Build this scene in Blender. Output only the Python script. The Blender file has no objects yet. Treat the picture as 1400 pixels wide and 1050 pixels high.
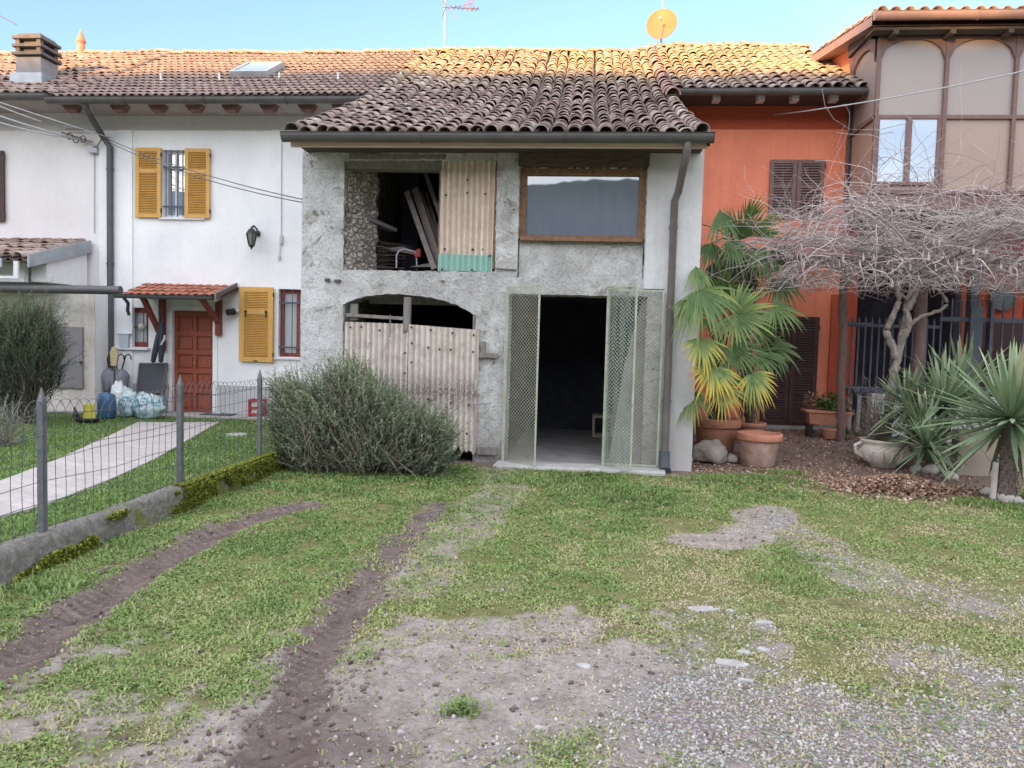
import bpy, math, random
import numpy as np
from mathutils import Vector, Matrix, noise as mnoise
from mathutils.geometry import delaunay_2d_cdt

random.seed(7); RG = np.random.default_rng(11)
SC = bpy.context.scene; COL = SC.collection
PI = math.pi

# ------------------------------------------------------------------ camera
FPX = 1011.0; EYE = 1.6
cam_d = bpy.data.cameras.new('camera'); cam = bpy.data.objects.new('camera', cam_d); COL.objects.link(cam)
cam_d.sensor_width = 36.0; cam_d.lens = 36.0*FPX/1400.0
cam_d.clip_start = 0.05; cam_d.clip_end = 3000
CR = (Matrix.Rotation(math.radians(5.1), 3, 'Z') @ Matrix.Rotation(math.radians(90-3.23), 3, 'X')
      @ Matrix.Rotation(math.radians(1.55), 3, 'Z'))
cam.matrix_world = Matrix.Translation((0, 0, EYE)) @ CR.to_4x4()
SC.camera = cam
def ray(px, py): return CR @ Vector(((px-700)/FPX, -(py-525)/FPX, -1.0))
def at(px, py, y):
    """point of the facade plane Y=y seen at a photo pixel (survey helper)"""
    d = ray(px, py); t = y/d.y
    return Vector((0, 0, EYE)) + d*t
def gz(px, py, z=0.0):
    """point of the level plane Z=z seen at a photo pixel (survey helper)"""
    d = ray(px, py); t = (z-EYE)/d.z
    return Vector((0, 0, EYE)) + d*t

# ------------------------------------------------------------------ numpy noise
def _hash(ix, iy, s):
    h = (ix.astype(np.int64)*374761393 + iy.astype(np.int64)*668265263 + s*2147483647) & 0xffffffff
    h = ((h ^ (h >> 13))*1274126177) & 0xffffffff
    return ((h ^ (h >> 16)) & 0xffff)/65535.0
def vnoise(x, y, s=0):
    ix = np.floor(x); iy = np.floor(y); fx = x-ix; fy = y-iy
    fx = fx*fx*(3-2*fx); fy = fy*fy*(3-2*fy)
    a = _hash(ix, iy, s); b = _hash(ix+1, iy, s); c = _hash(ix, iy+1, s); d = _hash(ix+1, iy+1, s)
    return (a*(1-fx)+b*fx)*(1-fy) + (c*(1-fx)+d*fx)*fy
def fbm(x, y, s=0, o=4):
    t = 0; a = .5; n = 0
    for i in range(o):
        t = t + a*vnoise(x*2**i, y*2**i, s+i*17); n += a; a *= .5
    return t/n
def sstep(a, b, x):
    t = np.clip((x-a)/(b-a), 0, 1); return t*t*(3-2*t)

# ------------------------------------------------------------------ materials
MATS = {}
def lin(r, g, b):
    f = lambda c: ((c/255+.055)/1.055)**2.4 if c/255 > .04045 else c/255/12.92
    return (f(r), f(g), f(b), 1)
class NT:
    def __init__(s, name):
        m = bpy.data.materials.new(name); m.use_nodes = True; s.m = m; s.t = m.node_tree
        s.p = s.t.nodes['Principled BSDF']; s.out = s.t.nodes['Material Output']; MATS[name] = m
    def n(s, typ, **kw):
        nd = s.t.nodes.new(typ)
        for k, v in kw.items():
            if k.startswith('i_'):
                key = k[2:]; key = int(key) if key.isdigit() else key
                nd.inputs[key].default_value = v
            else: setattr(nd, k, v)
        return nd
    def l(s, a, b): s.t.links.new(a, b)
    def coord(s, scale=None):
        tc = s.n('ShaderNodeTexCoord').outputs['Object']
        if scale:
            mp = s.n('ShaderNodeMapping'); mp.inputs['Scale'].default_value = scale; s.l(tc, mp.inputs['Vector']); tc = mp.outputs['Vector']
        return tc
    def noise(s, vec, scale, detail=5, rough=.6, dist=0):
        nd = s.n('ShaderNodeTexNoise'); nd.inputs['Scale'].default_value = scale; nd.inputs['Detail'].default_value = detail
        nd.inputs['Roughness'].default_value = rough; nd.inputs['Distortion'].default_value = dist
        if vec is not None: s.l(vec, nd.inputs['Vector'])
        return nd.outputs['Fac']
    def ramp(s, fac, stops):
        r = s.n('ShaderNodeValToRGB'); e = r.color_ramp.elements
        while len(e) < len(stops): e.new(.5)
        for el, (p, c) in zip(e, stops):
            el.position = p; el.color = c if len(c) == 4 else (*c, 1)
        s.l(fac, r.inputs['Fac']); return r.outputs['Color']
    def mix(s, fac, a, b, mode='MIX'):
        nd = s.n('ShaderNodeMix', data_type='RGBA', blend_type=mode)
        for sock, v in ((nd.inputs[0], fac), (nd.inputs[6], a), (nd.inputs[7], b)):
            if hasattr(v, 'is_linked'): s.l(v, sock)
            elif isinstance(v, (int, float)): sock.default_value = v
            else: sock.default_value = v if len(v) == 4 else (*v, 1)
        return nd.outputs[2]
    def math(s, op, a, b=None, clamp=False):
        nd = s.n('ShaderNodeMath', operation=op, use_clamp=clamp)
        for sock, v in ((nd.inputs[0], a), (nd.inputs[1], b)):
            if v is None: continue
            if hasattr(v, 'is_linked'): s.l(v, sock)
            else: sock.default_value = v
        return nd.outputs[0]
    def attr(s, name): return s.n('ShaderNodeAttribute', attribute_name=name).outputs['Fac']
    def bump(s, h, strength, dist=.02):
        b = s.n('ShaderNodeBump'); b.inputs['Strength'].default_value = strength; b.inputs['Distance'].default_value = dist
        s.l(h, b.inputs['Height']); s.l(b.outputs['Normal'], s.p.inputs['Normal'])
    def col(s, c):
        if hasattr(c, 'is_linked'): s.l(c, s.p.inputs['Base Color'])
        else: s.p.inputs['Base Color'].default_value = c if len(c) == 4 else (*c, 1)
    def set(s, **kw):
        for k, v in kw.items(): s.p.inputs[k.replace('_', ' ')].default_value = v
def simple(name, c1, c2, scale=6, rough=.7, bump=.2, bscale=None, metallic=0, spec=.3, stretch=None, bdist=.01, rnd=0):
    """two-tone noisy surface"""
    t = NT(name); v = t.coord(stretch)
    f = t.noise(v, scale, 6, .65)
    c = t.ramp(f, [(.3, c1), (.7, c2)])
    if rnd:
        oi = t.n('ShaderNodeObjectInfo').outputs['Random']
        c = t.mix(t.math('MULTIPLY', oi, rnd), c, (c1[0]*.5, c1[1]*.5, c1[2]*.5, 1))
    t.col(c); t.set(Roughness=rough, Metallic=metallic)
    t.p.inputs['Specular IOR Level'].default_value = spec
    if bump: t.bump(t.noise(v, bscale or scale*4, 6, .7), bump, bdist)
    return t.m
def rndmat(name, stops, attr='rnd', scale=12, rough=.75, bump=.3, bscale=60, spec=.2, var=.35, dark=.55, trans=0):
    """colour chosen by a per-piece attribute, broken up by noise"""
    t = NT(name); v = t.coord()
    a = t.attr(attr)
    c = t.ramp(a, stops)
    f = t.noise(v, scale, 5, .65)
    c = t.mix(t.math('MULTIPLY', t.ramp(f, [(.35, (0, 0, 0)), (.75, (1, 1, 1))]), var), c, (dark, dark, dark), 'MULTIPLY') if var else c
    t.col(c); t.set(Roughness=rough); t.p.inputs['Specular IOR Level'].default_value = spec
    if bump: t.bump(t.noise(v, bscale, 4, .6), bump, .01)
    if trans:
        tr = t.n('ShaderNodeBsdfTranslucent'); t.l(c, tr.inputs['Color'])
        mx = t.n('ShaderNodeMixShader'); mx.inputs[0].default_value = trans
        t.l(t.p.outputs[0], mx.inputs[1]); t.l(tr.outputs[0], mx.inputs[2]); t.l(mx.outputs[0], t.out.inputs['Surface'])
    return t.m

# ------------------------------------------------------------------ objects
WL = {}
def wloc(o):
    return WL.get(o.name, Vector((0, 0, 0))) if o else Vector((0, 0, 0))
def thing(name, label, cat, loc=(0, 0, 0), group=None):
    o = bpy.data.objects.new(name, None); COL.objects.link(o); o.location = loc; o.empty_display_size = .2
    o['label'] = label; o['category'] = cat
    if group: o['group'] = group
    WL[o.name] = Vector(loc); return o
def tag(o, label, cat, group=None):
    o['label'] = label; o['category'] = cat
    if group: o['group'] = group
    return o
def link(name, me, m, parent=None, label=None):
    o = bpy.data.objects.new(name, me); COL.objects.link(o)
    if m: me.materials.append(m if not isinstance(m, str) else MATS[m])
    o.parent = parent; WL[o.name] = wloc(parent)
    if label: o['label'] = label
    return o
def struct(o): o['kind'] = 'structure'; return o
def stuff(o, label=None, cat=None):
    o['kind'] = 'stuff'
    if label: o['label'] = label
    if cat: o['category'] = cat
    return o
def npmesh(name, V, Fs, attrs=None, smooth=False):
    """V (n,3); Fs list of (m,k) int arrays"""
    me = bpy.data.meshes.new(name); V = np.asarray(V, dtype=np.float32)
    me.vertices.add(len(V)); me.vertices.foreach_set('co', V.ravel())
    Fs = [np.asarray(f, dtype=np.int32) for f in Fs if len(f)]
    idx = np.concatenate([f.ravel() for f in Fs]); tot = np.concatenate([np.full(len(f), f.shape[1], dtype=np.int32) for f in Fs])
    st = np.concatenate([[0], np.cumsum(tot)[:-1]]).astype(np.int32)
    me.loops.add(len(idx)); me.loops.foreach_set('vertex_index', idx)
    me.polygons.add(len(tot)); me.polygons.foreach_set('loop_start', st); me.polygons.foreach_set('loop_total', tot)
    if smooth: me.polygons.foreach_set('use_smooth', np.ones(len(tot), dtype=bool))
    for k, a in (attrs or {}).items():
        at_ = me.attributes.new(k, 'FLOAT', 'POINT'); at_.data.foreach_set('value', np.asarray(a, dtype=np.float32).ravel())
    me.update(calc_edges=True); me.validate()
    return me
def nplink(name, V, Fs, m, parent=None, attrs=None, smooth=False):
    V = np.asarray(V, dtype=float) - np.array(wloc(parent))
    return link(name, npmesh(name, V, Fs, attrs, smooth), m, parent)
class MB:
    """collects shapes; build() makes ONE mesh object"""
    def __init__(s): s.v = []; s.f = []; s.r = []; s.cur = 0.5; s.sm = []
    def add(s, vs, fs, smooth=False):
        o = len(s.v); s.v += [Vector(p) for p in vs]; s.f += [[i+o for i in f] for f in fs]; s.r += [s.cur]*len(vs); s.sm += [smooth]*len(fs)
    def box(s, c, d, rot=None, taper=1.0):
        c = Vector(c); x, y, z = d[0]/2, d[1]/2, d[2]/2; t = taper
        ps = [Vector(p) for p in ((-x, -y, -z), (x, -y, -z), (x, y, -z), (-x, y, -z), (-x*t, -y*t, z), (x*t, -y*t, z), (x*t, y*t, z), (-x*t, y*t, z))]
        if rot is not None: ps = [rot @ p for p in ps]
        s.add([c+p for p in ps], [(0, 3, 2, 1), (4, 5, 6, 7), (0, 1, 5, 4), (1, 2, 6, 5), (2, 3, 7, 6), (3, 0, 4, 7)])
    def bb(s, x0, x1, y0, y1, z0, z1): s.box(((x0+x1)/2, (y0+y1)/2, (z0+z1)/2), (x1-x0, y1-y0, z1-z0))
    def bar(s, a, b, w, h=None, up=(0, 0, 1)):
        a = Vector(a); b = Vector(b); h = h or w; d = (b-a); L = d.length; d = d/L; up = Vector(up)
        if abs(d.dot(up)) > .99: up = Vector((0, 1, 0))
        x = d.cross(up).normalized(); z = x.cross(d)
        R = Matrix((x, d, z)).transposed(); s.box((a+b)/2, (w, L, h), R)
    def tube(s, pts, r, n=8, cap=True, smooth=True):
        pts = [Vector(p) for p in pts]; k = len(pts); rs = r if hasattr(r, '__len__') else [r]*k
        vs = []; fs = []; prev = None
        for i, p in enumerate(pts):
            d = (pts[min(i+1, k-1)]-pts[max(i-1, 0)])
            d = d.normalized() if d.length > 1e-9 else Vector((0, 0, 1))
            if prev is None:
                u = d.orthogonal().normalized()
            else:
                u = prev-d*prev.dot(d); u = u.normalized() if u.length > 1e-6 else d.orthogonal().normalized()
            prev = u; w = d.cross(u)
            for j in range(n):
                a = 2*PI*j/n; vs.append(p+(u*math.cos(a)+w*math.sin(a))*rs[i])
        for i in range(k-1):
            for j in range(n):
                fs.append((i*n+j, i*n+(j+1) % n, (i+1)*n+(j+1) % n, (i+1)*n+j))
        s.add(vs, fs, smooth)
        if cap:
            s.add(vs[:n], [tuple(reversed(range(n)))]); s.add(vs[-n:], [tuple(range(n))])
    def lathe(s, c, prof, n=24, smooth=True, sx=1, sy=1, wob=0):
        c = Vector(c); vs = []; fs = []; k = len(prof)
        for r, z in prof:
            for j in range(n):
                a = 2*PI*j/n; rr = r*(1+wob*math.sin(3*a+z*9)); vs.append(c+Vector((rr*math.cos(a)*sx, rr*math.sin(a)*sy, z)))
        for i in range(k-1):
            for j in range(n): fs.append((i*n+j, i*n+(j+1) % n, (i+1)*n+(j+1) % n, (i+1)*n+j))
        s.add(vs, fs, smooth)
        if prof[0][0] > 1e-4: s.add(vs[:n], [tuple(reversed(range(n)))])
        if prof[-1][0] > 1e-4: s.add(vs[-n:], [tuple(range(n))])
    def prism(s, poly, d):
        """poly: list of points, extruded by vector d"""
        d = Vector(d); p = [Vector(q) for q in poly]; n = len(p)
        s.add(p+[q+d for q in p], [tuple(range(n)), tuple(reversed(range(n, 2*n)))]+[((i+1) % n, i, n+i, n+(i+1) % n) for i in range(n)])
    def sheet(s, pts): s.add(pts, [tuple(range(len(pts)))])
    def build(s, name, m, parent=None, label=None, bevel=0):
        w = wloc(parent)
        me = bpy.data.meshes.new(name); me.from_pydata([tuple(p-w) for p in s.v], [], s.f); me.update()
        a = me.attributes.new('rnd', 'FLOAT', 'POINT'); a.data.foreach_set('value', np.array(s.r, dtype=np.float32))
        if any(s.sm): me.polygons.foreach_set('use_smooth', np.array(s.sm, dtype=bool))
        o = link(name, me, m, parent, label)
        import bmesh
        b = bmesh.new(); b.from_mesh(me); bmesh.ops.recalc_face_normals(b, faces=b.faces); b.to_mesh(me); b.free()
        if bevel:
            md = o.modifiers.new('bevel', 'BEVEL'); md.width = bevel; md.segments = 2; md.limit_method = 'ANGLE'
        return o
def inst(TV, TF, M, L):
    """replicate template (TV verts, TF list of face arrays) with matrices M (n,3,3) and offsets L (n,3)"""
    n = len(L); k = len(TV)
    V = np.einsum('nij,kj->nki', M, TV)+L[:, None, :]
    Fs = [(f[None]+(np.arange(n)*k)[:, None, None]).reshape(-1, f.shape[1]) for f in TF]
    return V.reshape(-1, 3), Fs
def basis(d, up=None):
    """rotation matrices (n,3,3) with Y column = d"""
    d = d/np.linalg.norm(d, axis=1, keepdims=True)
    u = RG.normal(size=d.shape) if up is None else np.broadcast_to(up, d.shape)
    x = np.cross(d, u); x /= np.linalg.norm(x, axis=1, keepdims=True)+1e-9
    z = np.cross(x, d)
    return np.stack([x, d, z], axis=2)
def copy_tree(o, parent=None, loc=None, rz=0):
    c = o.copy(); COL.objects.link(c)
    c.parent = parent
    if loc is not None: c.location = loc; c.rotation_euler = (0, 0, rz)
    for ch in o.children: copy_tree(ch, c)
    return c
def holed_wall(outline, holes, step, jit, y0, depth, rough=0.0, edge_jit=.012, seed=0):
    """front sheet of a wall in the XZ plane at Y=y0 with openings, uneven like hand-laid plaster; jambs run back by depth"""
    rnd = random.Random(seed)
    def dens(loop, st, ej):
        out = []
        for i, a in enumerate(loop):
            b = loop[(i+1) % len(loop)]; n = max(1, int(math.hypot(b[0]-a[0], b[1]-a[1])/st))
            for k in range(n):
                t = k/n; out.append((a[0]+(b[0]-a[0])*t+rnd.uniform(-ej, ej), a[1]+(b[1]-a[1])*t+rnd.uniform(-ej, ej)))
        return out
    O = dens(outline, step, 0); H = [dens(h, step*.7, edge_jit) for h in holes]
    pts = list(O); edges = [(i, (i+1) % len(O)) for i in range(len(O))]
    for h in H:
        b = len(pts); pts += h; edges += [(b+i, b+(i+1) % len(h)) for i in range(len(h))]
    def inside(p, loop):
        c = False; j = len(loop)-1
        for i in range(len(loop)):
            if (loop[i][1] > p[1]) != (loop[j][1] > p[1]) and p[0] < (loop[j][0]-loop[i][0])*(p[1]-loop[i][1])/(loop[j][1]-loop[i][1])+loop[i][0]: c = not c
            j = i
        return c
    xs = [p[0] for p in outline]; zs = [p[1] for p in outline]
    x = min(xs)+step
    while x < max(xs)-step*.5:
        z = min(zs)+step
        while z < max(zs)-step*.5:
            p = (x+rnd.uniform(-.3, .3)*step, z+rnd.uniform(-.3, .3)*step)
            if inside(p, O): pts.append(p)
            z += step
        x += step
    r = delaunay_2d_cdt([Vector(p) for p in pts], edges, [], 0, 1e-5)
    vs, fs = r[0], r[2]
    F = []
    for f in fs:
        c = (sum(vs[i][0] for i in f)/len(f), sum(vs[i][1] for i in f)/len(f))
        if inside(c, O) and not any(inside(c, h) for h in H): F.append(tuple(f))
    def dz(x, z):
        return jit*(mnoise.fractal(Vector((x*1.3, z*1.3, seed)), 1, 2, 4)) + rough*mnoise.fractal(Vector((x*6, z*6, seed+5)), .8, 2, 4)
    m = MB(); m.add([(v[0], y0+dz(v[0], v[1]), v[1]) for v in vs], F, True)
    for h in H:
        n = len(h); ns = max(2, int(depth/.09)); V = []; Q = []
        for k in range(ns+1):
            t = k/ns
            for (a, b) in h:
                w = rough*1.5*mnoise.fractal(Vector((a*6+k, b*6, seed)), .8, 2, 3) if 0 < k < ns else 0
                V.append((a+w, y0+dz(a, b)*(1-t)+depth*t, b+w))
        for k in range(ns):
            for i in range(n): Q.append((k*n+i, k*n+(i+1) % n, (k+1)*n+(i+1) % n, (k+1)*n+i))
        m.add(V, Q, False)
    return m
# ------------------------------------------------------------------ materials used in the scene
def make_barn_plaster():
    t = NT('barn_plaster'); v = t.coord()
    big = t.noise(v, .9, 4, .6, .6); mid = t.noise(v, 4.5, 8, .72, .4); fine = t.noise(v, 26, 6, .75)
    c = t.ramp(mid, [(.30, (.32, .30, .28)), (.40, (.55, .53, .515)), (.50, (.71, .70, .69)), (.62, (.85, .845, .84))])
    grey = t.ramp(fine, [(.32, (.36, .345, .34)), (.62, (.66, .645, .645))])
    c = t.mix(t.ramp(big, [(.45, (0, 0, 0)), (.62, (1, 1, 1))]), c, grey)
    peel = t.noise(v, 2.6, 9, .75, 1.2)
    c = t.mix(t.ramp(peel, [(.58, (0, 0, 0)), (.63, (.75, .75, .75))]), c, (.34, .295, .26))
    xs = t.n('ShaderNodeSeparateXYZ'); t.l(v, xs.inputs[0]); lx = t.math('MULTIPLY', t.math('SUBTRACT', -1.75, xs.outputs['X']), 1.6, True)
    wf = t.math('MULTIPLY', lx, t.ramp(t.noise(v, 5.5, 9, .75, .8), [(.44, (0, 0, 0)), (.52, (1, 1, 1))]))
    c = t.mix(t.math('MULTIPLY', wf, .8), c, t.ramp(fine, [(.3, (.62, .63, .66)), (.6, (.86, .86, .88))]))
    sp = t.noise(v, 44, 4, .65)
    c = t.mix(t.ramp(sp, [(.56, (0, 0, 0)), (.68, (.7, .7, .7))]), c, (.20, .18, .165))
    # damp, earth-stained foot of the wall and grimy strip under the eave
    xyz = t.n('ShaderNodeSeparateXYZ'); t.l(v, xyz.inputs[0]); z = xyz.outputs['Z']
    zz = t.math('ADD', z, t.math('MULTIPLY', mid, .7))
    low = t.math('SUBTRACT', 1.0, t.math('DIVIDE', zz, 1.1), True)
    c = t.mix(t.math('MULTIPLY', low, .75), c, (.24, .215, .18))
    t.col(c); t.set(Roughness=.95); t.p.inputs['Specular IOR Level'].default_value = .1
    h = t.math('ADD', t.math('MULTIPLY', mid, 1.0), t.math('MULTIPLY', fine, .55))
    h = t.math('ADD', h, t.math('MULTIPLY', t.ramp(peel, [(.6, (1, 1, 1)), (.68, (0, 0, 0))]), .5))
    t.bump(h, 1.0, .08)
make_barn_plaster()
def make_smooth_plaster(name, base, dirt, amt=.5, streak=.3, low=None):
    t = NT(name); v = t.coord(); xyz = t.n('ShaderNodeSeparateXYZ'); t.l(v, xyz.inputs[0])
    big = t.noise(v, .7, 5, .6, .3); fine = t.noise(v, 18, 6, .7)
    st = t.noise(t.coord((5, 5, .35)), 1.6, 5, .6)
    f = t.math('MULTIPLY', t.ramp(big, [(.4, (0, 0, 0)), (.75, (1, 1, 1))]), amt)
    c = t.mix(f, base, dirt)
    c = t.mix(t.math('MULTIPLY', t.ramp(st, [(.5, (0, 0, 0)), (.72, (1, 1, 1))]), streak), c, dirt)
    c = t.mix(t.math('MULTIPLY', t.ramp(fine, [(.45, (0, 0, 0)), (.8, (1, 1, 1))]), amt*.5), c, dirt)
    if low:
        zz = t.math('ADD', xyz.outputs['Z'], t.math('MULTIPLY', big, low[1]))
        c = t.mix(t.math('MULTIPLY', t.math('SUBTRACT', 1.0, t.math('DIVIDE', zz, low[1]*1.6), True), .7), c, low[0])
    t.col(c); t.set(Roughness=.9); t.p.inputs['Specular IOR Level'].default_value = .15
    t.bump(t.math('ADD', fine, t.math('MULTIPLY', t.noise(v, 3, 4), .8)), .35, .012)
make_smooth_plaster('white_plaster', (.87, .87, .88, 1), (.64, .65, .70, 1), .75, .16, ((.58, .57, .58, 1), .8))
make_smooth_plaster('upper_plaster', (.64, .62, .63, 1), (.48, .455, .46, 1), .6, .25)
make_smooth_plaster('old_white_plaster', (.78, .75, .76, 1), (.56, .53, .53, 1), .5, .15)
make_smooth_plaster('pale_pillar_plaster', (.63, .63, .65, 1), (.40, .385, .38, 1), .95, .45, ((.36, .33, .30, 1), .7))
make_smooth_plaster('plinth_plaster', (.50, .50, .52, 1), (.38, .37, .37, 1), .6, .3)
make_smooth_plaster('orange_plaster', (.88, .29, .17, 1), (.64, .20, .13, 1), .9, .4, ((.50, .20, .15, 1), .9))
make_smooth_plaster('red_plaster', (.50, .105, .055, 1), (.36, .08, .05, 1), .6, .35)
make_smooth_plaster('shed_plaster', (.66, .63, .60, 1), (.33, .26, .21, 1), 1.0, .5)
make_smooth_plaster('garden_wall_plaster', (.42, .36, .29, 1), (.26, .22, .18, 1), .7, .5)
simple('concrete', (.25, .245, .235, 1), (.40, .39, .375, 1), 5, .9, .5, 30)
simple('apron_concrete', (.30, .29, .28, 1), (.52, .51, .5, 1), 4, .9, .5, 25)
simple('chimney_render', (.20, .19, .195, 1), (.29, .275, .28, 1), 5, .9, .4, 30)
simple('chimney_cap', (.10, .09, .09, 1), (.17, .15, .15, 1), 5, .9, .4, 30)
simple('garage_floor', (.20, .19, .185, 1), (.34, .33, .32, 1), 3, .8, .3, 20)
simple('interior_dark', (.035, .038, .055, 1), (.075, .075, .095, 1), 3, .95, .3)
def make_rubble():
    t = NT('rough_stone'); v = t.coord((1, 1, 1.5)); w = t.n('ShaderNodeTexVoronoi', feature='DISTANCE_TO_EDGE'); w.inputs['Scale'].default_value = 11; ds = t.noise(v, 5, 4, .6)
    vm = t.n('ShaderNodeVectorMath', operation='ADD'); t.l(v, vm.inputs[0]); cb = t.n('ShaderNodeCombineXYZ'); t.l(t.math('MULTIPLY', ds, .25), cb.inputs[0]); t.l(t.math('MULTIPLY', ds, .22), cb.inputs[2]); t.l(cb.outputs[0], vm.inputs[1]); t.l(vm.outputs[0], w.inputs['Vector'])
    f = t.noise(v, 9, 6, .7); c = t.ramp(f, [(.32, (.32, .265, .23)), (.5, (.52, .45, .40)), (.68, (.74, .68, .63))])
    c = t.mix(t.ramp(w.outputs['Distance'], [(.0, (.42, .42, .42)), (.13, (0, 0, 0))]), c, (.17, .14, .125))
    t.col(c); t.set(Roughness=.95); t.bump(t.math('ADD', t.math('MULTIPLY', f, .5), t.ramp(w.outputs['Distance'], [(0, (0, 0, 0)), (.14, (1, 1, 1))])), .9, .05)
make_rubble()
simple('grey_board', (.20, .19, .18, 1), (.32, .305, .29, 1), 5, .9, .4, 40)
def make_mossy():
    t = NT('mossy_concrete'); v = t.coord()
    f = t.noise(v, 3.2, 7, .7, .4); g = t.noise(v, 22, 6, .7)
    c = t.ramp(g, [(.3, (.09, .08, .075)), (.55, (.19, .175, .16)), (.75, (.33, .31, .29))])
    xyz = t.n('ShaderNodeSeparateXYZ'); t.l(v, xyz.inputs[0])
    yy = t.math('MULTIPLY', t.math('SUBTRACT', xyz.outputs['Y'], 3.6), .075)
    m = t.math('ADD', f, yy)
    c = t.mix(t.ramp(m, [(.66, (0, 0, 0)), (.78, (1, 1, 1))]), c, t.ramp(g, [(.3, (.07, .09, .012)), (.7, (.20, .23, .03))]))
    t.col(c); t.set(Roughness=.95); t.bump(t.math('ADD', g, f), .9, .03)
make_mossy()
# roof tiles: per-tile tone, blotches, lichen and soot
def make_tiles(name, stops, lich, lic_amt, rough=.9, band=None):
    t = NT(name); v = t.coord(); a = t.attr('rnd')
    c = t.ramp(a, stops)
    f = t.noise(v, 7, 6, .7); g = t.noise(v, 34, 5, .7); h = t.noise(v, 1.1, 4, .6)
    c = t.mix(t.ramp(f, [(.42, (0, 0, 0)), (.68, (.75, .75, .75))]), c, (.10, .085, .075))
    if band:    # golden lichen spreads over the upper courses only
        px = t.n('ShaderNodeSeparateXYZ'); t.l(t.n('ShaderNodeNewGeometry').outputs['Position'], px.inputs[0])
        u = t.math('DIVIDE', t.math('SUBTRACT', t.math('ADD', px.outputs['Y'], t.math('MULTIPLY', h, 1.2)), band[0]), band[1], True)
        lic_amt = t.math('ADD', t.math('MULTIPLY', u, lic_amt), .12); c = t.mix(t.math('MULTIPLY', u, .22), c, lich)
    c = t.mix(t.math('MULTIPLY', t.ramp(t.math('ADD', t.math('MULTIPLY', g, .6), t.math('MULTIPLY', h, .5)), [(.54, (0, 0, 0)), (.66, (1, 1, 1))]), lic_amt), c, lich)
    t.col(c); t.set(Roughness=rough); t.p.inputs['Specular IOR Level'].default_value = .15
    t.bump(g, .5, .012)
make_tiles('old_tiles', [(0, (.13, .10, .10)), (.22, (.28, .21, .195)), (.5, (.37, .28, .25)), (.75, (.45, .375, .345)), (1, (.54, .48, .44))], (.47, .37, .22, 1), .65, band=(13.6, 2.0))
make_tiles('house_tiles', [(0, (.28, .20, .18)), (.5, (.36, .265, .235)), (1, (.42, .325, .29))], (.36, .30, .27, 1), .3)
make_tiles('left_tiles', [(0, (.17, .12, .11)), (.3, (.30, .205, .175)), (.7, (.38, .28, .245)), (1, (.48, .40, .37))], (.40, .36, .33, 1), .35)
make_tiles('new_tiles', [(0, (.40, .13, .075)), (.5, (.50, .18, .11)), (1, (.56, .26, .18))], (.45, .32, .26, 1), .2)
simple('channel_tiles', (.11, .085, .08, 1), (.22, .17, .155, 1), 9, .95, .4)
simple('ridge_tiles', (.30, .18, .145, 1), (.44, .29, .24, 1), 6, .9, .4)
simple('pink_cap', (.33, .21, .185, 1), (.44, .30, .27, 1), 5, .9, .4)
# metals, wood, paint
simple('gutter_metal', (.085, .08, .083, 1), (.13, .122, .125, 1), 5, .45, .1, metallic=.3, spec=.5)
simple('pipe_metal', (.13, .115, .115, 1), (.20, .175, .17, 1), 5, .5, .1, metallic=.2, spec=.4)
simple('dark_pipe', (.075, .075, .08, 1), (.11, .108, .115, 1), 4, .5, .1, metallic=.2, spec=.4)
simple('zinc', (.28, .31, .34, 1), (.42, .46, .50, 1), 4, .45, .1, metallic=.4, spec=.5)
simple('red_zinc', (.32, .19, .165, 1), (.40, .25, .215, 1), 4, .5, .1)
simple('fascia_wood', (.58, .42, .36, 1), (.72, .57, .50, 1), 4, .8, .3, stretch=(1, 8, 8))
simple('dark_wood', (.055, .042, .035, 1), (.13, .10, .085, 1), 6, .85, .5, 20, stretch=(1, 6, 6))
simple('grey_wood', (.14, .125, .115, 1), (.27, .25, .235, 1), 6, .9, .6, 24, stretch=(4, 4, .8))
simple('loose_plank', (.17, .14, .13, 1), (.30, .255, .24, 1), 6, .85, .4, 20, stretch=(5, 5, .8))
simple('frame_wood', (.13, .065, .035, 1), (.27, .155, .09, 1), 7, .6, .4, 30, stretch=(2, 2, 2))
simple('rafter_wood', (.14, .075, .065, 1), (.22, .12, .105, 1), 7, .8, .3)
simple('pale_rafter', (.50, .44, .43, 1), (.62, .56, .55, 1), 7, .8, .2)
simple('soffit', (.33, .29, .28, 1), (.42, .38, .37, 1), 3, .9, .2)
simple('yellow_shutter', (.56, .31, .085, 1), (.66, .385, .12, 1), 8, .55, .25, 40, stretch=(3, 3, .7))
simple('shutter_gap_shade', (.16, .075, .012, 1), (.22, .11, .02, 1), 8, .7, .2)
simple('yellow_slat', (.50, .265, .065, 1), (.60, .335, .09, 1), 8, .55, .2)
simple('brown_shutter', (.15, .095, .085, 1), (.22, .145, .13, 1), 8, .65, .3, 40, stretch=(3, 3, .7))
simple('dark_shutter', (.055, .028, .03, 1), (.085, .042, .042, 1), 8, .55, .3)
simple('door_red', (.235, .062, .038, 1), (.32, .092, .055, 1), 6, .45, .3, 30, stretch=(3, 3, .6))
simple('window_red', (.19, .045, .032, 1), (.26, .07, .048, 1), 6, .5, .3)
simple('iron_grey', (.07, .08, .10, 1), (.12, .13, .155, 1), 12, .5, .2, metallic=.3, spec=.5)
simple('blue_iron', (.075, .085, .11, 1), (.115, .125, .155, 1), 12, .55, .2, metallic=.2)
simple('fence_post', (.12, .125, .14, 1), (.185, .19, .205, 1), 14, .5, .25, metallic=.3)
simple('wire', (.09, .10, .115, 1), (.17, .18, .20, 1), 30, .45, 0, metallic=.6, spec=.5)
simple('black_iron', (.012, .012, .014, 1), (.03, .03, .033, 1), 12, .4, .2, spec=.5)
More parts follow.
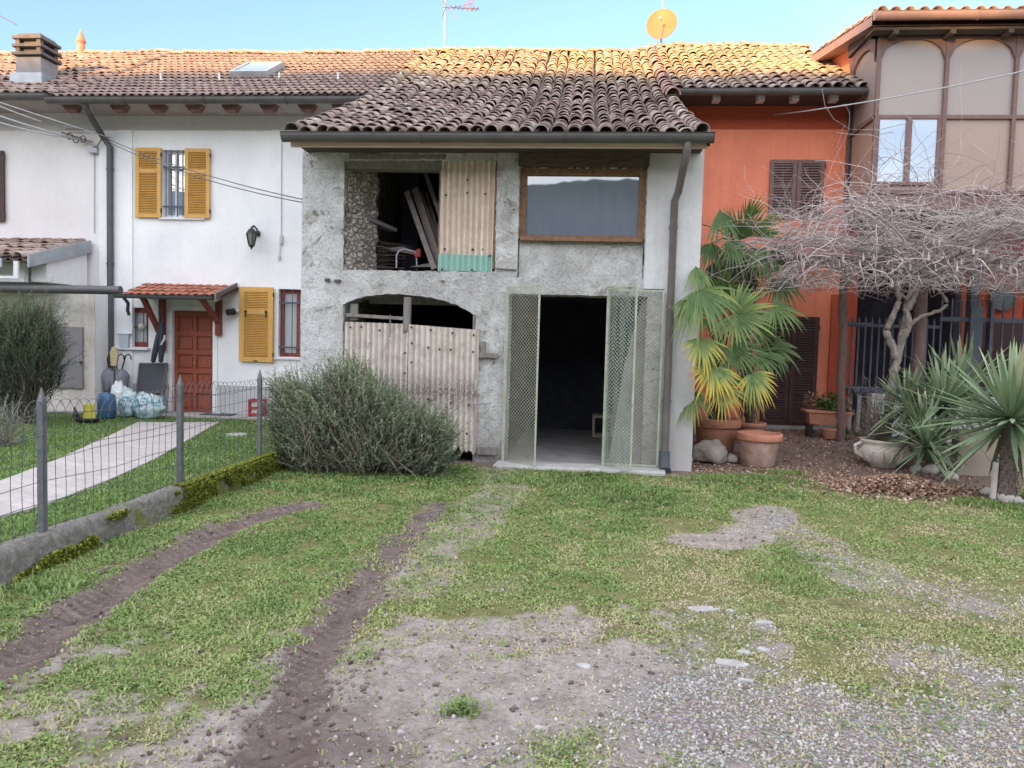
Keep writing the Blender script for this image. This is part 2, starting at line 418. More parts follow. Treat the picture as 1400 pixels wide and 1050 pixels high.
simple('brass', (.45, .30, .12, 1), (.55, .38, .16, 1), 12, .35, 0, metallic=.9)
simple('cable', (.42, .43, .46, 1), (.55, .56, .58, 1), 20, .6, 0)
simple('dark_cable', (.10, .10, .11, 1), (.16, .16, .17, 1), 20, .6, 0)
simple('antenna_metal', (.33, .32, .33, 1), (.48, .46, .47, 1), 20, .4, 0, metallic=.6)
simple('antenna_dark', (.16, .10, .12, 1), (.24, .15, .17, 1), 20, .5, 0, metallic=.2)
simple('dish_orange', (.36, .15, .06, 1), (.42, .18, .075, 1), 6, .5, .1)
simple('window_white', (.62, .62, .64, 1), (.72, .72, .74, 1), 10, .5, .05)
simple('tower_frame', (.155, .088, .076, 1), (.215, .13, .115, 1), 6, .5, .1, spec=.4)
simple('terracotta', (.40, .175, .11, 1), (.52, .26, .18, 1), 5, .85, .4, 30)
simple('chalky_terracotta', (.38, .20, .15, 1), (.60, .46, .40, 1), 6, .9, .5, 30)
simple('rim_terracotta', (.50, .20, .13, 1), (.60, .28, .19, 1), 8, .85, .3)
simple('cream_pot', (.52, .46, .39, 1), (.68, .62, .55, 1), 8, .8, .4, 40)
simple('soil', (.035, .025, .018, 1), (.09, .065, .045, 1), 20, .95, .8, 50)
simple('boulder', (.30, .26, .225, 1), (.46, .41, .365, 1), 6, .9, .6, 25, bdist=.03)
simple('pale_stone', (.36, .33, .30, 1), (.56, .53, .49, 1), 9, .9, .5, 30)
simple('flat_stone', (.24, .23, .225, 1), (.42, .41, .395, 1), 9, .9, .5, 30)
simple('log_wood', (.15, .095, .085, 1), (.27, .185, .165, 1), 7, .9, .8, 20, stretch=(6, 6, 1.2), bdist=.02)
simple('vine_bark', (.23, .19, .17, 1), (.42, .365, .335, 1), 8, .9, .8, 26, stretch=(3, 3, .9), bdist=.02)
simple('palm_bark', (.10, .075, .055, 1), (.20, .155, .115, 1), 14, .95, 1, 30, bdist=.03)
simple('yucca_bark', (.15, .115, .10, 1), (.31, .25, .22, 1), 16, .95, 1, 30, stretch=(1, 1, 3), bdist=.03)
simple('blue_plastic', (.03, .09, .19, 1), (.05, .13, .25, 1), 5, .4, .05, spec=.5)
simple('white_plastic', (.62, .66, .68, 1), (.72, .76, .78, 1), 5, .4, .05, spec=.5)
simple('tub_plastic', (.42, .50, .55, 1), (.50, .58, .63, 1), 5, .4, .05, spec=.5)
simple('red_plastic', (.33, .03, .035, 1), (.42, .05, .05, 1), 5, .45, .05)
simple('yellow_plastic', (.42, .38, .05, 1), (.50, .46, .08, 1), 5, .45, .05)
simple('sling_fabric', (.062, .068, .08, 1), (.095, .10, .115, 1), 40, .8, .2)
simple('parasol_cloth', (.03, .034, .05, 1), (.055, .06, .08, 1), 20, .8, .4)
simple('grey_cloth', (.17, .18, .21, 1), (.30, .31, .35, 1), 9, .8, .4)
simple('bristle', (.42, .34, .19, 1), (.56, .47, .29, 1), 30, .9, .4)
simple('shed_door', (.20, .185, .20, 1), (.25, .235, .25, 1), 3, .6, .1)
simple('tan_board', (.36, .29, .24, 1), (.45, .37, .31, 1), 5, .85, .3)
simple('snow_hook', (.7, .7, .7, 1), (.8, .8, .8, 1), 5, .5, 0)
def make_bag():
    t = NT('plastic_bag'); v = t.coord(); f = t.noise(v, 4.5, 3, .6, 1.0)
    t.col(t.ramp(f, [(.36, (.05, .20, .26)), (.43, (.22, .42, .50)), (.50, (.52, .62, .66)), (.58, (.40, .50, .52)), (.66, (.10, .28, .26))]))
    t.set(Roughness=.25); t.bump(t.noise(v, 22, 4, .6, 1), .8, .03)
make_bag()
def make_corr(name, c1, c2, rust_and_shade, low=None, ramt=.5):
    t = NT(name); v = t.coord(); st = t.noise(t.coord((9, 9, .5)), 2, 6, .65); f = t.noise(v, 7, 7, .72)
    c = t.ramp(st, [(.3, c1), (.7, c2)]); c = t.mix(t.math('MULTIPLY', t.attr('valley_shade'), .55), c, rust_and_shade)  # shade in the corrugation valleys is put into the colour
    c = t.mix(t.math('MULTIPLY', t.ramp(f, [(.48, (0, 0, 0)), (.66, (1, 1, 1))]), ramt), c, rust_and_shade)
    xyz = t.n('ShaderNodeSeparateXYZ'); t.l(v, xyz.inputs[0])
    if low:
        z = t.math('ADD', xyz.outputs['Z'], t.math('MULTIPLY', f, .5))
        band = t.math('SUBTRACT', 1.0, t.math('MULTIPLY', t.math('ABSOLUTE', t.math('SUBTRACT', z, low)), 3.2), True)
        c = t.mix(t.math('MULTIPLY', band, t.ramp(t.noise(v, 30, 5, .7), [(.35, (0, 0, 0)), (.6, (1, 1, 1))])), c, (.11, .085, .08))
    t.col(c); t.set(Roughness=.75); t.bump(f, .2, .01)
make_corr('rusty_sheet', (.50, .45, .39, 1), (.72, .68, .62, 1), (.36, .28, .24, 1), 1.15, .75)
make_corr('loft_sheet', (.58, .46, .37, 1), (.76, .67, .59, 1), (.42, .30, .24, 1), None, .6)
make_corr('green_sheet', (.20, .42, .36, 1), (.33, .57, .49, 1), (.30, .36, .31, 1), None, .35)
def make_gate():
    t = NT('gate_paint'); v = t.coord(); f = t.noise(v, 5, 6, .7)
    t.col(t.ramp(f, [(.32, (.38, .35, .17)), (.44, (.30, .36, .27)), (.56, (.42, .45, .36)), (.70, (.24, .17, .12))])); t.set(Roughness=.6)
make_gate()
simple('gate_mesh', (.30, .30, .24, 1), (.50, .50, .42, 1), 7, .6, 0)
simple('gate_mesh_green', (.20, .27, .23, 1), (.36, .43, .38, 1), 5, .7, 0)
def make_glass(name, c, rough, mixf, streak=.3, spec=.5):
    """pane in front of a dim room: mirror-like film over a dark dusty body"""
    t = NT(name); v = t.coord()
    f = t.noise(t.coord((3, 3, .5)), 3, 5, .6)
    t.col(t.mix(t.math('MULTIPLY', f, streak), c, (.32, .33, .36, 1))); t.set(Roughness=.5)
    g = t.n('ShaderNodeBsdfGlossy'); g.inputs['Roughness'].default_value = rough; g.inputs['Color'].default_value = (.9, .92, .95, 1)
    mx = t.n('ShaderNodeMixShader'); mx.inputs[0].default_value = mixf
    t.l(t.p.outputs[0], mx.inputs[1]); t.l(g.outputs[0], mx.inputs[2]); t.l(mx.outputs[0], t.out.inputs['Surface'])
make_glass('dusty_glass', (.055, .075, .13, 1), .02, .22, .30)
make_glass('clear_pane', (.25, .32, .42, 1), .01, .25, .15)
make_glass('curtain_pane', (.52, .54, .58, 1), .03, .16, .2)
make_glass('dark_pane', (.045, .05, .06, 1), .03, .2, .2)
make_glass('tower_panel', (.31, .235, .205, 1), .3, .06, .12)
make_glass('tower_panel_low', (.355, .235, .175, 1), .3, .04, .12)
make_glass('skylight_pane', (.25, .33, .37, 1), .05, .35, .1)
# plants
rndmat('rosemary_leaf', [(0, (.055, .075, .05)), (.4, (.13, .175, .105)), (.75, (.24, .29, .18)), (1, (.38, .41, .29))], var=.3, scale=3, bump=0)
rndmat('juniper_leaf', [(0, (.02, .038, .026)), (.5, (.065, .11, .06)), (1, (.15, .20, .11))], var=.3, scale=3, bump=0)
rndmat('twig', [(0, (.13, .105, .105)), (.5, (.36, .30, .30)), (1, (.62, .54, .52))], var=.2, scale=20, bump=0)
rndmat('dry_twig', [(0, (.13, .10, .075)), (.5, (.24, .19, .15)), (1, (.36, .30, .24))], var=.2, scale=20, bump=0)
rndmat('palm_leaf', [(0, (.035, .075, .025)), (.35, (.105, .185, .060)), (.55, (.26, .31, .085)), (.75, (.50, .40, .05)), (.9, (.52, .27, .05)), (1, (.32, .19, .08))], var=.25, scale=6, bump=0, rough=.5, spec=.35, trans=.2)
rndmat('dead_frond', [(0, (.08, .07, .06)), (.5, (.17, .145, .125)), (1, (.28, .245, .215))], var=.3, scale=8, bump=0)
rndmat('yucca_leaf', [(0, (.07, .11, .06)), (.5, (.19, .27, .15)), (.85, (.35, .43, .27)), (1, (.44, .36, .22))], var=.2, scale=6, bump=0, rough=.5, spec=.35, trans=.1)
rndmat('grass_blade', [(0, (.085, .145, .045)), (.3, (.175, .27, .085)), (.58, (.275, .345, .125)), (.8, (.40, .39, .20)), (1, (.50, .42, .29))], var=.0, bump=0, trans=.25, rough=.6)
rndmat('moss_tuft', [(0, (.07, .09, .012)), (.6, (.19, .225, .03)), (1, (.33, .33, .06))], var=.2, bump=0)
rndmat('gravel_stone', [(0, (.22, .195, .175)), (.4, (.36, .34, .32)), (.8, (.46, .445, .425)), (1, (.60, .58, .555))], var=.25, scale=30, bump=0, rough=.85)
rndmat('soil_crumb', [(0, (.08, .058, .053)), (.6, (.19, .148, .137)), (1, (.34, .285, .265))], var=.2, scale=30, bump=0)
rndmat('dry_leaf', [(0, (.12, .075, .055)), (.4, (.28, .17, .12)), (.75, (.40, .26, .195)), (1, (.54, .40, .32))], var=.2, scale=20, bump=0)
rndmat('flower_leaf', [(0, (.03, .06, .015)), (.6, (.09, .19, .04)), (.85, (.22, .12, .09)), (1, (.30, .16, .12))], var=.2, bump=0)
# ------------------------------------------------------------------ roofs
def zr(Y):
    """height of the shared tiled slope over the row; it sags a little like an old roof"""
    u = np.asarray(Y, dtype=float)-9.1; return 4.12+.39*u+.01445*u*u
def srf(Y): return .39+.0289*(Y-9.1)
def sag(X, Y): return .045*(fbm(np.asarray(X)*.45+9, np.asarray(Y)*.5, 3, 2)-.5)*2
def tile_tmpl(R, L, h=1.0, n=8, th=.016, tap=.82):
    V = []; ang = [PI*j/n for j in range(n+1)]
    for (r, y, z) in ((R, 0, .026), (R*tap, L, 0), (R-th, 0, .026), (R*tap-th, L, 0)):
        for a in ang: V.append((r*math.cos(a), y, r*math.sin(a)*h+z))
    m = n+1; F = []
    for j in range(n):
        F += [(j, m+j, m+j+1, j+1), (2*m+j, j, j+1, 2*m+j+1), (3*m+j, 2*m+j, 2*m+j+1, 3*m+j+1)]
    return np.array(V), np.array(F)
def tile_rows(y0, y1, expo):
    ys = []; y = y0
    while y < y1:
        ys.append(y); s = srf(y); y += expo/math.sqrt(1+s*s)
    return ys
def tile_field(parent, x0, x1, y0, y1, sp, expo, R, L, m, jit=1.0, h=1.0, chan=True, dz=0.0, zf=zr, sf=srf, seed=1, name='roof_tiles', holes=()):
    rg = np.random.default_rng(seed); T, F = tile_tmpl(R, L, h)
    nx = int(round((x1-x0)/sp)); X = []; Y = []; C = []
    for iy, y in enumerate(tile_rows(y0, y1, expo)):
        for ix in range(nx):
            xx = x0+(ix+.5)*sp
            if any(a < xx < b and c < y < d for a, b, c, d in holes): continue
            X.append(xx); Y.append(y); C.append(ix)
    X = np.array(X); Y = np.array(Y); C = np.array(C); N = len(X)
    colx = rg.normal(0, .010*jit, nx+1)[C]
    wig = .018*jit*(fbm(C*.9+seed, Y*.8, 5, 3)-.5)*2
    Xp = X+colx+wig+rg.normal(0, .006*jit, N); Yp = Y+rg.normal(0, .014*jit, N)
    S = np.array([sf(y) for y in Y]); th = np.arctan(S)
    Z = zf(Yp)+sag(Xp, Yp)+dz+rg.normal(0, .005*jit, N)
    t = np.stack([np.zeros(N), np.cos(th), np.sin(th)], 1); n = np.stack([np.zeros(N), -np.sin(th), np.cos(th)], 1)
    yaw = rg.normal(0, .035*jit, N); roll = rg.normal(0, .04*jit, N)
    x = np.stack([np.ones(N), np.zeros(N), np.zeros(N)], 1)
    xa = x*np.cos(yaw)[:, None]+t*np.sin(yaw)[:, None]; ta = t*np.cos(yaw)[:, None]-x*np.sin(yaw)[:, None]
    xb = xa*np.cos(roll)[:, None]+n*np.sin(roll)[:, None]; nb = n*np.cos(roll)[:, None]-xa*np.sin(roll)[:, None]
    M = np.stack([xb, ta, nb], 2)*(1+rg.normal(0, .03*jit, N))[:, None, None]
    V, Fs = inst(T, [F], M, np.stack([Xp, Yp, Z], 1))
    rn = np.clip(.55*rg.random(N)+.45*fbm(X*.8, Y*.8, seed, 3)+rg.normal(0, .08, N), 0, 1)
    o = nplink(name, V, Fs, MATS[m], parent, {'rnd': np.repeat(rn, len(T))}, smooth=False)
    if chan:
        T2 = T.copy(); T2[:, 2] = -T2[:, 2]*.8+R*.55; T2[:, 0] *= .95
        Xc = X+sp*.5+rg.normal(0, .005, N)
        Mc = np.stack([x, t, n], 2)
        V, Fs = inst(T2, [F], Mc, np.stack([Xc, Y+.02, zf(Y)+sag(X, Y)+dz-.02], 1))
        nplink('channel_tiles', V, Fs, MATS['channel_tiles'], o)
    return o
def deck(parent, x0, x1, y0, y1, zoff=-.05, m='interior_dark', zf=zr):
    b = MB(); n = 10
    ys = [y0+(y1-y0)*i/n for i in range(n+1)]
    for i in range(n):
        a, c = ys[i], ys[i+1]; za, zc = float(zf(a))+zoff, float(zf(c))+zoff
        b.add([(x0, a, za), (x1, a, za), (x1, c, zc), (x0, c, zc)], [(0, 1, 2, 3)])
    return b.build('roof_deck', m, parent)
def gutter(parent, x0, x1, y, z, r=.075, m='gutter_metal', name='gutter', caps=True):
    prof = []
    for k in range(11):
        a = PI*(1+k/10); prof.append((y+r*math.cos(a), z+r*math.sin(a)*1.15))
    outer = [(y-r-.012, z+.012)]+prof+[(y+r, z+.02)]
    inner = [(p[0]*.0+y+(p[0]-y)*.86, z+(p[1]-z)*.88+.002) for p in reversed(outer)]
    poly = outer+inner; b = MB()
    n = len(poly); V = [(x0, p[0], p[1]) for p in poly]+[(x1, p[0], p[1]) for p in poly]
    b.add(V, [(i, (i+1) % n, n+(i+1) % n, n+i) for i in range(n)])
    if caps:
        for x in (x0, x1):
            b.prism([(x-.004, p[0], p[1]) for p in outer], (.008, 0, 0))
    # seams
    k = int((x1-x0)/1.9)
    for i in range(1, k+1):
        xs = x0+(x1-x0)*i/(k+1)
        b.tube([(xs, y+(r+.006)*math.cos(PI*(1+q/8)), z+(r+.006)*1.15*math.sin(PI*(1+q/8))) for q in range(9)], .009, 5)
    return b.build(name, m, parent)
def ridge_caps(parent, x0, x1, y, z, m='ridge_tiles', seed=2, R=.12, sp=.36):
    T, F = tile_tmpl(R, .42, .8); rg = np.random.default_rng(seed)
    X = np.arange(x0, x1, sp); N = len(X)
    M = np.zeros((N, 3, 3)); M[:, 1, 0] = 1; M[:, 0, 1] = 1; M[:, 2, 2] = 1
    M *= (1+rg.normal(0, .03, N))[:, None, None]
    V, Fs = inst(T, [F], M, np.stack([X, y+rg.normal(0, .012, N), z+sag(X, y)+rg.normal(0, .008, N)], 1))
    return nplink('ridge_tiles', V, Fs, MATS[m], parent, {'rnd': np.repeat(rg.random(N), len(T))})

def louvre_shutter(parent, a, w, h, m, ms, name='shutter', yaw=0, mid=.33, slat=.032, depth=.035, handles=False, label=None):
    """louvred leaf hanging in the XZ plane: a = lower left corner"""
    R = Matrix.Rotation(yaw, 3, 'Z'); a = Vector(a); st = w*.15
    def B(b, x0, x1, z0, z1, y0=0., y1=depth):
        b.box(a+R @ Vector(((x0+x1)/2, (y0+y1)/2, (z0+z1)/2)), (x1-x0, y1-y0, z1-z0), R)
    b = MB(); B(b, 0, st, 0, h); B(b, w-st, w, 0, h); B(b, st, w-st, 0, st*.95); B(b, st, w-st, h-st*.95, h)
    zm = h*(1-mid); B(b, st, w-st, zm-st*.5, zm+st*.5)
    f = b.build(name, m, parent, label, bevel=.003)
    b = MB(); B(b, st*.9, w-st*.9, st*.9, h-st*.9, depth*.72, depth*.9); b.build('gap_shade_panel', 'shutter_gap_shade' if m == 'yellow_shutter' else 'black_iron', f)  # dark sheet behind the slats; shade of the gaps put into its colour
    s = MB(); tilt = Matrix.Rotation(math.radians(-38), 3, 'X')
    for z0, z1 in ((st*.95, zm-st*.5), (zm+st*.5, h-st*.95)):
        n = int((z1-z0)/slat)
        for i in range(n):
            z = z0+(i+.5)*(z1-z0)/n
            s.box(a+R @ Vector((w/2, depth*.38, z)), (w-2*st, .006, slat*.88), R @ tilt)
    # raised moulding on lower panel
    if handles:
        for q in ((st, w-st, st*1.1, st*1.1+.012), ):
            B(s, *q, -.008, 0)
    s.build('slats', ms, f)
    if handles:
        for xx in (w*.2, w*.8):
            hb = MB(); hb.bar(a+R @ Vector((xx, -.012, zm-.10)), a+R @ Vector((xx, -.012, zm+.03)), .02, .02); hb.box(a+R @ Vector((xx, -.014, zm)), (.045, .02, .03), R); hb.build('catch', 'black_iron', f)
        hb = MB(); hb.box(a+R @ Vector((w/2, -.01, .02)), (.06, .025, .02), R); hb.build('catch', 'black_iron', f)
    for zz in (.1, .9):
        hg = MB(); hg.box(a+R @ Vector((w+.004, depth*.3, h*zz)), (.02, .03, .08), R); hg.build('hinge', 'black_iron', f)
    return f
def box_from(p0, p1): return min(p0.x, p1.x), max(p0.x, p1.x), min(p0.z, p1.z), max(p0.z, p1.z)

YW = 13.7
# ================================================================== white house
WH = thing('white_house', 'white plastered two storey house with yellow shutters and tiled roof', 'house', (-7, YW, 0))
wx0, wx1 = at(137, 300, YW).x, -3.60
sx = at(182, 300, YW).x
up = box_from(at(222, 205, YW), at(253, 297, YW)); lowr = box_from(at(381, 395, YW), at(428, 489, YW)); small = box_from(at(172, 420, YW), at(203, 475, YW)); dr = box_from(at(236, 424, YW), at(291, 569, YW))
dr = (dr[0], dr[1], .02, dr[3])
rect = lambda r: [(r[0], r[2]), (r[1], r[2]), (r[1], r[3]), (r[0], r[3])]
tz = at(300, 178, YW).z
holed_wall([(wx0, .0), (wx1, 0), (wx1, tz), (wx0, tz)], [rect(r) for r in (up, lowr, small, dr)], .16, .010, YW, .22, 0, .002, 3).build('front_wall', 'white_plaster', WH)
b = MB(); b.bb(wx0, wx1, YW+.03, YW+.3, tz+.0, 5.80); b.build('upper_wall', 'upper_plaster', WH)
b = MB(); b.bb(wx0, wx1, YW-.004, YW+.05, tz-.012, tz+.006); b.build('trim_line', 'upper_plaster', WH)
b = MB(); b.bb(dr[1]+.09, wx1, YW-.03, YW+.05, 0, .62); b.bb(sx, dr[0]-.09, YW-.03, YW+.05, 0, .60); b.build('plinth', 'plinth_plaster', WH)
b = MB(); b.bb(wx0, sx, YW-.035, YW+.05, 0.0, tz-.02); b.build('corner_pilaster', 'white_plaster', WH)
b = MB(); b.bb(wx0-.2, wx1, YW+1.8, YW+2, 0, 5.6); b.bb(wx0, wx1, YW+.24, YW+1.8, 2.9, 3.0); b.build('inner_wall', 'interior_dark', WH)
b = MB(); b.bb(wx0-.3, wx1, 13.02, YW+.05, 5.74, 5.775); b.build('soffit', 'soffit', WH)
rx0 = at(70, 142, 13).x
rf = tile_field(WH, rx0, -3.66, 12.98, 17.0, .150, .30, .062, .36, 'house_tiles', .4, .75, seed=4)
deck(WH, rx0, -3.66, 12.98, 17.0, -.03)
ridge_caps(WH, rx0, -3.5, 17.0, 8.10)
b = MB(); b.bb(rx0, -3.72, 17.0, 17.1, 5, 8.06); b.build('rear_wall', 'interior_dark', WH)
gutter(WH, rx0, -3.78, 12.90, 5.80, .085)
for i, px in enumerate((106, 170, 222, 272, 321, 372, 424, 470)):
    c = at(px, 155, 13.25); b = MB()
    b.prism([(c.x-.17, 13.06, 5.74), (c.x+.17, 13.06, 5.74), (c.x+.09, 13.06, 5.62), (c.x-.09, 13.06, 5.62)], (0, .13, 0)); b.build('rafter', 'rafter_wood', WH)
for i, (px, py) in enumerate(((220, 108), (300, 108), (382, 111), (462, 111), (548, 109), (176, 118), (241, 115), (265, 118), (321, 115), (383, 120), (410, 114), (442, 122), (477, 127), (498, 116))):
    # little snow hooks standing on the slope
    yy = 14.3 if i < 5 else 13.75
    p = at(px, py, yy); z = float(zr(yy))+.07; b = MB(); b.bar((p.x, yy, z), (p.x, yy-.02, z+.13), .035, .012); b.bar((p.x, yy+.25, z+.1), (p.x, yy, z+.01), .03, .01)
    b.build('snow_hook', 'snow_hook' if i < 5 else 'pipe_metal', WH)
# skylight
p0 = at(352, 97, 15.0); f = MB(); th = math.atan(srf(15.0)); Rk = Matrix.Rotation(th+.02, 3, 'X')
c = Vector((p0.x, 15.0, float(zr(15.0))+.14))
for (ox, oy, w, h) in ((-.36, 0, .06, 1.0), (.36, 0, .06, 1.0), (0, -.47, .66, .06), (0, .47, .66, .06)): f.box(c+Rk @ Vector((ox, oy, 0)), (w, h, .12), Rk)
sk = f.build('skylight', 'zinc', WH); f = MB(); f.box(c+Rk @ Vector((0, 0, .03)), (.66, .88, .02), Rk); f.build('pane', 'skylight_pane', sk)
# windows
def window(parent, r, y, fm, pm, bars=0, hb=(), mid=True, fw=.05, depth=.10, grille_m='blue_iron'):
    x0, x1, z0, z1 = r; b = MB(); yy = y+depth
    b.bb(x0, x0+fw, yy, yy+.05, z0, z1); b.bb(x1-fw, x1, yy, yy+.05, z0, z1); b.bb(x0+fw, x1-fw, yy, yy+.05, z0, z0+fw); b.bb(x0+fw, x1-fw, yy, yy+.05, z1-fw, z1)
    if mid: b.bb((x0+x1)/2-.025, (x0+x1)/2+.025, yy-.004, yy+.045, z0+fw, z1-fw)
    w = b.build('window', fm, parent); b = MB(); b.bb(x0+fw, x1-fw, yy+.025, yy+.032, z0+fw, z1-fw); b.build('pane', pm, w)
    if bars:
        b = MB(); yg = y+.03
        for i in range(bars):
            x = x0+(x1-x0)*(i+.5)/bars; b.tube([(x, yg, z0+.01), (x, yg, z1-.01)], .009, 6)
        for q in hb: b.bar((x0-.03, yg, z0+(z1-z0)*q), (x1+.03, yg, z0+(z1-z0)*q), .015, .035)
        b.build('window_grille', grille_m, w)
    return w
window(WH, up, YW, 'window_white', 'clear_pane', 4, (.16, .75))
window(WH, lowr, YW, 'window_red', 'curtain_pane', 4, (.14, .80), True, .075)
window(WH, small, YW, 'window_red', 'curtain_pane', 2, (.5,), False, .10)
b = MB(); b.bb(up[0]-.05, up[1]+.40, YW-.05, YW+.1, up[2]-.05, up[2]-.012); b.build('window_sill', 'window_white', WH)
b = MB(); b.bb(small[0]-.32, small[1]+.04, YW-.11, YW+.1, small[2]-.05, small[2]-.012); b.build('window_sill', 'window_white', WH)
b = MB(); b.bb(lowr[0]-.08, lowr[1], YW-.05, YW+.1, lowr[2]-.05, lowr[2]-.012); b.build('window_sill', 'window_white', WH)
q0, q1 = at(185, 297, YW-.05), at(220, 202, YW-.05)
louvre_shutter(WH, (q0.x, YW-.06, q0.z), q1.x-q0.x, q1.z-q0.z, 'yellow_shutter', 'yellow_slat', label='left yellow louvred shutter of the upper window')
q0, q1 = at(252.5, 298, YW-.05), at(287, 203, YW-.05)
louvre_shutter(WH, (q0.x, YW-.06, q0.z), q1.x-q0.x, q1.z-q0.z, 'yellow_shutter', 'yellow_slat', label='right yellow louvred shutter of the upper window')
q0, q1 = at(327, 494, YW-.06), at(374, 393, YW-.06)
louvre_shutter(WH, (q0.x, YW-.08, q0.z), q1.x-q0.x, q1.z-q0.z, 'yellow_shutter', 'yellow_slat', handles=True, label='yellow louvred shutter of the ground floor window')
# door: panelled red brown leaf in a pale surround
x0, x1, z0, z1 = dr
b = MB(); yd = YW+.10; b.bb(x0, x1, yd, yd+.05, z0, z1); dW = x1-x0
door = b.build('door', 'door_red', WH, bevel=.003)
b = MB()
for cx in (.28, .74):
    for k, (a, c) in enumerate(((.05, .21), (.25, .40), (.44, .58), (.62, .76), (.80, .95))):
        b = MB(); xa, xb = x0+dW*(cx-.19), x0+dW*(cx+.19); za, zb = z0+(z1-z0)*a, z0+(z1-z0)*c
        b.bb(xa+.035, xb-.035, yd-.016, yd, za+.035, zb-.035); b.build('door_panel', 'door_red', door, bevel=.006)
#b.build('door_panels', 'door_red', door, bevel=.006)
b = MB(); H_ = z1-z0
for u0, u1 in ((0, .09), (.47, .55), (.93, 1.0)): b.bb(x0+dW*u0, x0+dW*u1, yd-.035, yd-.001, z0, z1)
for u0, u1 in ((.09, .47), (.55, .93)):
    for v0, v1 in ((0, .05), (.21, .25), (.40, .44), (.58, .62), (.76, .80), (.95, 1.0)): b.bb(x0+dW*u0, x0+dW*u1, yd-.034, yd-.001, z0+H_*v0, z0+H_*v1)
b.build('door_rails', 'door_red', door)
b = MB(); b.box((x0+dW*.52, yd-.04, 1.02), (.05, .05, .05)); b.tube([(x0+dW*.52, yd-.035, 1.0), (x0+dW*.52, yd-.05, 1.1)], .014, 8); b.build('handle', 'brass', door)
b = MB(); b.bb(x0-.09, x0, YW-.02, YW+.08, 0, z1+.09); b.bb(x1, x1+.09, YW-.02, YW+.08, 0, z1+.09); b.bb(x0, x1, YW-.02, YW+.08, z1, z1+.09); b.build('door_surround', 'white_plaster', WH)
b = MB(); b.bb(x0-.05, x1+.05, YW-.16, YW+.09, .0, .035); b.build('threshold', 'concrete', WH)
# downpipe at the left corner, from the gutter
b = MB(); X = at(150.5, 300, YW-.09).x
b.tube([(at(117, 150, 12.95).x, 12.93, 5.72), (at(119, 160, 13).x, 13.0, 5.6), (X-.12, YW-.14, 5.32), (X, YW-.09, 5.12), (X, YW-.09, .05)], .058, 12)
for z in (.6, 2.9, 4.7): b.tube([(X, YW-.09, z-.02), (X, YW-.09, z+.02)], .068, 12)
b.build('downpipe', 'dark_pipe', WH)

# ================================================================== left neighbour
LH = thing('neighbour_house', 'pinkish white house with chimney and old tiles at far left', 'house', (-12, YW, 0))
b = MB(); b.bb(-16.5, wx0-.003, YW+.012, YW+.35, 0, 5.45); b.build('front_wall', 'old_white_plaster', LH)
b = MB(); b.bb(-16.5, wx0-.003, YW+.05, YW+.35, 5.45, 5.80); b.build('upper_wall', 'upper_plaster', LH)
b = MB(); b.bb(-16.5, rx0-.01, 13.02, YW+.05, 5.80, 5.835); b.build('soffit', 'soffit', LH)
tile_field(LH, -16.6, rx0-.02, 12.95, 17.0, .185, .30, .080, .40, 'left_tiles', 1.1, .85, dz=.05, seed=8)
deck(LH, -16.6, rx0-.01, 12.95, 17.0, 0.0)
ridge_caps(LH, -16.6, rx0, 17.0, 8.14, seed=9)
b = MB(); b.bb(-16.6, rx0, 17.0, 17.1, 5, 8.08); b.build('rear_wall', 'interior_dark', LH)
gutter(LH, -16.6, rx0+.02, 12.88, 5.86, .085, 'gutter_metal')
c = at(51, 100, 14.3); zb = float(zr(14.3)); s = at(70, 100, 14.3).x-at(33, 100, 14.3).x
b = MB(); ztop = at(50, 84, 14.3).z
b.box((c.x, 14.3, (zb-.3+ztop)/2), (s*.92, s*.85, ztop-zb+.3)); ch = b.build('chimney', 'chimney_render', LH, bevel=.01)
b = MB()
for k in range(3):
    b.box((c.x, 14.3, ztop+.06+k*.155), (s*(1.10-.02*k), s*1.02, .06)); 
    if k < 2:
        for ox in (-.38, .38):
            for oy in (-.36, .36): b.box((c.x+ox*s, 14.3+oy*s, ztop+.14+k*.155), (.09, .09, .1))
b.box((c.x, 14.3, ztop+.42), (s*1.0, s*.94, .1), taper=.8); b.box((c.x, 14.3, ztop+.2), (s*.6, s*.6, .36))
b.build('chimney_cap', 'chimney_cap', ch, bevel=.008)
b = MB(); b.box((c.x, 14.3, zb+.02), (s*1.15, s*1.1, .2)); b.build('chimney_flashing', 'zinc', ch)
p = at(111, 76, 16.9); b = MB(); b.lathe((p.x, 16.9, 8.0), [(.09, 0), (.085, .35), (.075, .38), (.11, .40), (.10, .46), (.03, .62), (.025, .68), (0, .70)], 12); b.build('vent_pipe', 'rim_terracotta', LH)
b = MB(); b.bb(-16.5, -9, YW+2, YW+2.1, 0, 5.6); b.build('inner_wall', 'interior_dark', LH)
q1 = at(6, 206, YW-.04); q0 = at(6, 303, YW-.04)
louvre_shutter(LH, (q0.x-.55, YW-.05, q0.z), .55, q1.z-q0.z, 'dark_shutter', 'dark_shutter', label='dark shutter at the left edge')

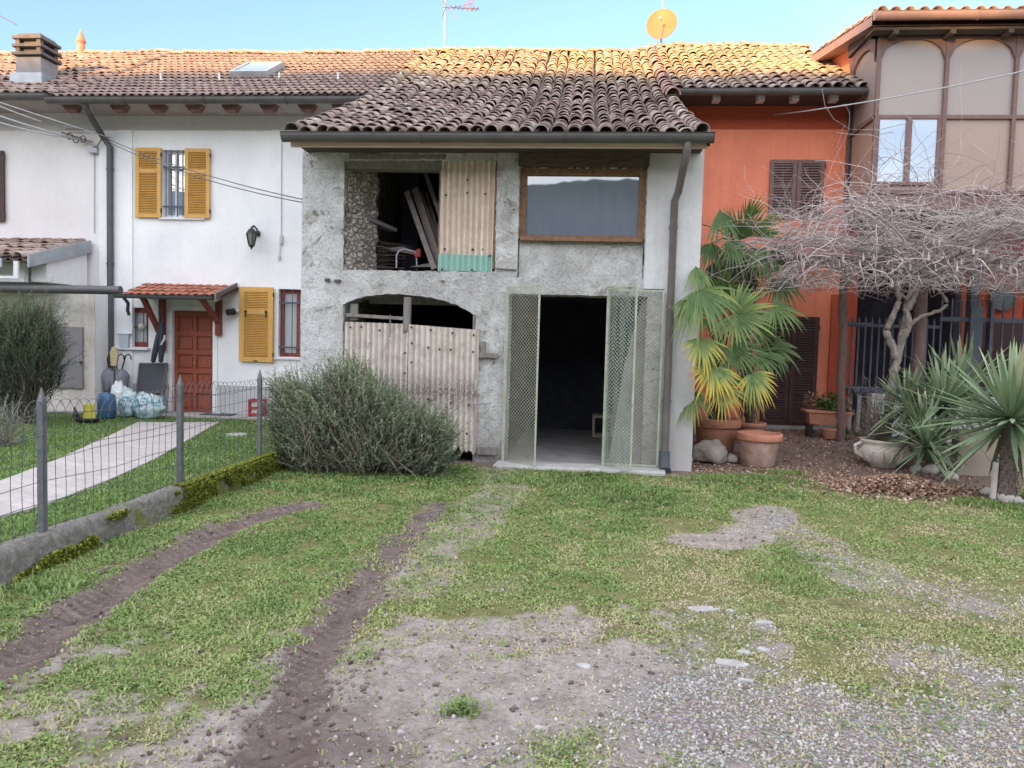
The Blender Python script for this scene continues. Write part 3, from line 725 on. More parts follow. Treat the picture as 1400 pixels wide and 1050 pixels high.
# ================================================================== barn
BN = thing('barn', 'tall unplastered stone barn with open loft and tiled roof, in the middle', 'barn', (-1.1, 9.65, 0))
BX0, BX1, BY = -3.73, 1.487, 9.66
loft = [(-3.16, 2.50), (-1.13, 2.51), (-1.13, 3.94), (-3.16, 3.93)]
winh = [(-.83, 2.45), (.79, 2.45), (.79, 3.86), (-.83, 3.86)]
ap = [(-3.15+1.79*k/24, 2.045-.115*k/24+.20*(1-abs(2*k/24-1)**2.4)**.9) for k in range(25)]
arch = [(-3.15, -.1)]+ap+[(-1.36, -.1)]
gar = [(-.93, -.1), (.85, -.1), (.85, 2.23), (-.93, 2.235)]
w = holed_wall([(BX0, -.15), (BX1, -.15), (BX1, 4.16), (BX0, 4.16)], [loft, winh, arch[::-1], gar], .055, .020, BY, .42, .012, .006, 1)
w.build('front_wall', 'barn_plaster', BN)
for xa, xb in ((BX0, -3.16), (1.05, BX1-.003)):
    b = MB(); b.bb(xa, xb, BY+.05, 13.68, -.1, 4.10); n = 8     # gable shoulder climbs to the roof
    for k in range(n):
        ya = 9.75+(13.68-9.75)*k/n; yb = 9.75+(13.68-9.75)*(k+1)/n; b.bb(xa, xb, ya, yb, 4.1, float(zr(ya))-.09)
    b.build('side_wall', 'rough_stone', BN)
# rough rubble inner face of the loft side wall
def rubble(x, y0, y1, z0, z1, name, amp=.05, step=.05, seed=0):
    ny = int((y1-y0)/step); nz = int((z1-z0)/step); Yg, Zg = np.meshgrid(np.linspace(y0, y1, ny), np.linspace(z0, z1, nz), indexing='ij')
    Xg = x+.47*np.clip(Yg-y0, 0, .62)-4.0*np.clip(Yg-y0-.62, 0, .12)+amp*(fbm(Yg*6, Zg*8, seed, 4)-.4)
    V = np.stack([Xg, Yg, Zg], 2).reshape(-1, 3); i = np.arange(ny*nz).reshape(ny, nz)
    F = np.stack([i[:-1, :-1], i[1:, :-1], i[1:, 1:], i[:-1, 1:]], 2).reshape(-1, 4)
    return nplink(name, V, [F], MATS['rough_stone'], BN)
rubble(-3.17, BY+.03, 10.5, 2.5, 4.05, 'rubble_jamb', .11, .035)
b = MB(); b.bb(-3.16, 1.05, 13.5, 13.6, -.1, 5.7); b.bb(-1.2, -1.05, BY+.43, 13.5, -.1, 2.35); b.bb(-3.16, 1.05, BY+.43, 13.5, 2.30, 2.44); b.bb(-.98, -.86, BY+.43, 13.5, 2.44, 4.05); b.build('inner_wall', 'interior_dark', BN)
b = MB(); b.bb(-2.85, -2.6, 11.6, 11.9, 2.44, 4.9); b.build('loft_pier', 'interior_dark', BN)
b = MB(); b.bb(-.92, .84, BY-.02, 13.5, -.08, .045); b.build('floor_slab', 'garage_floor', BN)
# smooth pale pillars
for nm, poly, sd in (('pillar', [(.80, 4.12), (BX1+.004, 4.12), (BX1+.004, -.1), (1.06, -.1), (1.06, 2.33), (.80, 2.33)][::-1], 2), ('pillar', [(-1.12, 2.56), (-.835, 2.54), (-.83, 4.12), (-1.12, 4.12)], 3)):
    m = holed_wall(poly, [], .08, .006, BY-.035, .1, .003, .004, sd)
    m.prism([(x, BY-.028, z) for x, z in poly], (0, .2, 0)); m.build(nm, 'pale_pillar_plaster' if sd == 2 else 'barn_plaster', BN)
# infill panel below the window
m = holed_wall([(-.82, 2.44), (.78, 2.44), (.78, 2.93), (-.82, 2.93)], [], .06, .014, BY+.07, .1, .012, .004, 6); m.build('infill_panel', 'barn_plaster', BN)
b = MB(); b.bb(-.82, .78, BY+.11, BY+.3, 2.44, 2.93); b.bb(-.85, .80, BY+.20, BY+.24, 2.9, 3.9); b.build('infill_backing', 'interior_dark', BN)
# lintels
b = MB(); b.box((-2.5, BY+.12, 3.885), (1.36, .2, .11), Matrix.Rotation(.012, 3, 'Y')); b.box((-2.45, BY+.06, 3.99), (1.3, .14, .07)); b.build('lintel', 'grey_wood', BN, bevel=.012)
b = MB(); b.box((-.02, BY-.0, 3.955), (1.66, .2, .19)); b.build('lintel', 'dark_wood', BN, bevel=.012)
# window
wr = (-.80, .765, 2.955, 3.845); b = MB(); y = BY+.045; x0, x1, z0, z1 = -.86, .82, 2.955, 3.90
b.bb(x0, x0+.12, y, y+.09, z0, z1); b.bb(x1-.12, x1, y, y+.09, z0, z1); b.bb(x0+.12, x1-.12, y, y+.09, z1-.13, z1); b.bb(x0+.12, x1-.12, y, y+.09, z0, z0+.05); b.bb(-.81, .77, y-.07, y+.01, z0-.035, z0+.02)
bw = b.build('window', 'frame_wood', BN, bevel=.005)
b = MB(); b.bb(x0+.12, x1-.12, y+.04, y+.048, z0+.05, z1-.13); b.build('pane', 'dusty_glass', bw)
# roof
tile_field(BN, -3.54, 1.30, 9.02, 17.0, .193, .285, .093, .40, 'old_tiles', 1.25, .92, seed=21)
deck(BN, -3.66, 1.42, 9.0, 17.0, -.045, 'dark_wood')
ridge_caps(BN, -3.6, 1.5, 17.0, 8.12, 'ridge_tiles', 5)
# verge rows: loose cover tiles on both edges, and the pinkish cap row along the right verge
def verge(x, y0, y1, R, m, dz, seed, name='verge_tiles', expo=.30):
    rg = np.random.default_rng(seed); T, F = tile_tmpl(R, .42); Y = np.array(tile_rows(y0, y1, expo)); N = len(Y)
    S = np.array([srf(v) for v in Y]); th = np.arctan(S)+rg.normal(0, .02, N); z = np.zeros(N)
    M = np.stack([np.stack([np.ones(N), z, z], 1), np.stack([z, np.cos(th), np.sin(th)], 1), np.stack([z, -np.sin(th), np.cos(th)], 1)], 2)
    V, Fs = inst(T, [F], M, np.stack([x+rg.normal(0, .012, N), Y, zr(Y)+dz+rg.normal(0, .006, N)], 1))
    return nplink(name, V, Fs, MATS[m], BN, {'rnd': np.repeat(rg.random(N), len(T))})
verge(-3.60, 9.02, 13.1, .10, 'old_tiles', .03, 31)
verge(-3.62, 13.1, 17, .10, 'old_tiles', .06, 35)
verge(1.36, 9.02, 12.9, .09, 'old_tiles', .02, 32)
verge(1.36, 12.2, 16.9, .12, 'pink_cap', .10, 33)
b = MB()
for k in range(8):
    ya = 9.0+k*.5; yb = ya+.5; za, zb_ = float(zr(ya)), float(zr(yb))
    b.add([(1.455, ya, za+.05), (1.455, yb, zb_+.05), (1.455, yb, zb_-.12), (1.455, ya, za-.12), (1.42, ya, za+.05), (1.42, yb, zb_+.05), (1.42, yb, zb_-.12), (1.42, ya, za-.12)], [(0, 1, 2, 3), (4, 5, 6, 7)[::-1], (0, 4, 5, 1), (3, 2, 6, 7)])
b.build('verge_flashing', 'zinc', BN)
gutter(BN, -3.72, 1.49, 8.98, 4.085, .082)
b = MB(); b.bb(-3.66, 1.44, 9.075, 9.10, 3.955, 4.06); b.build('fascia_board', 'fascia_wood', BN)
b = MB(); b.bb(-3.66, 1.44, 9.10, BY+.05, 4.035, 4.06)
for k in range(6): pass
b.build('soffit', 'dark_wood', BN)
# downpipe with a dark shoe at the foot
X = at(914, 480, BY-.1).x
b = MB(); b.tube([(X+.06, 8.99, 4.02), (X+.06, 8.99, 3.93), (X+.05, 9.12, 3.80), (X+.03, 9.44, 3.52), (X, 9.53, 3.42), (X, 9.545, .22)], .048, 12)
for z in (.9, 2.1, 3.1): b.tube([(X, 9.545, z-.018), (X, 9.545, z+.018)], .058, 12)
b.build('downpipe', 'pipe_metal', BN)
b = MB(); b.tube([(X-.0, 9.545, .26), (X, 9.53, .10), (X-.0, 9.42, .02)], [.065, .066, .075], 12); b.build('downpipe_shoe', 'sling_fabric', BN)
# corrugated sheets
def corr(b, x0, x1, z0, z1, y, pitch=.076, amp=.019, rag=0.0, seed=0, lean=0., nz=14, tilt=0.0):
    rnd = random.Random(seed); n = int((x1-x0)/pitch*10); V = []; F = []; th = .0
    bot = [z0+(rag*mnoise.fractal(Vector((i*.06, seed, 0)), .6, 2, 4) if rag else 0) for i in range(n+1)]
    for i in range(n+1):
        x = x0+(x1-x0)*i/n
        for k in range(nz+1):
            zz = bot[i]+(z1+tilt*(x-x0)-bot[i])*k/nz
            V.append((x+.006*mnoise.noise(Vector((x, zz, seed+3))), y+amp*math.cos(2*PI*(x-x0)/pitch)+.012*mnoise.noise(Vector((x*2, zz*2, seed)))+lean*(zz-z0), zz))
    for i in range(n):
        for k in range(nz): a = i*(nz+1)+k; F.append((a, a+nz+1, a+nz+2, a+1))
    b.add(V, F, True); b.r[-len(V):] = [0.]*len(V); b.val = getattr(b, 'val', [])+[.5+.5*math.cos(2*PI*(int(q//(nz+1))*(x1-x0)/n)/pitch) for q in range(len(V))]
def valley_shade(o, b):
    a = o.data.attributes.new('valley_shade', 'FLOAT', 'POINT'); v = np.zeros(len(o.data.vertices), np.float32); k = np.array(b.val, np.float32); v[:len(k)] = k**2; a.data.foreach_set('value', v); return o
def nails(parent, pts, y, r=.016):
    for x, z in pts:
        b = MB(); b.tube([(x, y, z), (x, y-.012, z)], [r, r*.6], 7); b.build('nail', 'black_iron', parent)
b = MB(); corr(b, -1.88, -1.145, 2.72, 3.95, BY+.03, seed=1); ls = valley_shade(b.build('loft_sheet', 'loft_sheet', BN), b)
nails(ls, [(-1.80, 3.50), (-1.52, 3.53), (-1.28, 3.52), (-1.80, 2.80), (-1.43, 2.80), (-1.3, 2.8), (-1.52, 3.7)], BY+.02)
b = MB(); corr(b, -1.885, -1.16, 2.515, 2.735, BY+.016, seed=2, nz=4); ls2 = valley_shade(b.build('loft_sheet', 'green_sheet', BN, 'pale green lower sheet of the loft opening'), b)
nails(ls2, [(-1.83, 2.53), (-1.43, 2.53), (-1.2, 2.72)], BY+.005)
b = MB(); b.bar((-1.15, BY+.02, 2.55), (-1.14, BY+.02, 3.9), .03); b.bar((-1.87, BY+.07, 2.52), (-1.87, BY+.07, 3.93), .05); b.build('sheet_batten', 'frame_wood', ls)
def leaf(x0, x1, z0, z1, y, seed, rag, tilt, label):
    b = MB(); corr(b, x0, x1, z0, z1, y, seed=seed, rag=rag, nz=24, tilt=tilt, lean=.006)
    d = valley_shade(b.build('arch_door', 'rusty_sheet', BN, label), b); return d
dl = leaf(-3.15, -2.265, .12, 1.815, BY+.02, 5, .05, -.012, 'left corrugated leaf of the arched doorway')
d2 = leaf(-2.255, -1.31, .13, 1.80, BY-.03, 6, .09, -.055, 'right corrugated leaf of the arched doorway')
nails(dl, [(-3.05, 1.74), (-2.9, 1.75), (-2.65, 1.71), (-2.3, 1.42), (-2.3, 1.15), (-2.3, .5)], BY+.005)
nails(d2, [(-2.21, 1.76), (-1.95, 1.73), (-1.66, 1.70), (-1.38, 1.68), (-2.2, 1.55), (-1.98, 1.5), (-1.83, 1.48), (-1.68, 1.48), (-1.38, 1.46), (-2.2, 1.3), (-1.96, .82), (-1.66, .78), (-1.42, .76), (-1.44, .38), (-1.9, .35)], BY-.045)
b = MB(); b.bb(-3.1, -2.3, BY+.06, BY+.09, .2, 1.75); b.bb(-2.22, -1.36, BY+.02, BY+.05, .25, 1.6); b.build('door_frame', 'dark_wood', dl)
b = MB(); b.box((-2.29, BY+.05, 1.93), (.095, .07, .46), Matrix.Rotation(.01, 3, 'Y')); b.build('door_post', 'grey_wood', BN, bevel=.006)
b = MB(); b.box((-3.02, BY+.08, 1.95), (.10, .06, .22)); b.box((-1.37, BY+.05, 1.86), (.07, .06, .22)); b.bar((-3.12, BY+.03, 1.905), (-2.32, BY+.03, 1.875), .03, .045); b.tube([(-2.5, BY-.02, 1.92), (-2.5, BY-.025, 1.62)], .009, 6); b.build('door_rail', 'grey_wood', BN, bevel=.004)
b = MB(); b.bb(-2.9, -1.45, BY+.36, BY+.42, 2.08, 2.2); b.build('inner_beam', 'grey_wood', BN)
b = MB(); b.box((-1.18, BY-.045, 1.42), (.24, .06, .06)); b.box((-1.25, BY-.035, 1.50), (.06, .05, .2)); b.box((-1.16, BY-.04, .16), (.27, .05, .10)); b.tube([(-1.34, BY-.06, .76), (-1.12, BY-.05, .80)], .007, 6); b.build('latch_block', 'grey_wood', BN, bevel=.005)
b = MB(); b.box((-3.36, BY-.03, 2.36), (.06, .04, .04)); b.build('iron_peg', 'dark_wood', BN)
b = MB(); b.box((-3.22, BY-.035, 2.35), (.08, .04, .035)); b.build('iron_peg', 'dark_wood', BN)
# wire mesh gates
def gate_leaf(parent, a, c, z0, z1, m, mm, label, skew=0):
    """leaf between two plan points a and c"""
    a = Vector((a[0], a[1], 0)); c = Vector((c[0], c[1], 0)); d = c-a; L = d.length
    P = lambda u, z: a+d*u+Vector((0, 0, z+skew*u))
    b = MB(); w = .024
    b.bar(P(0, z0), P(0, z1), w); b.bar(P(1, z0), P(1, z1), w)
    for z in (z0, z1): b.bar(P(.0, z), P(1., z), w*.9, w)
    b.bar(P(.03, z0+.03), P(.03, z1-.03), .012); 
    g = b.build('gate_leaf', m, parent, label)
    b = MB(); nx = max(5, int(L/.050)); dz = .025; nz = int((z1-z0)/dz); r = .0028
    for i in range(nx*2+1):
        pass
    for k in range(nz):
        for i in range(nx):
            za = z0+(z1-z0)*k/nz; zb = z0+(z1-z0)*(k+1)/nz; u0 = i/nx; u1 = (i+1)/nx; um = (u0+u1)/2
            if k % 2 == 0: segs = ((u0, za, um, zb), (u1, za, um, zb))
            else: segs = ((um, za, u0, zb), (um, za, u1, zb))
            for (p, q, s_, t_) in segs:
                A = P(p, q); B_ = P(s_, t_); dd = (B_-A).normalized(); n = d.normalized().cross(Vector((0, 0, 1)))
                s1 = n.cross(dd)*r; s2 = n*r*.8
                b.add([A-s1, A+s1, B_+s1, B_-s1, A+s2, B_+s2], [(0, 1, 2, 3), (0, 4, 5, 3), (4, 1, 2, 5)])
    b.build('wire_mesh', mm, g)
    return g
g1 = at(738, 390, 9.27); gate_leaf(BN, (-.955, 9.60), (g1.x, 9.27), .03, 2.31, 'gate_paint', 'gate_mesh', 'left wire mesh gate leaf swung outwards', .01)
g2 = at(833, 393, 9.50); g3 = at(871, 388, 9.12)
gate_leaf(BN, (g2.x-.0, 9.57), (1.045, 9.57), .06, 2.30, 'gate_paint', 'gate_mesh', 'flat right wire mesh gate leaf against the wall')
gate_leaf(BN, (g2.x-.01, 9.53), (g3.x, 9.12), .02, 2.31, 'gate_paint', 'gate_mesh_green', 'green wire mesh gate leaf swung outwards', .02)
# board leaning in the right of the garage
b = MB(); b.prism([(.44, BY+.16, .05), (.86, BY+.06, .05), (.86, BY+.08, 2.2), (.80, BY+.10, 2.2), (.60, BY+.15, 1.35)], (0, .03, 0)); tag(b.build('leaning_board', 'grey_board'), 'grey mottled slab leaning behind the right mesh gate', 'board')

# ================================================================== red house
RH = thing('orange_house', 'orange plastered house with brown shutters right of the barn', 'house', (3.1, YW, 0))
RX0, RX1 = 1.48, 4.66
u2 = box_from(at(1053, 219, YW), at(1123, 300, YW)); d3 = box_from(at(1045, 432, YW), at(1112, 582, YW))
zsp = at(1060, 177, YW).z
holed_wall([(RX0, 0), (RX1, 0), (RX1, zsp), (RX0, zsp)], [], .2, .010, YW, .2, 0, 0, 8).build('front_wall', 'orange_plaster', RH)
b = MB(); b.bb(RX0, RX1, YW+.012, YW+.3, zsp, 5.95); b.build('upper_wall', 'red_plaster', RH)
b = MB(); b.bb(RX0, RX1, YW+.05, YW+.3, 0, zsp); b.build('wall_core', 'red_plaster', RH)
b = MB(); b.bb(at(1112, 540, YW).x+.12, RX1+.01, YW-.06, YW+.02, 0, .72); b.build('plinth', 'plinth_plaster', RH)
b = MB(); b.bb(at(1135, 440, YW).x, RX1, YW-.05, YW+.02, .72, 2.6); b.build('pilaster', 'red_plaster', RH)
q0 = u2; ww = (u2[1]-u2[0])/2; louvre_shutter(RH, (u2[0], YW-.05, u2[2]), ww-.006, u2[3]-u2[2], 'brown_shutter', 'brown_shutter', mid=.45, slat=.045, label='left brown shutter of the upper window')
louvre_shutter(RH, (u2[0]+ww+.006, YW-.05, u2[2]), ww-.006, u2[3]-u2[2], 'brown_shutter', 'brown_shutter', mid=.45, slat=.045, label='right brown shutter of the upper window')
ww = (d3[1]-d3[0])/2
louvre_shutter(RH, (d3[0], YW-.06, .26), ww-.006, d3[3]-.26, 'dark_shutter', 'dark_shutter', name='door_shutter', mid=.5, slat=.045, label='left dark louvred door leaf')
louvre_shutter(RH, (d3[0]+ww+.006, YW-.06, .26), ww-.006, d3[3]-.26, 'dark_shutter', 'dark_shutter', name='door_shutter', mid=.5, slat=.045, label='right dark louvred door leaf')
b = MB(); b.bb(d3[0]-.2, d3[1]+.15, YW-.5, YW, .05, .24); b.build('door_step', 'concrete', RH, bevel=.01)
tile_field(RH, 1.46, 4.72, 13.0, 17.0, .20, .29, .094, .40, 'old_tiles', .9, .92, dz=.08, seed=41)
deck(RH, 1.42, 4.72, 12.98, 17.0, .04)
ridge_caps(RH, 1.5, 4.7, 17.0, 8.20, 'ridge_tiles', 6)
b = MB(); b.bb(-3.7, 4.7, 17.0, 17.1, 5, 8.1); b.build('rear_wall', 'interior_dark', RH)
gutter(RH, 1.50, at(1184, 125, 12.9).x, 12.92, 5.92, .078)
b = MB(); b.bb(1.5, 4.62, 13.02, YW+.05, 5.90, 5.93); b.build('soffit', 'dark_wood', RH)
for px in (978, 1038, 1084, 1137):
    c = at(px, 140, 13.2); b = MB(); b.bb(c.x-.06, c.x+.06, 13.05, 13.22, 5.79, 5.90); b.build('rafter', 'pale_rafter', RH)

# ================================================================== glazed building on the right
TH = thing('glazed_house', 'tall orange building with brown glazed arched bay at right', 'building', (6.7, 13, 0))
TX = at(1200, 150, 12.55).x-.05; TY = 12.55; ztop = 6.70; zb_ = 4.15
TXR = 10.4
b = MB(); b.bb(TX, TXR, TY, YW+2.5, zb_-.25, zb_); b.build('bay_floor', 'tower_frame', TH)
b = MB(); b.bb(TX-.0, TXR, 15.6, 15.8, 0, 7.2); b.build('rear_wall', 'orange_plaster', TH)
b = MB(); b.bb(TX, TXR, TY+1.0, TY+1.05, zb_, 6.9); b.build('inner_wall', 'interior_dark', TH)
b = MB(); b.bb(4.665, 4.665+.32, YW+.0, 17.5, 4.2, 7.25); b.build('end_wall', 'orange_plaster', TH)
b = MB(); b.bb(4.72, TXR, YW+.02, YW+.3, 6.55, 7.1); b.build('upper_wall', 'orange_plaster', TH)
def arch_bay(xa, xb, frame, panel, low, P):
    """one bay between posts; P maps (u along, z, out) to a point"""
    w = xb-xa; zt = 5.36; ztp = 6.66; r = .33; cz = ztp-r*.55
    # spandrels over the arch
    N = 14; arc = [(xa+.03+(w-.06)*k/N, ztp-.08-r*(1-math.sqrt(max(0, 1-(2*k/N-1)**2)))*1.0) for k in range(N+1)]
    for side in (0, 1):
        rng = range(0, N//2) if side == 0 else range(N//2, N)
        for k in rng:
            a, c = arc[k], arc[k+1]
            q = [P(a[0], a[1], -.02), P(c[0], c[1], -.02), P(c[0], ztp, -.02), P(a[0], ztp, -.02)]
            frame.add(q+[P(a[0], a[1], .03), P(c[0], c[1], .03)], [(0, 1, 2, 3), (0, 4, 5, 1)])
    panel.add([P(xa, zt, .02), P(xb, zt, .02), P(xb, ztp, .02), P(xa, ztp, .02)], [(0, 1, 2, 3)])
    low.add([P(xa, zb_, .02), P(xb, zb_, .02), P(xb, zt, .02), P(xa, zt, .02)], [(0, 1, 2, 3)])
Pf = lambda u, z, o: Vector((u, TY+o, z))
Ps = lambda u, z, o: Vector((TX+o, u, z))
fr = MB(); pn = MB(); lw = MB()
xs = [TX+.03, at(1291, 150, TY).x, at(1386, 150, TY).x]; xs += [xs[-1]+(xs[2]-xs[1])*k for k in (1, 2, 3)]
winbay = []
for i in range(len(xs)-1):
    if i == 0:
        dummy = MB(); arch_bay(xs[i], xs[i+1], fr, pn, dummy, Pf)
    else: arch_bay(xs[i], xs[i+1], fr, pn, lw, Pf)
arch_bay(TY+.03, YW-.02, fr, pn, lw, Ps)
for x in xs: fr.bb(x-.03, x+.03, TY-.03, TY+.03, zb_, 6.72)
fr.bb(TX-.03, TX+.03, YW-.06, YW, zb_, 6.72)
for z in (zb_+.03, 5.36, 6.69): fr.bb(TX, xs[-1], TY-.025, TY+.028, z-.03, z+.03); fr.bb(TX-.025, TX+.028, TY, YW, z-.03, z+.03)
# inner window casement of the first bay
x0, x1 = xs[0]+.03, xs[1]-.03; z1 = 5.33; z0 = at(1240, 249, TY).z
fr.bb(x0, x1, TY-.03, TY+.02, z0-.05, z0); xm = at(1241, 200, TY).x; fr.bb(xm-.04, xm+.04, TY-.035, TY+.02, z0, z1); fr.bb(x0, x0+.03, TY-.02, TY+.02, z0, z1); fr.bb(x1-.06, x1, TY-.02, TY+.02, z0, z1)
lw.bb(x0, x1, TY+.015, TY+.02, zb_, z0-.05)
bay = fr.build('bay_frame', 'tower_frame', TH); pn.build('bay_panels', 'tower_panel', bay); lw.build('lower_panels', 'tower_panel_low', bay)
b = MB(); b.bb(x0+.03, xm-.04, TY+.0, TY+.006, z0, z1); b.bb(xm+.04, x1-.06, TY+.0, TY+.006, z0, z1); b.build('window_pane', 'clear_pane', bay)
# roof of the bay
ey = 12.22; ez = at(1195, 22, ey).z; ex = at(1193, 17, ey).x; bz = at(1142, 48, 14.0).z
sl = (7.42-ez)/(15.6-ey)
b = MB()
b.add([(ex, ey, ez), (TXR, ey, ez), (TXR, 15.9, ez+sl*(15.9-ey)), (ex, 15.9, ez+sl*(15.9-ey)), (ex, ey, ez-.14), (TXR, ey, ez-.14), (TXR, 15.9, ez-.14+sl*(15.9-ey)), (ex, 15.9, ez-.14+sl*(15.9-ey))], [(0, 1, 2, 3), (7, 6, 5, 4), (3, 7, 4, 0)])
rr = b.build('roof', 'red_zinc', TH)
zf2 = lambda Y: ez+.03+sl*(np.asarray(Y)-ey)
tile_field(TH, ex+.05, TXR, ey+.02, 15.8, .205, .32, .085, .40, 'left_tiles', .6, .9, False, 0, zf2, lambda y: sl, 51)
gutter(TH, ex+.01, TXR, ey-.08, ez+.0, .085, 'red_zinc')
b = MB(); b.bb(ex+.05, TXR, ey+.05, TY+.05, ez-.19, ez-.15)
for k in range(7): b.bb(ex+.35+k*.85, ex+.43+k*.85, ey+.05, TY, ez-.25, ez-.19)
b.bb(TX-.1, TXR, TY-.06, TY+.08, 6.72, ez-.19); b.bb(TX-.08, TX+.1, TY, YW, 6.72, 7.05); b.build('eave_beam', 'dark_wood', TH)
# porch under the bay
b = MB(); b.bb(4.95, 6.55, 14.9, 15.0, 0, 3.95); b.bb(6.5, 6.6, 13.6, 14.9, 0, 3.95); b.build('porch_wall', 'interior_dark', TH)
b = MB(); b.bb(6.6, TXR, 13.6, 13.75, 0, 3.95); b.bb(4.665, 4.9, YW, 15.0, 0, 4.2); b.build('porch_wall', 'red_plaster', TH)
b = MB(); b.bb(4.7, TXR, 12.55, 15.6, .12, .2); b.build('porch_floor', 'concrete', TH)
b = MB(); b.bb(6.9, 7.8, 13.55, 13.6, .2, 2.2); b.build('porch_door', 'dark_shutter', TH)
# ------------------------------------------------------------------ ground: one sheet to the horizon
def seg_dist(X, Y, pts):
    """distance to a polyline, signed cross distance and run length"""
    best = np.full(X.shape, 1e9); side = np.zeros(X.shape); run = np.zeros(X.shape); acc = 0
    for (a, c) in zip(pts[:-1], pts[1:]):
        ax, ay = a[0], a[1]; dx, dy = c[0]-ax, c[1]-ay; L = math.hypot(dx, dy)
        t = np.clip(((X-ax)*dx+(Y-ay)*dy)/(L*L), 0, 1); px, py = ax+dx*t, ay+dy*t
        d = np.hypot(X-px, Y-py); s = ((X-ax)*dy-(Y-ay)*dx)/L
        m = d < best; best = np.where(m, d, best); side = np.where(m, s, side); run = np.where(m, acc+t*L, run); acc += L
    return best, side, run
G = lambda px, py: tuple(gz(px, py)[:2])
RUT_A = [G(-260, 1010), G(0, 912), G(90, 850), G(190, 785), G(290, 733), G(360, 706), G(415, 692)]
RUT_B = [G(330, 1120), G(385, 1010), G(440, 890), G(490, 815), G(540, 750), G(575, 712), G(600, 690)]
def ell(X, Y, c, rx, ry, px=None):
    return np.hypot((X-c[0])/rx, (Y-c[1])/ry)
def ground_masks(X, Y):
    n1 = fbm(X*1.1+3, Y*1.1, 1, 4); n2 = fbm(X*3.5, Y*3.5+7, 2, 4); n3 = fbm(X*9, Y*9, 4, 3)
    dA, sA, rA = seg_dist(X, Y, RUT_A); dB, sB, rB = seg_dist(X, Y, RUT_B)
    w = (n2-.5)*.28
    n5 = fbm(X*22, Y*22, 21, 2); n4 = fbm(X*14, Y*14, 9, 3); w = w+(n4-.5)*.16
    rutA = 1-sstep(.10, .27, dA+w*.6); rutB = (1-sstep(.06, .25, dB+w*.9))*(.55+.45*sstep(.35, .55, n2+.25*(Y < 4.6)))
    rut = np.maximum(rutA, rutB)
    # bare trodden earth
    def blob(pts, r): d, _, _ = seg_dist(X, Y, pts); return 1-sstep(.55, 1.15, d/r+(n1-.5)*1.0+(n2-.5)*.7)
    bare = blob([G(520, 1000), G(700, 955), G(860, 930)], .75)
    bare = np.maximum(bare, blob([G(330, 1060), G(480, 1000)], .55))
    bare = np.maximum(bare, .85*blob([G(600, 960), G(640, 880), G(760, 860)], .40))
    bare = np.maximum(bare, .62*blob([G(560, 800), G(640, 720), G(690, 670), G(680, 640)], .34))
    bare = np.maximum(bare, .45*blob([G(640, 800), G(690, 800)], .22))
    bare = np.maximum(bare, .9*blob([G(950, 738), G(1010, 735), G(1060, 700)], .30))
    bare = np.maximum(bare, .35*blob([G(-50, 960), G(90, 930), G(250, 900)], .28))
    bare = np.maximum(bare, .38*blob([G(30, 1050), G(200, 1000), G(330, 1010)], .45))
    front = 1-sstep(9.05, 9.45, Y+(n2-.5)*.5)
    wallfoot = (1-front)*(X > -3.4)*(X < 9)
    # gravel: strip by the pots' lawn and the drive at lower right
    grav = blob([G(1050, 705), G(1110, 735), G(1180, 780), G(1230, 800)], .34)*.85
    grav = grav*.85*sstep(.18, .46, n2*.5+n5*.5)
    grav = np.maximum(grav, blob([G(1420, 1040), G(1180, 1000), G(980, 960)], .58)*sstep(.22, .50, n2*.5+n1*.2+n5*.3))
    grav = np.maximum(grav, blob([G(1420, 960), G(1250, 900)], .45)*.85*sstep(.30, .60, n2*.5+n5*.5))
    grav = np.maximum(grav, blob([G(1420, 850), G(1330, 810), G(1250, 830)], .45)*.55)
    grav = np.maximum(grav, blob([G(960, 900), G(900, 990), G(780, 1060)], .45)*.5*sstep(.3, .6, n2*.5+n5*.5))
    grav = np.maximum(grav, blob([G(980, 840), G(1010, 900)], .35)*.55)
    far = sstep(2.6, 5.5, Y)
    olive = sstep(.38, .68, n1+.22*sstep(-.2, 1.4, X)-.15*sstep(5.4, 6.8, Y))*sstep(-1.2, .6, X)
    patchy = sstep(.34, .60, n1*.25+n2*.35+n3*.25+n5*.15+.06+.08*far-.06*(1-sstep(3.4, 4.6, Y))+.05*(1-sstep(-1.2, .2, X))*sstep(3.6, 4.6, Y))
    grass = patchy*(1-bare*.97)*(1-rut)*(1-np.clip(grav*.78, 0, 1))*front
    grass = np.where(X > 2.2, grass*(1-.5*sstep(7.9, 8.6, Y)*sstep(2.4, 3.4, X)), grass)
    grass = grass*(X > -3.55)
    tread = np.zeros(X.shape)
    for d_, s_, r_ in ((dA, sA, rA), (dB, sB, rB)):
        tread = np.maximum(tread, (np.sin(2*PI*(r_-np.abs(s_)*.5+.05*(fbm(X*5, Y*5, 41, 2)-.5))/.075) < -.1)*(d_ < .14)*(1-.6*sstep(.4, .6, n2)))
    tread = np.maximum(tread, .9*np.exp(-((sA-.16)/.03)**2)*(dA < .3))
    return dict(tread=tread, grass=np.clip(grass, 0, 1), gravel=np.clip(grav*(1-rut), 0, 1), mud=rut, bare=np.clip(bare, 0, 1), olive=olive, foot=wallfoot, runA=rA, sA=sA, dA=dA, dB=dB, sB=sB, runB=rB, n2=n2)
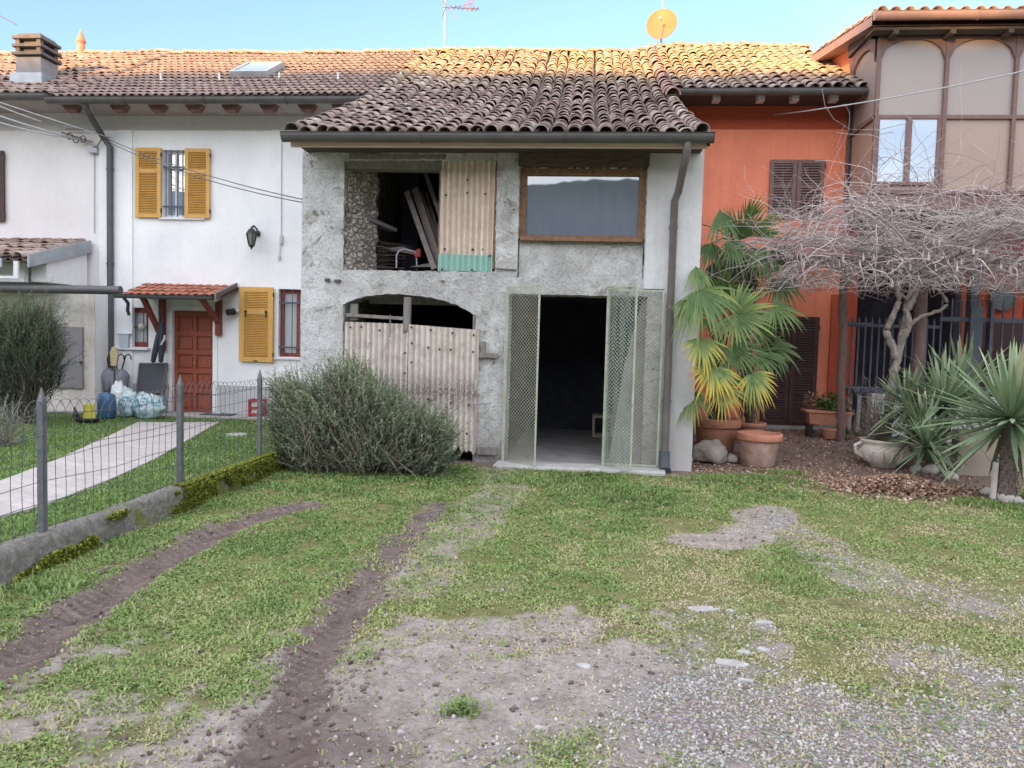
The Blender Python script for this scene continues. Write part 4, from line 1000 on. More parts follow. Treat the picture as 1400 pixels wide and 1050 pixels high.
def gh(X, Y):
    """ground height"""
    X = np.asarray(X, float); Y = np.asarray(Y, float)
    h = .22*sstep(10.3, 12.6, Y)*sstep(1.5, 2.2, X)
    h = h+.05*(fbm(X*.8, Y*.8, 12, 3)-.5)+.012*(fbm(X*5, Y*5, 13, 3)-.5)
    core = (1-sstep(9.0, 9.6, Y)*(1-sstep(1.5, 1.8, X)))*sstep(-3.7, -3.3, X)
    h = h*core
    for pts, dep in ((RUT_A, .055), (RUT_B, .04)):
        d, s, r = seg_dist(X, Y, pts)
        L = r/ (r.max()+1e-6)
        fade = sstep(0, .12, 1-L) if True else 1
        prof = -np.exp(-(d/.13)**2)*dep+np.exp(-((d-.22)/.06)**2)*dep*.5
        tread = .009*np.sign(np.sin(2*PI*(r-np.abs(s)*.5+.05*(fbm(X*5, Y*5, 41, 2)-.5))/.075))*np.exp(-(d/.13)**4)*(.25+1.2*sstep(.38, .6, fbm(X*2.2, Y*2.2, 42, 3)))
        h = h+(prof*.8+tread*1.1)*fade*core
    return h
def nonuni(a, b, st, lo, hi):
    mid = np.arange(a, b+st*.5, st); g = []
    x = a; s = st
    while x > lo: s *= 1.5; x -= s; g.append(x)
    g2 = []; x = b; s = st
    while x < hi: s *= 1.5; x += s; g2.append(x)
    return np.concatenate([np.array(g[::-1]), mid, np.array(g2)])
def make_ground_mat():
    t = NT('ground'); v = t.coord()
    g = t.attr('grass'); gr = t.attr('gravel'); mu = t.attr('mud'); ba = t.attr('bare'); ft = t.attr('foot')
    f = t.noise(v, 6, 8, .7); f2 = t.noise(v, 42, 6, .75); f3 = t.noise(v, 140, 4, .7); big = t.noise(v, 1.2, 4, .6)
    earth = t.ramp(t.math('ADD', t.math('MULTIPLY', f, .5), t.math('MULTIPLY', f2, .5)), [(.34, (.17, .14, .125)), (.5, (.34, .295, .27)), (.66, (.50, .45, .42))])
    turf = t.ramp(t.math('ADD', t.math('MULTIPLY', f2, .6), t.math('MULTIPLY', f, .4)), [(.32, (.085, .085, .035)), (.47, (.165, .17, .065)), (.60, (.26, .245, .12)), (.72, (.36, .30, .22))])
    gravl = t.n('ShaderNodeTexVoronoi'); gravl.inputs['Scale'].default_value = 55; t.l(v, gravl.inputs['Vector'])
    gc = t.mix(t.ramp(gravl.outputs['Distance'], [(.2, (0, 0, 0)), (.6, (1, 1, 1))]), t.mix(.82, gravl.outputs['Color'], (.42, .405, .39)), (.22, .19, .17))
    mud = t.ramp(t.math('ADD', t.math('MULTIPLY', f, .5), t.math('MULTIPLY', f3, .5)), [(.34, (.10, .075, .068)), (.52, (.205, .16, .145)), (.68, (.34, .28, .255))])
    brk = t.math('MULTIPLY', t.math('SUBTRACT', f2, .5), 1.1)
    def edge(m, lo=.38, hi=.62): return t.ramp(t.math('ADD', m, brk), [(lo, (0, 0, 0)), (hi, (1, 1, 1))])
    c = t.mix(edge(gr, .35, .7), earth, gc)
    c = t.mix(edge(g, .30, .6), c, turf)
    tr = t.attr('tread'); mud = t.mix(t.math('MULTIPLY', tr, .6), mud, (.085, .062, .055)); c = t.mix(edge(mu), c, mud)
    leaf = t.ramp(t.math('ADD', t.math('MULTIPLY', f2, .5), t.math('MULTIPLY', f3, .5)), [(.36, (.11, .08, .065)), (.52, (.24, .18, .15)), (.66, (.36, .285, .24))])
    c = t.mix(edge(ft), c, leaf)
    # pale specks of grit
    c = t.mix(t.ramp(t.noise(v, 75, 2, .5), [(.66, (0, 0, 0)), (.71, (.7, .7, .7))]), c, t.mix(g, (.42, .40, .38), (.16, .14, .09)))
    # damp dark stain
    dm = t.n('ShaderNodeVectorMath', operation='DISTANCE'); t.l(v, dm.inputs[0]); dm.inputs[1].default_value = (G(450, 1020)[0], G(450, 1020)[1], 0)
    c = t.mix(t.ramp(t.math('ADD', dm.outputs['Value'], t.math('MULTIPLY', f, .35)), [(.28, (.7, .7, .7)), (.62, (0, 0, 0))]), c, (.15, .11, .10))
    t.col(c); t.set(Roughness=.95); t.p.inputs['Specular IOR Level'].default_value = .1
    t.bump(t.math('ADD', t.math('MULTIPLY', f2, .7), t.math('MULTIPLY', f3, .5)), .9, .03)
make_ground_mat()
gx = nonuni(-3.6, 6.6, .022, -900, 900); gy = nonuni(1.9, 10.8, .022, -900, 900)
GX, GY = np.meshgrid(gx, gy, indexing='ij'); MK = ground_masks(GX, GY)
GZ = gh(GX, GY)
i = np.arange(GX.size).reshape(GX.shape)
F = np.stack([i[:-1, :-1], i[1:, :-1], i[1:, 1:], i[:-1, 1:]], 2).reshape(-1, 4)
gr_o = nplink('ground', np.stack([GX, GY, GZ], 2).reshape(-1, 3), [F], MATS['ground'], None, {k: MK[k] for k in ('grass', 'gravel', 'mud', 'bare', 'foot', 'tread')}, True); struct(gr_o)

# ------------------------------------------------------------------ garden behind the fence
simple('lawn_soil', (.045, .075, .014, 1), (.115, .175, .032, 1), 14, .95, .8, 60)
def make_paving():
    t = NT('paving'); v = t.coord(); f = t.noise(v, 5, 6, .7); g = t.noise(v, 40, 5, .7)
    br = t.n('ShaderNodeTexBrick'); mp = t.n('ShaderNodeMapping'); mp.inputs['Rotation'].default_value = (0, 0, .55); t.l(v, mp.inputs['Vector']); t.l(mp.outputs['Vector'], br.inputs['Vector'])
    br.inputs['Scale'].default_value = 1.7; br.inputs['Mortar Size'].default_value = .012; br.inputs['Color1'].default_value = (.36, .33, .325, 1); br.inputs['Color2'].default_value = (.42, .385, .38, 1); br.inputs['Mortar'].default_value = (.31, .285, .28, 1)
    c = t.mix(t.ramp(f, [(.4, (0, 0, 0)), (.75, (.6, .6, .6))]), br.outputs['Color'], (.24, .22, .21))
    c = t.mix(t.ramp(g, [(.5, (0, 0, 0)), (.8, (.5, .5, .5))]), c, (.5, .47, .46))
    t.col(c); t.set(Roughness=.9); t.bump(g, .3, .01)
make_paving()
gx = np.arange(-16, -3.62, .12); gy = np.arange(1.0, 13.75, .12); X, Y = np.meshgrid(gx, gy, indexing='ij')
i = np.arange(X.size).reshape(X.shape); F = np.stack([i[:-1, :-1], i[1:, :-1], i[1:, 1:], i[:-1, 1:]], 2).reshape(-1, 4)
LZ = .05
struct(nplink('lawn', np.stack([X, Y, LZ+.02*(fbm(X*2, Y*2, 5, 3)-.5)], 2).reshape(-1, 3), [F], MATS['lawn_soil'], None, None, True))
GL = lambda px, py: tuple(gz(px, py, .075)[:2])
path = [GL(-300, 800), GL(0, 706), GL(60, 690), GL(150, 655), GL(210, 628), GL(285, 585), GL(300, 577), GL(188, 577), GL(150, 595), GL(80, 627), GL(0, 657), GL(-300, 745)]
b = MB(); b.prism([(p[0], p[1], .045) for p in path], (0, 0, .03)); struct(b.build('garden_path', 'paving'))
pa = [(-12, 12.85), (gz(100, 583, .08)[0], 12.9), (GL(165, 586)[0], 12.95), (GL(300, 586)[0], 13.05), (-3.75, 13.1), (-3.75, 13.69), (-12, 13.69)]
b = MB(); b.prism([(p[0], p[1], .04) for p in pa], (0, 0, .042)); struct(b.build('patio', 'paving'))
b = MB(); m = MB(); b.prism([(-1.05, 9.27, -.05), (1.12, 9.24, -.05), (1.16, BY+.01, -.05), (-1.02, BY+.01, -.05)], (0, 0, .092)); struct(b.build('apron', 'apron_concrete', None, bevel=.02))

# ------------------------------------------------------------------ grass, gravel, leaves, moss (uncountable)
def pip(X, Y, poly):
    c = np.zeros(X.shape, bool); j = len(poly)-1
    for i in range(len(poly)):
        xi, yi = poly[i]; xj, yj = poly[j]
        c ^= ((yi > Y) != (yj > Y)) & (X < (xj-xi)*(Y-yi)/(yj-yi+1e-12)+xi); j = i
    return c
def scatter(n, ymin, ymax, xl, xr, power=1.0):
    """points over the visible wedge, denser near the viewer"""
    u = RG.random(n); Y = ymin*(ymax/ymin)**(u**power); s = RG.random(n)
    return xl(Y)+(xr(Y)-xl(Y))*s, Y
def blades(name, X, Y, Z, H, W, rn, m, lean=.6):
    N = len(X); az = RG.random(N)*2*PI; ln = np.abs(RG.normal(lean, .35, N))
    dx, dy = np.cos(az), np.sin(az); px, py = -dy, dx; hw = W/2
    B = np.stack([X, Y, Z], 1); P = np.stack([px, py, np.zeros(N)], 1); D = np.stack([dx, dy, np.zeros(N)], 1); U = np.array([0, 0, 1.])
    m1 = B+D*(H*ln*.35)[:, None]+U*(H*.6)[:, None]; tip = B+D*(H*ln)[:, None]+U*(H*np.clip(1-.35*ln, .25, 1))[:, None]
    V = np.stack([B-P*hw[:, None], B+P*hw[:, None], m1+P*hw[:, None]*.9, m1-P*hw[:, None]*.9, tip], 1).reshape(-1, 3)
    o = (np.arange(N)*5)[:, None]
    return nplink(name, V, [o+np.array([[0, 1, 2, 3]]), o+np.array([[3, 2, 4]])], MATS[m], None, {'rnd': np.repeat(rn, 5)})
X, Y = scatter(640000, 2.2, 9.6, lambda y: np.maximum(-3.52, -.86*y-.3), lambda y: .68*y+.4, .92)
k = ground_masks(X, Y); cl = fbm(X*7, Y*7, 31, 3); keep = RG.random(len(X)) < np.clip(k['grass']*1.0, 0, 1)*sstep(.30, .58, cl+.05)*.72+.012*(1-k['mud'])
X, Y = X[keep], Y[keep]; K = {a: c[keep] for a, c in k.items()}; cl = cl[keep]; N = len(X)
H = (.008+.020*RG.random(N)**1.6)*(.6+1.0*cl)*(1+.55*sstep(6, 9, Y))*(1-.4*K['olive']); W = (.0045+.006*RG.random(N))*(1+.12*(Y-2.5))
rn = np.clip(.36+.34*(RG.random(N)-.5)+.50*(fbm(X*1.7, Y*1.7, 8, 3)-.5)+.36*K['olive']+.35*(RG.random(N) < .07)+.25*(1-K['grass'])+.18*sstep(.52, .66, fbm(X*2.3, Y*2.3, 55, 4))-.12*sstep(5.8, 7.2, Y), 0, 1)
stuff(blades('grass', X, Y, gh(X, Y)-.002, H, W, rn, 'grass_blade', .9), 'short patchy green turf worn by wheel tracks in the yard', 'grass')
# clover and broad leaved weeds mixed through the turf
Xc, Yc = scatter(125000, 2.2, 9.3, lambda y: np.maximum(-3.5, -.86*y-.3), lambda y: .68*y+.4, .92); kc = ground_masks(Xc, Yc); cc_ = fbm(Xc*2.6, Yc*2.6, 77, 3)
kp = RG.random(len(Xc)) < kc['grass']*sstep(.50, .66, cc_+.06*(Yc > 5.5))*.8; Xc, Yc = Xc[kp], Yc[kp]
CLV = (Xc, Yc)
# crumbs of soil thrown up beside the ruts
Xs, Ys = scatter(64000, 2.2, 7.6, lambda y: np.maximum(-3.4, -.86*y), lambda y: .3*y+.0, .9); ks = ground_masks(Xs, Ys)
pr = (np.exp(-((ks['dA']-.24)/.10)**2)+np.exp(-((ks['dB']-.20)/.12)**2)*.8)*.16+.025*ks['bare']+.03*ks['mud']; kp = RG.random(len(Xs)) < pr; Xs, Ys = Xs[kp], Ys[kp]
SOILC = (Xs, Ys)
# garden lawn
X = RG.uniform(-12, -3.68, 150000); Y = RG.uniform(3.4, 13, 150000)
keep = ~pip(X, Y, path) & (Y < 12.9-.0*X) & (X > -.83*Y-.5); X, Y = X[keep], Y[keep]; N = len(X)
rn = np.clip(.27+.25*(RG.random(N)-.5)+.4*(fbm(X*2, Y*2, 8, 3)-.5)+.5*(RG.random(N) < .03), 0, 1)
stuff(blades('lawn_grass', X, Y, np.full(N, LZ), .022+.028*RG.random(N), .007+.008*RG.random(N), rn, 'grass_blade', .7), 'even green lawn behind the wire fence', 'lawn')
# tufts of longer weeds along the edges
tx, ty, tn = [], [], []
for (px, py, s, n) in ((632, 972, .08, 90), (985, 655, .35, 900), (1045, 655, .3, 600), (1075, 648, .3, 350), (60, 800, .3, 300), (160, 745, .25, 240), (300, 690, .3, 260), (420, 668, .35, 400), (560, 655, .35, 420), (1330, 690, .3, 420), (1370, 695, .25, 300), (720, 660, .4, 500), (850, 670, .5, 900), (1080, 795, .3, 200), (1160, 610, .3, 300)):
    c = gz(px, py); tx.append(RG.normal(c.x, s*.5, n)); ty.append(RG.normal(c.y, s*.35, n)); 
X = np.concatenate(tx); Y = np.concatenate(ty); kk = (X > -3.5) & ((Y < 9.3) | (X > 1.55)); X, Y = X[kk], Y[kk]; N = len(X)
stuff(blades('weed_tufts', X, Y, gh(X, Y)-.004, .035+.05*RG.random(N), .006+.008*RG.random(N), np.clip(.22+.3*RG.random(N), 0, 1), 'grass_blade', .7), 'longer weed tufts along the yard edges', 'weeds')
# gravel
ico_v = np.array([[0, 0, 1], [.89, 0, .45], [.28, .85, .45], [-.72, .53, .45], [-.72, -.53, .45], [.28, -.85, .45], [.72, .53, -.45], [-.28, .85, -.45], [-.89, 0, -.45], [-.28, -.85, -.45], [.72, -.53, -.45], [0, 0, -1]])
ico_f = np.array([[0, 1, 2], [0, 2, 3], [0, 3, 4], [0, 4, 5], [0, 5, 1], [1, 6, 2], [2, 7, 3], [3, 8, 4], [4, 9, 5], [5, 10, 1], [6, 7, 2], [7, 8, 3], [8, 9, 4], [9, 10, 5], [10, 6, 1], [11, 7, 6], [11, 8, 7], [11, 9, 8], [11, 10, 9], [11, 6, 10]])
def stones(name, X, Y, S, m, sink=.3):
    N = len(X); q = RG.normal(size=(N, 3)); M = basis(q)
    sc = np.stack([S*RG.uniform(.7, 1.3, N), S*RG.uniform(.7, 1.3, N), S*RG.uniform(.45, .85, N)], 1); M = M*sc[:, None, :]
    V, Fs = inst(ico_v, [ico_f], M, np.stack([X, Y, gh(X, Y)+S*sink], 1))
    return nplink(name, V, Fs, MATS[m], None, {'rnd': np.repeat(np.clip(RG.random(N)*.8+.1*RG.random(N), 0, 1), 12)})
X, Y = scatter(140000, 2.2, 8.6, lambda y: np.maximum(-3.4, -.86*y), lambda y: .68*y+.4, .9)
k = ground_masks(X, Y); keep = RG.random(len(X)) < np.clip(k['gravel']**1.2*.70*(.35+1.1*sstep(.35, .65, fbm(X*4, Y*4, 91, 3)))+.05*k['bare']*(X > -.8)+.010*(X > -1), 0, 1)*(1-k['mud']); X, Y = X[keep], Y[keep]; N = len(X)
stuff(stones('gravel', X, Y, .003+.0085*RG.random(N)**2.4, 'gravel_stone'), 'loose grey gravel on the yard drive', 'gravel')
stuff(stones('soil_crumbs', SOILC[0], SOILC[1], .004+.014*RG.random(len(SOILC[0]))**2.5, 'soil_crumb', .2), 'dark soil crumbs along the wheel ruts', 'soil')
# moss along the kerb wall
def leafbits(name, X, Y, Z, S, m, flat=.5, label=None, cat=None, rlo=0, rhi=1):
    N = len(X); d = RG.normal(size=(N, 3)); d[:, 2] *= flat; M = basis(d, None)*S[:, None, None]
    T = np.array([[-.35, -.5, 0], [.35, -.5, 0], [.5, .1, .12], [0, .7, 0], [-.5, .1, .12]])
    n = RG.normal(size=(N, 3))*np.array([.45, .45, 1]); M = basis(np.cross(n, RG.normal(size=(N, 3))), None)
    M = basis(np.cross(n, RG.normal(size=(N, 3)))); zz = n/np.linalg.norm(n, axis=1, keepdims=True)
    y = M[:, :, 1]; x = np.cross(y, zz); M = np.stack([x, y, zz], 2)*S[:, None, None]
    V, Fs = inst(T, [np.array([[0, 1, 2, 3, 4]])], M, np.stack([X, Y, Z], 1))
    o = nplink(name, V, Fs, MATS[m], None, {'rnd': np.repeat(rlo+(rhi-rlo)*RG.random(N), 5)}); return stuff(o, label, cat)
leafbits('clover', CLV[0], CLV[1], gh(CLV[0], CLV[1])+.006+.012*RG.random(len(CLV[0])), .007+.010*RG.random(len(CLV[0])), 'grass_blade', label='low clover and broad leaved weeds mixed in the yard turf', cat='clover', rlo=.12, rhi=.55)
# dry leaves: heap by the yucca, litter around the pots
c = gz(1232, 672); n = 9000; a = RG.random(n)*2*PI; r = np.abs(RG.normal(0, .5, n)); X = c.x+r*np.cos(a)*.80; Y = c.y+.05+r*np.sin(a)*.55
hp = .17*np.exp(-((X-c.x)/.55)**2-((Y-c.y-.05)/.42)**2)
leafbits('leaf_heap', X, Y, gh(X, Y)+hp*RG.random(n)**.4+.01, .016+.022*RG.random(n), 'dry_leaf', label='heap of dry brown leaves in front of the yuccas', cat='dead leaves')
X = np.concatenate([RG.uniform(1.55, 5.2, 4500), RG.uniform(1.4, 3.6, 1500), RG.normal(3.9, .9, 1500), RG.uniform(-.9, 3.4, 300)]); Y = np.concatenate([RG.uniform(9.7, 13.2, 4500), RG.normal(9.5, .3, 1500), RG.normal(8.9, .35, 1500), RG.uniform(5, 9, 300)])
kk = (X > 1.52) | (Y < 9.2); X, Y = X[kk], Y[kk]
leafbits('leaf_litter', X, Y, gh(X, Y)+.008, .012+.022*RG.random(len(X)), 'dry_leaf', label='brown leaf litter scattered around the terracotta pots', cat='leaf litter')
n = 34000; Yw = 4.0+(8.85-4.0)*RG.random(n)**.72; side = RG.random(n)
Xw = np.where(side < .75, -3.50+np.abs(RG.normal(0, .012, n)), -3.5-.10*RG.random(n)); Zw = np.where(side < .75, .0+.21*RG.random(n)**1.3, .225)
mk = fbm(Yw*1.7, Zw*5, 61, 3)+.11*(Yw-5.9)-1.6*np.clip(Zw-.05, 0, 1)*(Yw < 6.3); kk = (mk > .44); Xw, Yw, Zw = Xw[kk], Yw[kk], Zw[kk]; N = len(Xw)
stuff(blades('moss', Xw, Yw, Zw, .008+.022*RG.random(N), .008+.010*RG.random(N), RG.random(N), 'moss_tuft', 1.2), 'green moss growing on the low concrete kerb wall', 'moss')
# flat stones bedded in the yard and a few pale ones
def rock(name, c, sx, sy, sz, m, seed, rot=0, label=None, cat='stone', group=None, sub=2):
    import bmesh
    bm = bmesh.new(); bmesh.ops.create_icosphere(bm, subdivisions=sub+1, radius=1)
    for v in bm.verts:
        k = 1+.28*mnoise.fractal(v.co*1.1+Vector((seed*7.1, 0, 0)), .8, 2, 3); v.co = Vector((v.co.x*sx*k, v.co.y*sy*k, max(v.co.z, -.55)*sz*k))
    me = bpy.data.meshes.new(name); bm.to_mesh(me); bm.free(); me.polygons.foreach_set('use_smooth', np.ones(len(me.polygons), bool))
    o = link(name, me, m); o.location = c; o.rotation_euler = (0, 0, rot); WL[o.name] = Vector(c)
    return tag(o, label, cat, group)
def on(px, py, dz=0.0, it=4):
    z = 0
    for _ in range(it): p = gz(px, py, z); z = float(gh(p.x, p.y))
    return Vector((p.x, p.y, z+dz))
FS = 'flat stones bedded in the yard'
def slab(c, w, d, k, lb):
    rn_ = random.Random(k*13+5); n = rn_.randint(7, 10); b = MB(); top = []; bot = []
    for i in range(n):
        a = 2*PI*i/n+rn_.uniform(-.25, .25); r = rn_.uniform(.72, 1.12); x, y = w*r*math.cos(a), d*r*math.sin(a)
        top.append((c.x+x*.90, c.y+y*.90, c.z+rn_.uniform(.012, .02))); bot.append((c.x+x*1.05, c.y+y*1.05, c.z-.02))
    cz = (c.x+rn_.uniform(-.2, .2)*w, c.y+rn_.uniform(-.2, .2)*d, c.z+.021)
    b.add(top+bot+[cz], [(i, (i+1) % n, 2*n) for i in range(n)]+[(n+i, n+(i+1) % n, (i+1) % n, i) for i in range(n)])
    return tag(b.build('yard_stone', 'flat_stone', None, bevel=.004), lb, 'stone', FS)
for k, (px, py, w, d, lb) in enumerate(((960, 834, .115, .05, 'broad flat pale stone furthest back in the yard gravel'), (998, 836, .04, .035, 'small pale stone right of the broad flat stone'), (1043, 852, .07, .04, 'flat oval stone at the right of the yard stones'), (1000, 908, .10, .055, 'grey flat stone, the largest of the front yard stones'), (1016, 893, .05, .03, 'round grey stone just behind the largest front stone'), (1043, 889, .045, .035, 'whitish angular stone right of the grey flat stone'), (797, 912, .045, .035, 'pale stone at the left of the gravel'), (549, 1003, .022, .018, 'small white stone on the bare muddy earth'), (740, 997, .04, .025, 'flat pale stone at the bottom of the bare earth'), (1020, 932, .05, .02, 'thin pale stone lying nearest the front'))):
    slab(on(px, py, -.006), w, d, k, lb)
# ------------------------------------------------------------------ kerb wall and wire fence
FX = -3.60; KX0, KX1 = -3.67, -3.51
n = 110; V = []; Fq = []
for k in range(n+1):
    y = 1.2+(8.95-1.2)*k/n
    prof = [(KX1+.01, -.1), (KX1, .06), (KX1-.004, .17), (KX1-.02, .215), (KX1-.06, .225), (KX0+.02, .22), (KX0, .20), (KX0, -.05)]
    for (x, z) in prof:
        V.append((x+.016*mnoise.fractal(Vector((y*3, z*4, 1)), .8, 2, 4), y, z+.014*mnoise.fractal(Vector((y*2.2, x*9, 5)), .8, 2, 4)))
p = 8
for k in range(n):
    for j in range(p-1): a = k*p+j; Fq.append((a, a+1, a+p+1, a+p))
b = MB(); b.add(V, Fq, True); kw = b.build('kerb_wall', 'mossy_concrete')
tag(kw, 'low mossy concrete kerb wall under the wire fence', 'wall')
FN = thing('wire_fence', 'grey posts and looped wire netting on the low concrete kerb', 'fence', (FX, 6, .22))
posts = [at(60, 728, 4.67), at(243, 662, 6.41), at(351, 624, 8.10)]
PY = [4.67-1.72, 4.67, 6.41, 8.10]
for k, y in enumerate(PY):
    top = [1.2, at(60, 530, 4.67).z, at(243, 512, 6.41).z, at(351, 505, 8.10).z][k]
    b = MB(); w = .043
    # T section steel post with pointed tip
    b.bar((FX, y, .20), (FX, y, top-.10), w, w); 
    b.box((FX, y, top-.05), (w, w, .10), taper=.12)
    b.build('fence_post', 'fence_post', FN)
def fence_net():
    b = MB(); y0, y1 = 2.6, 8.85; sp = .098; n = int((y1-y0)/sp); x = FX+.03; r = .0022
    ztop = lambda y: 1.02+.02*math.sin(y*2.1)-.03*math.sin((y-4.67)/1.72*PI)**2+.0*y
    wob = lambda y, z: (.012*mnoise.noise(Vector((y*1.5, z*2, 3))), .02*mnoise.noise(Vector((y*2.3, z*2.5, 9))))
    for i in range(n+1):
        y = y0+i*sp; pts = []; zt = ztop(y)
        for k in range(9):
            z = .235+(zt-.235)*k/8; wx, wy = wob(y, z); pts.append((x+wx, y+wy, z))
        # hoop to the second wire along
        yb = y+2*sp
        for k in range(1, 7):
            a = PI*k/6; yy = (y+yb)/2-math.cos(a)*(sp); zz = zt+math.sin(a)*.115; pts.append((x+.006*(i % 2), yy, zz))
        b.tube(pts, r, 4, False)
    for q, zz in enumerate((.26, .42, .57, .73, .88, 1.0)):
        pts = []
        for k in range(64):
            y = y0+(y1-y0)*k/63; z = zz-(.23-.225)+.03*mnoise.noise(Vector((y*1.2, q*3.3, 1))); wx, wy = wob(y, z); pts.append((x+wx, y, z))
        b.tube(pts, r*1.15, 4, False)
    for zz, s in ((1.045, .05), (.80, .02)):
        b.tube([(x+.012, y0+(y1-y0)*k/50, zz-s*abs(math.sin((y0+(y1-y0)*k/50-2.95)/1.72*PI))) for k in range(51)], .0026, 4, False)
    return b.build('wire_netting', 'wire', FN)
fence_net()

# ------------------------------------------------------------------ shed at the left
SH = thing('shed', 'small flaking shed with tiled lean-to roof and grey metal door', 'shed', (-9.6, 12.8, 0))
SY = 13.15; sR = at(129.5, 480, SY).x
sd_ = box_from(at(70, 446, SY), at(115, 531, SY)); gt = at(60, 392, SY).z
holed_wall([(-13, 0), (sR, 0), (sR, gt), (-13, gt)], [], .12, .02, SY, .1, .01, .01, 14).build('front_wall', 'shed_plaster', SH)
b = MB(); b.bb(sR-.2, sR-.004, SY+.03, YW-.04, 0, gt-.02); b.build('side_wall', 'white_plaster', SH)
b = MB(); b.bb(-13, sR-.2, SY+.03, SY+.2, 0, gt-.03); b.build('wall_core', 'shed_plaster', SH)
b = MB(); b.bb(sd_[0], sd_[1], SY-.05, SY+.02, max(.12, sd_[2]), sd_[3]); dd = b.build('door', 'shed_door', SH, bevel=.006)
b = MB(); b.box((sd_[1]-.01, SY-.07, 1.0), (.03, .04, .06)); b.build('handle', 'black_iron', dd)
e1 = at(42, 362, 12.1); t1 = at(125, 336, YW); vx = e1.x
z_e, z_t = e1.z+.07, t1.z+.0; ssl = (z_t-z_e)/(YW-12.1)
zfS = lambda Y: z_e+ssl*(np.asarray(Y)-12.1)
tile_field(SH, -13.2, vx, 12.08, YW-.05, .225, .33, .098, .42, 'left_tiles', 1.4, .85, True, .06, zfS, lambda y: ssl, 61)
b = MB(); b.add([(-13.2, 12.05, z_e-.02), (vx, 12.05, z_e-.02), (vx, YW, z_t-.02), (-13.2, YW, z_t-.02)], [(0, 1, 2, 3)]); b.build('roof_deck', 'dark_wood', SH)
b = MB(); b.prism([(vx, 12.02, z_e+.10), (vx, 12.02, z_e-.12), (vx, YW-.05, z_t-.14), (vx, YW-.05, z_t+.10)], (.03, 0, 0)); b.build('verge_flashing', 'zinc', SH)
b = MB(); b.prism([(vx-.35, 12.55, gt+.05), (vx-.35, 12.55, z_e+.03), (vx-.35, YW-.05, z_t-.16), (vx-.35, YW-.05, gt+.05)], (.3, 0, 0)); b.bb(-13, vx-.36, 12.4, 12.5, gt+.03, z_e-.02); b.build('gable_wall', 'white_plaster', SH)
b = MB(); b.bb(-13.0, vx-.5, 12.05, 12.09, z_e-.12, z_e+.03); b.build('fascia', 'zinc', SH)
g0, g1_ = at(-80, 393, 12.2), at(165, 397, 12.2)
b = MB(); b.tube([(g0.x, 12.2, g0.z), (g1_.x, 12.2, g1_.z)], .075, 12); b.build('gutter', 'dark_pipe', SH)
b = MB(); q = at(23, 372, 12.03); b.bb(q.x-.04, q.x+.04, 12.0, 12.04, gt+.10, gt+.36); b.bb(-12, q.x+.04, 12.0, 12.04, gt+.06, gt+.10); b.build('white_bracket', 'window_white', SH)

# ------------------------------------------------------------------ canopy over the house door
CN = thing('door_canopy', 'small terracotta tiled canopy on wooden brackets over the red door', 'canopy', (-7.9, YW, 2.3))
f0, f1 = at(163, 405, 12.95), at(279, 405, 12.95); t0, t1 = at(206, 388, YW), at(313, 388, YW)
cz0, cz1 = f0.z, t0.z-.05; cs = (cz1-cz0)/(YW-12.95)
zfC = lambda Y: cz0+cs*(np.asarray(Y)-12.95)
cx0, cx1 = f0.x+.02, f1.x+.22
tile_field(CN, cx0, cx1, 12.95, YW-.03, .155, .24, .066, .32, 'new_tiles', .5, .5, True, .02, zfC, lambda y: cs, 71)
b = MB(); b.add([(cx0-.03, 12.93, cz0), (cx1+.03, 12.93, cz0), (cx1+.03, YW, cz1), (cx0-.03, YW, cz1), (cx0-.03, 12.93, cz0-.03), (cx1+.03, 12.93, cz0-.03), (cx1+.03, YW, cz1-.03), (cx0-.03, YW, cz1-.03)], [(0, 1, 2, 3), (7, 6, 5, 4), (0, 4, 5, 1), (1, 5, 6, 2), (0, 3, 7, 4)]); b.build('canopy_deck', 'dark_wood', CN)
gutter(CN, cx0-.06, cx1-.02, 12.88, cz0+.02, .05, 'dark_pipe')
b = MB(); b.prism([(cx1+.02, 12.86, cz0+.09), (cx1+.02, 12.86, cz0-.07), (cx1+.02, YW-.01, cz1-.07), (cx1+.02, YW-.01, cz1+.10)], (.035, 0, 0)); b.build('side_board', 'pipe_metal', CN)
for px, pe in ((222, 480), (299, 459)):
    xw = at(px, 440, YW-.05).x; zb2 = at(px, pe, YW-.05).z
    b = MB(); b.bb(xw-.05, xw+.05, YW-.10, YW-.003, zb2, cz1-.05); b.bar((xw, YW-.06, zb2+.25), (xw, 13.02, cz0-.02), .08, .08); b.bar((xw, YW-.05, cz1-.07), (xw, 12.95, cz0-.02), .07, .07); b.build('bracket', 'window_red', CN)
b = MB(); b.tube([(cx0+.1, 12.9, cz0-.03), (cx0+.12, 13.0, cz0-.12), (cx0-.02, 13.2, cz0-.25), (cx0-.02, 13.25, cz0-.33)], .03, 8); b.build('drain_pipe', 'dark_pipe', CN)

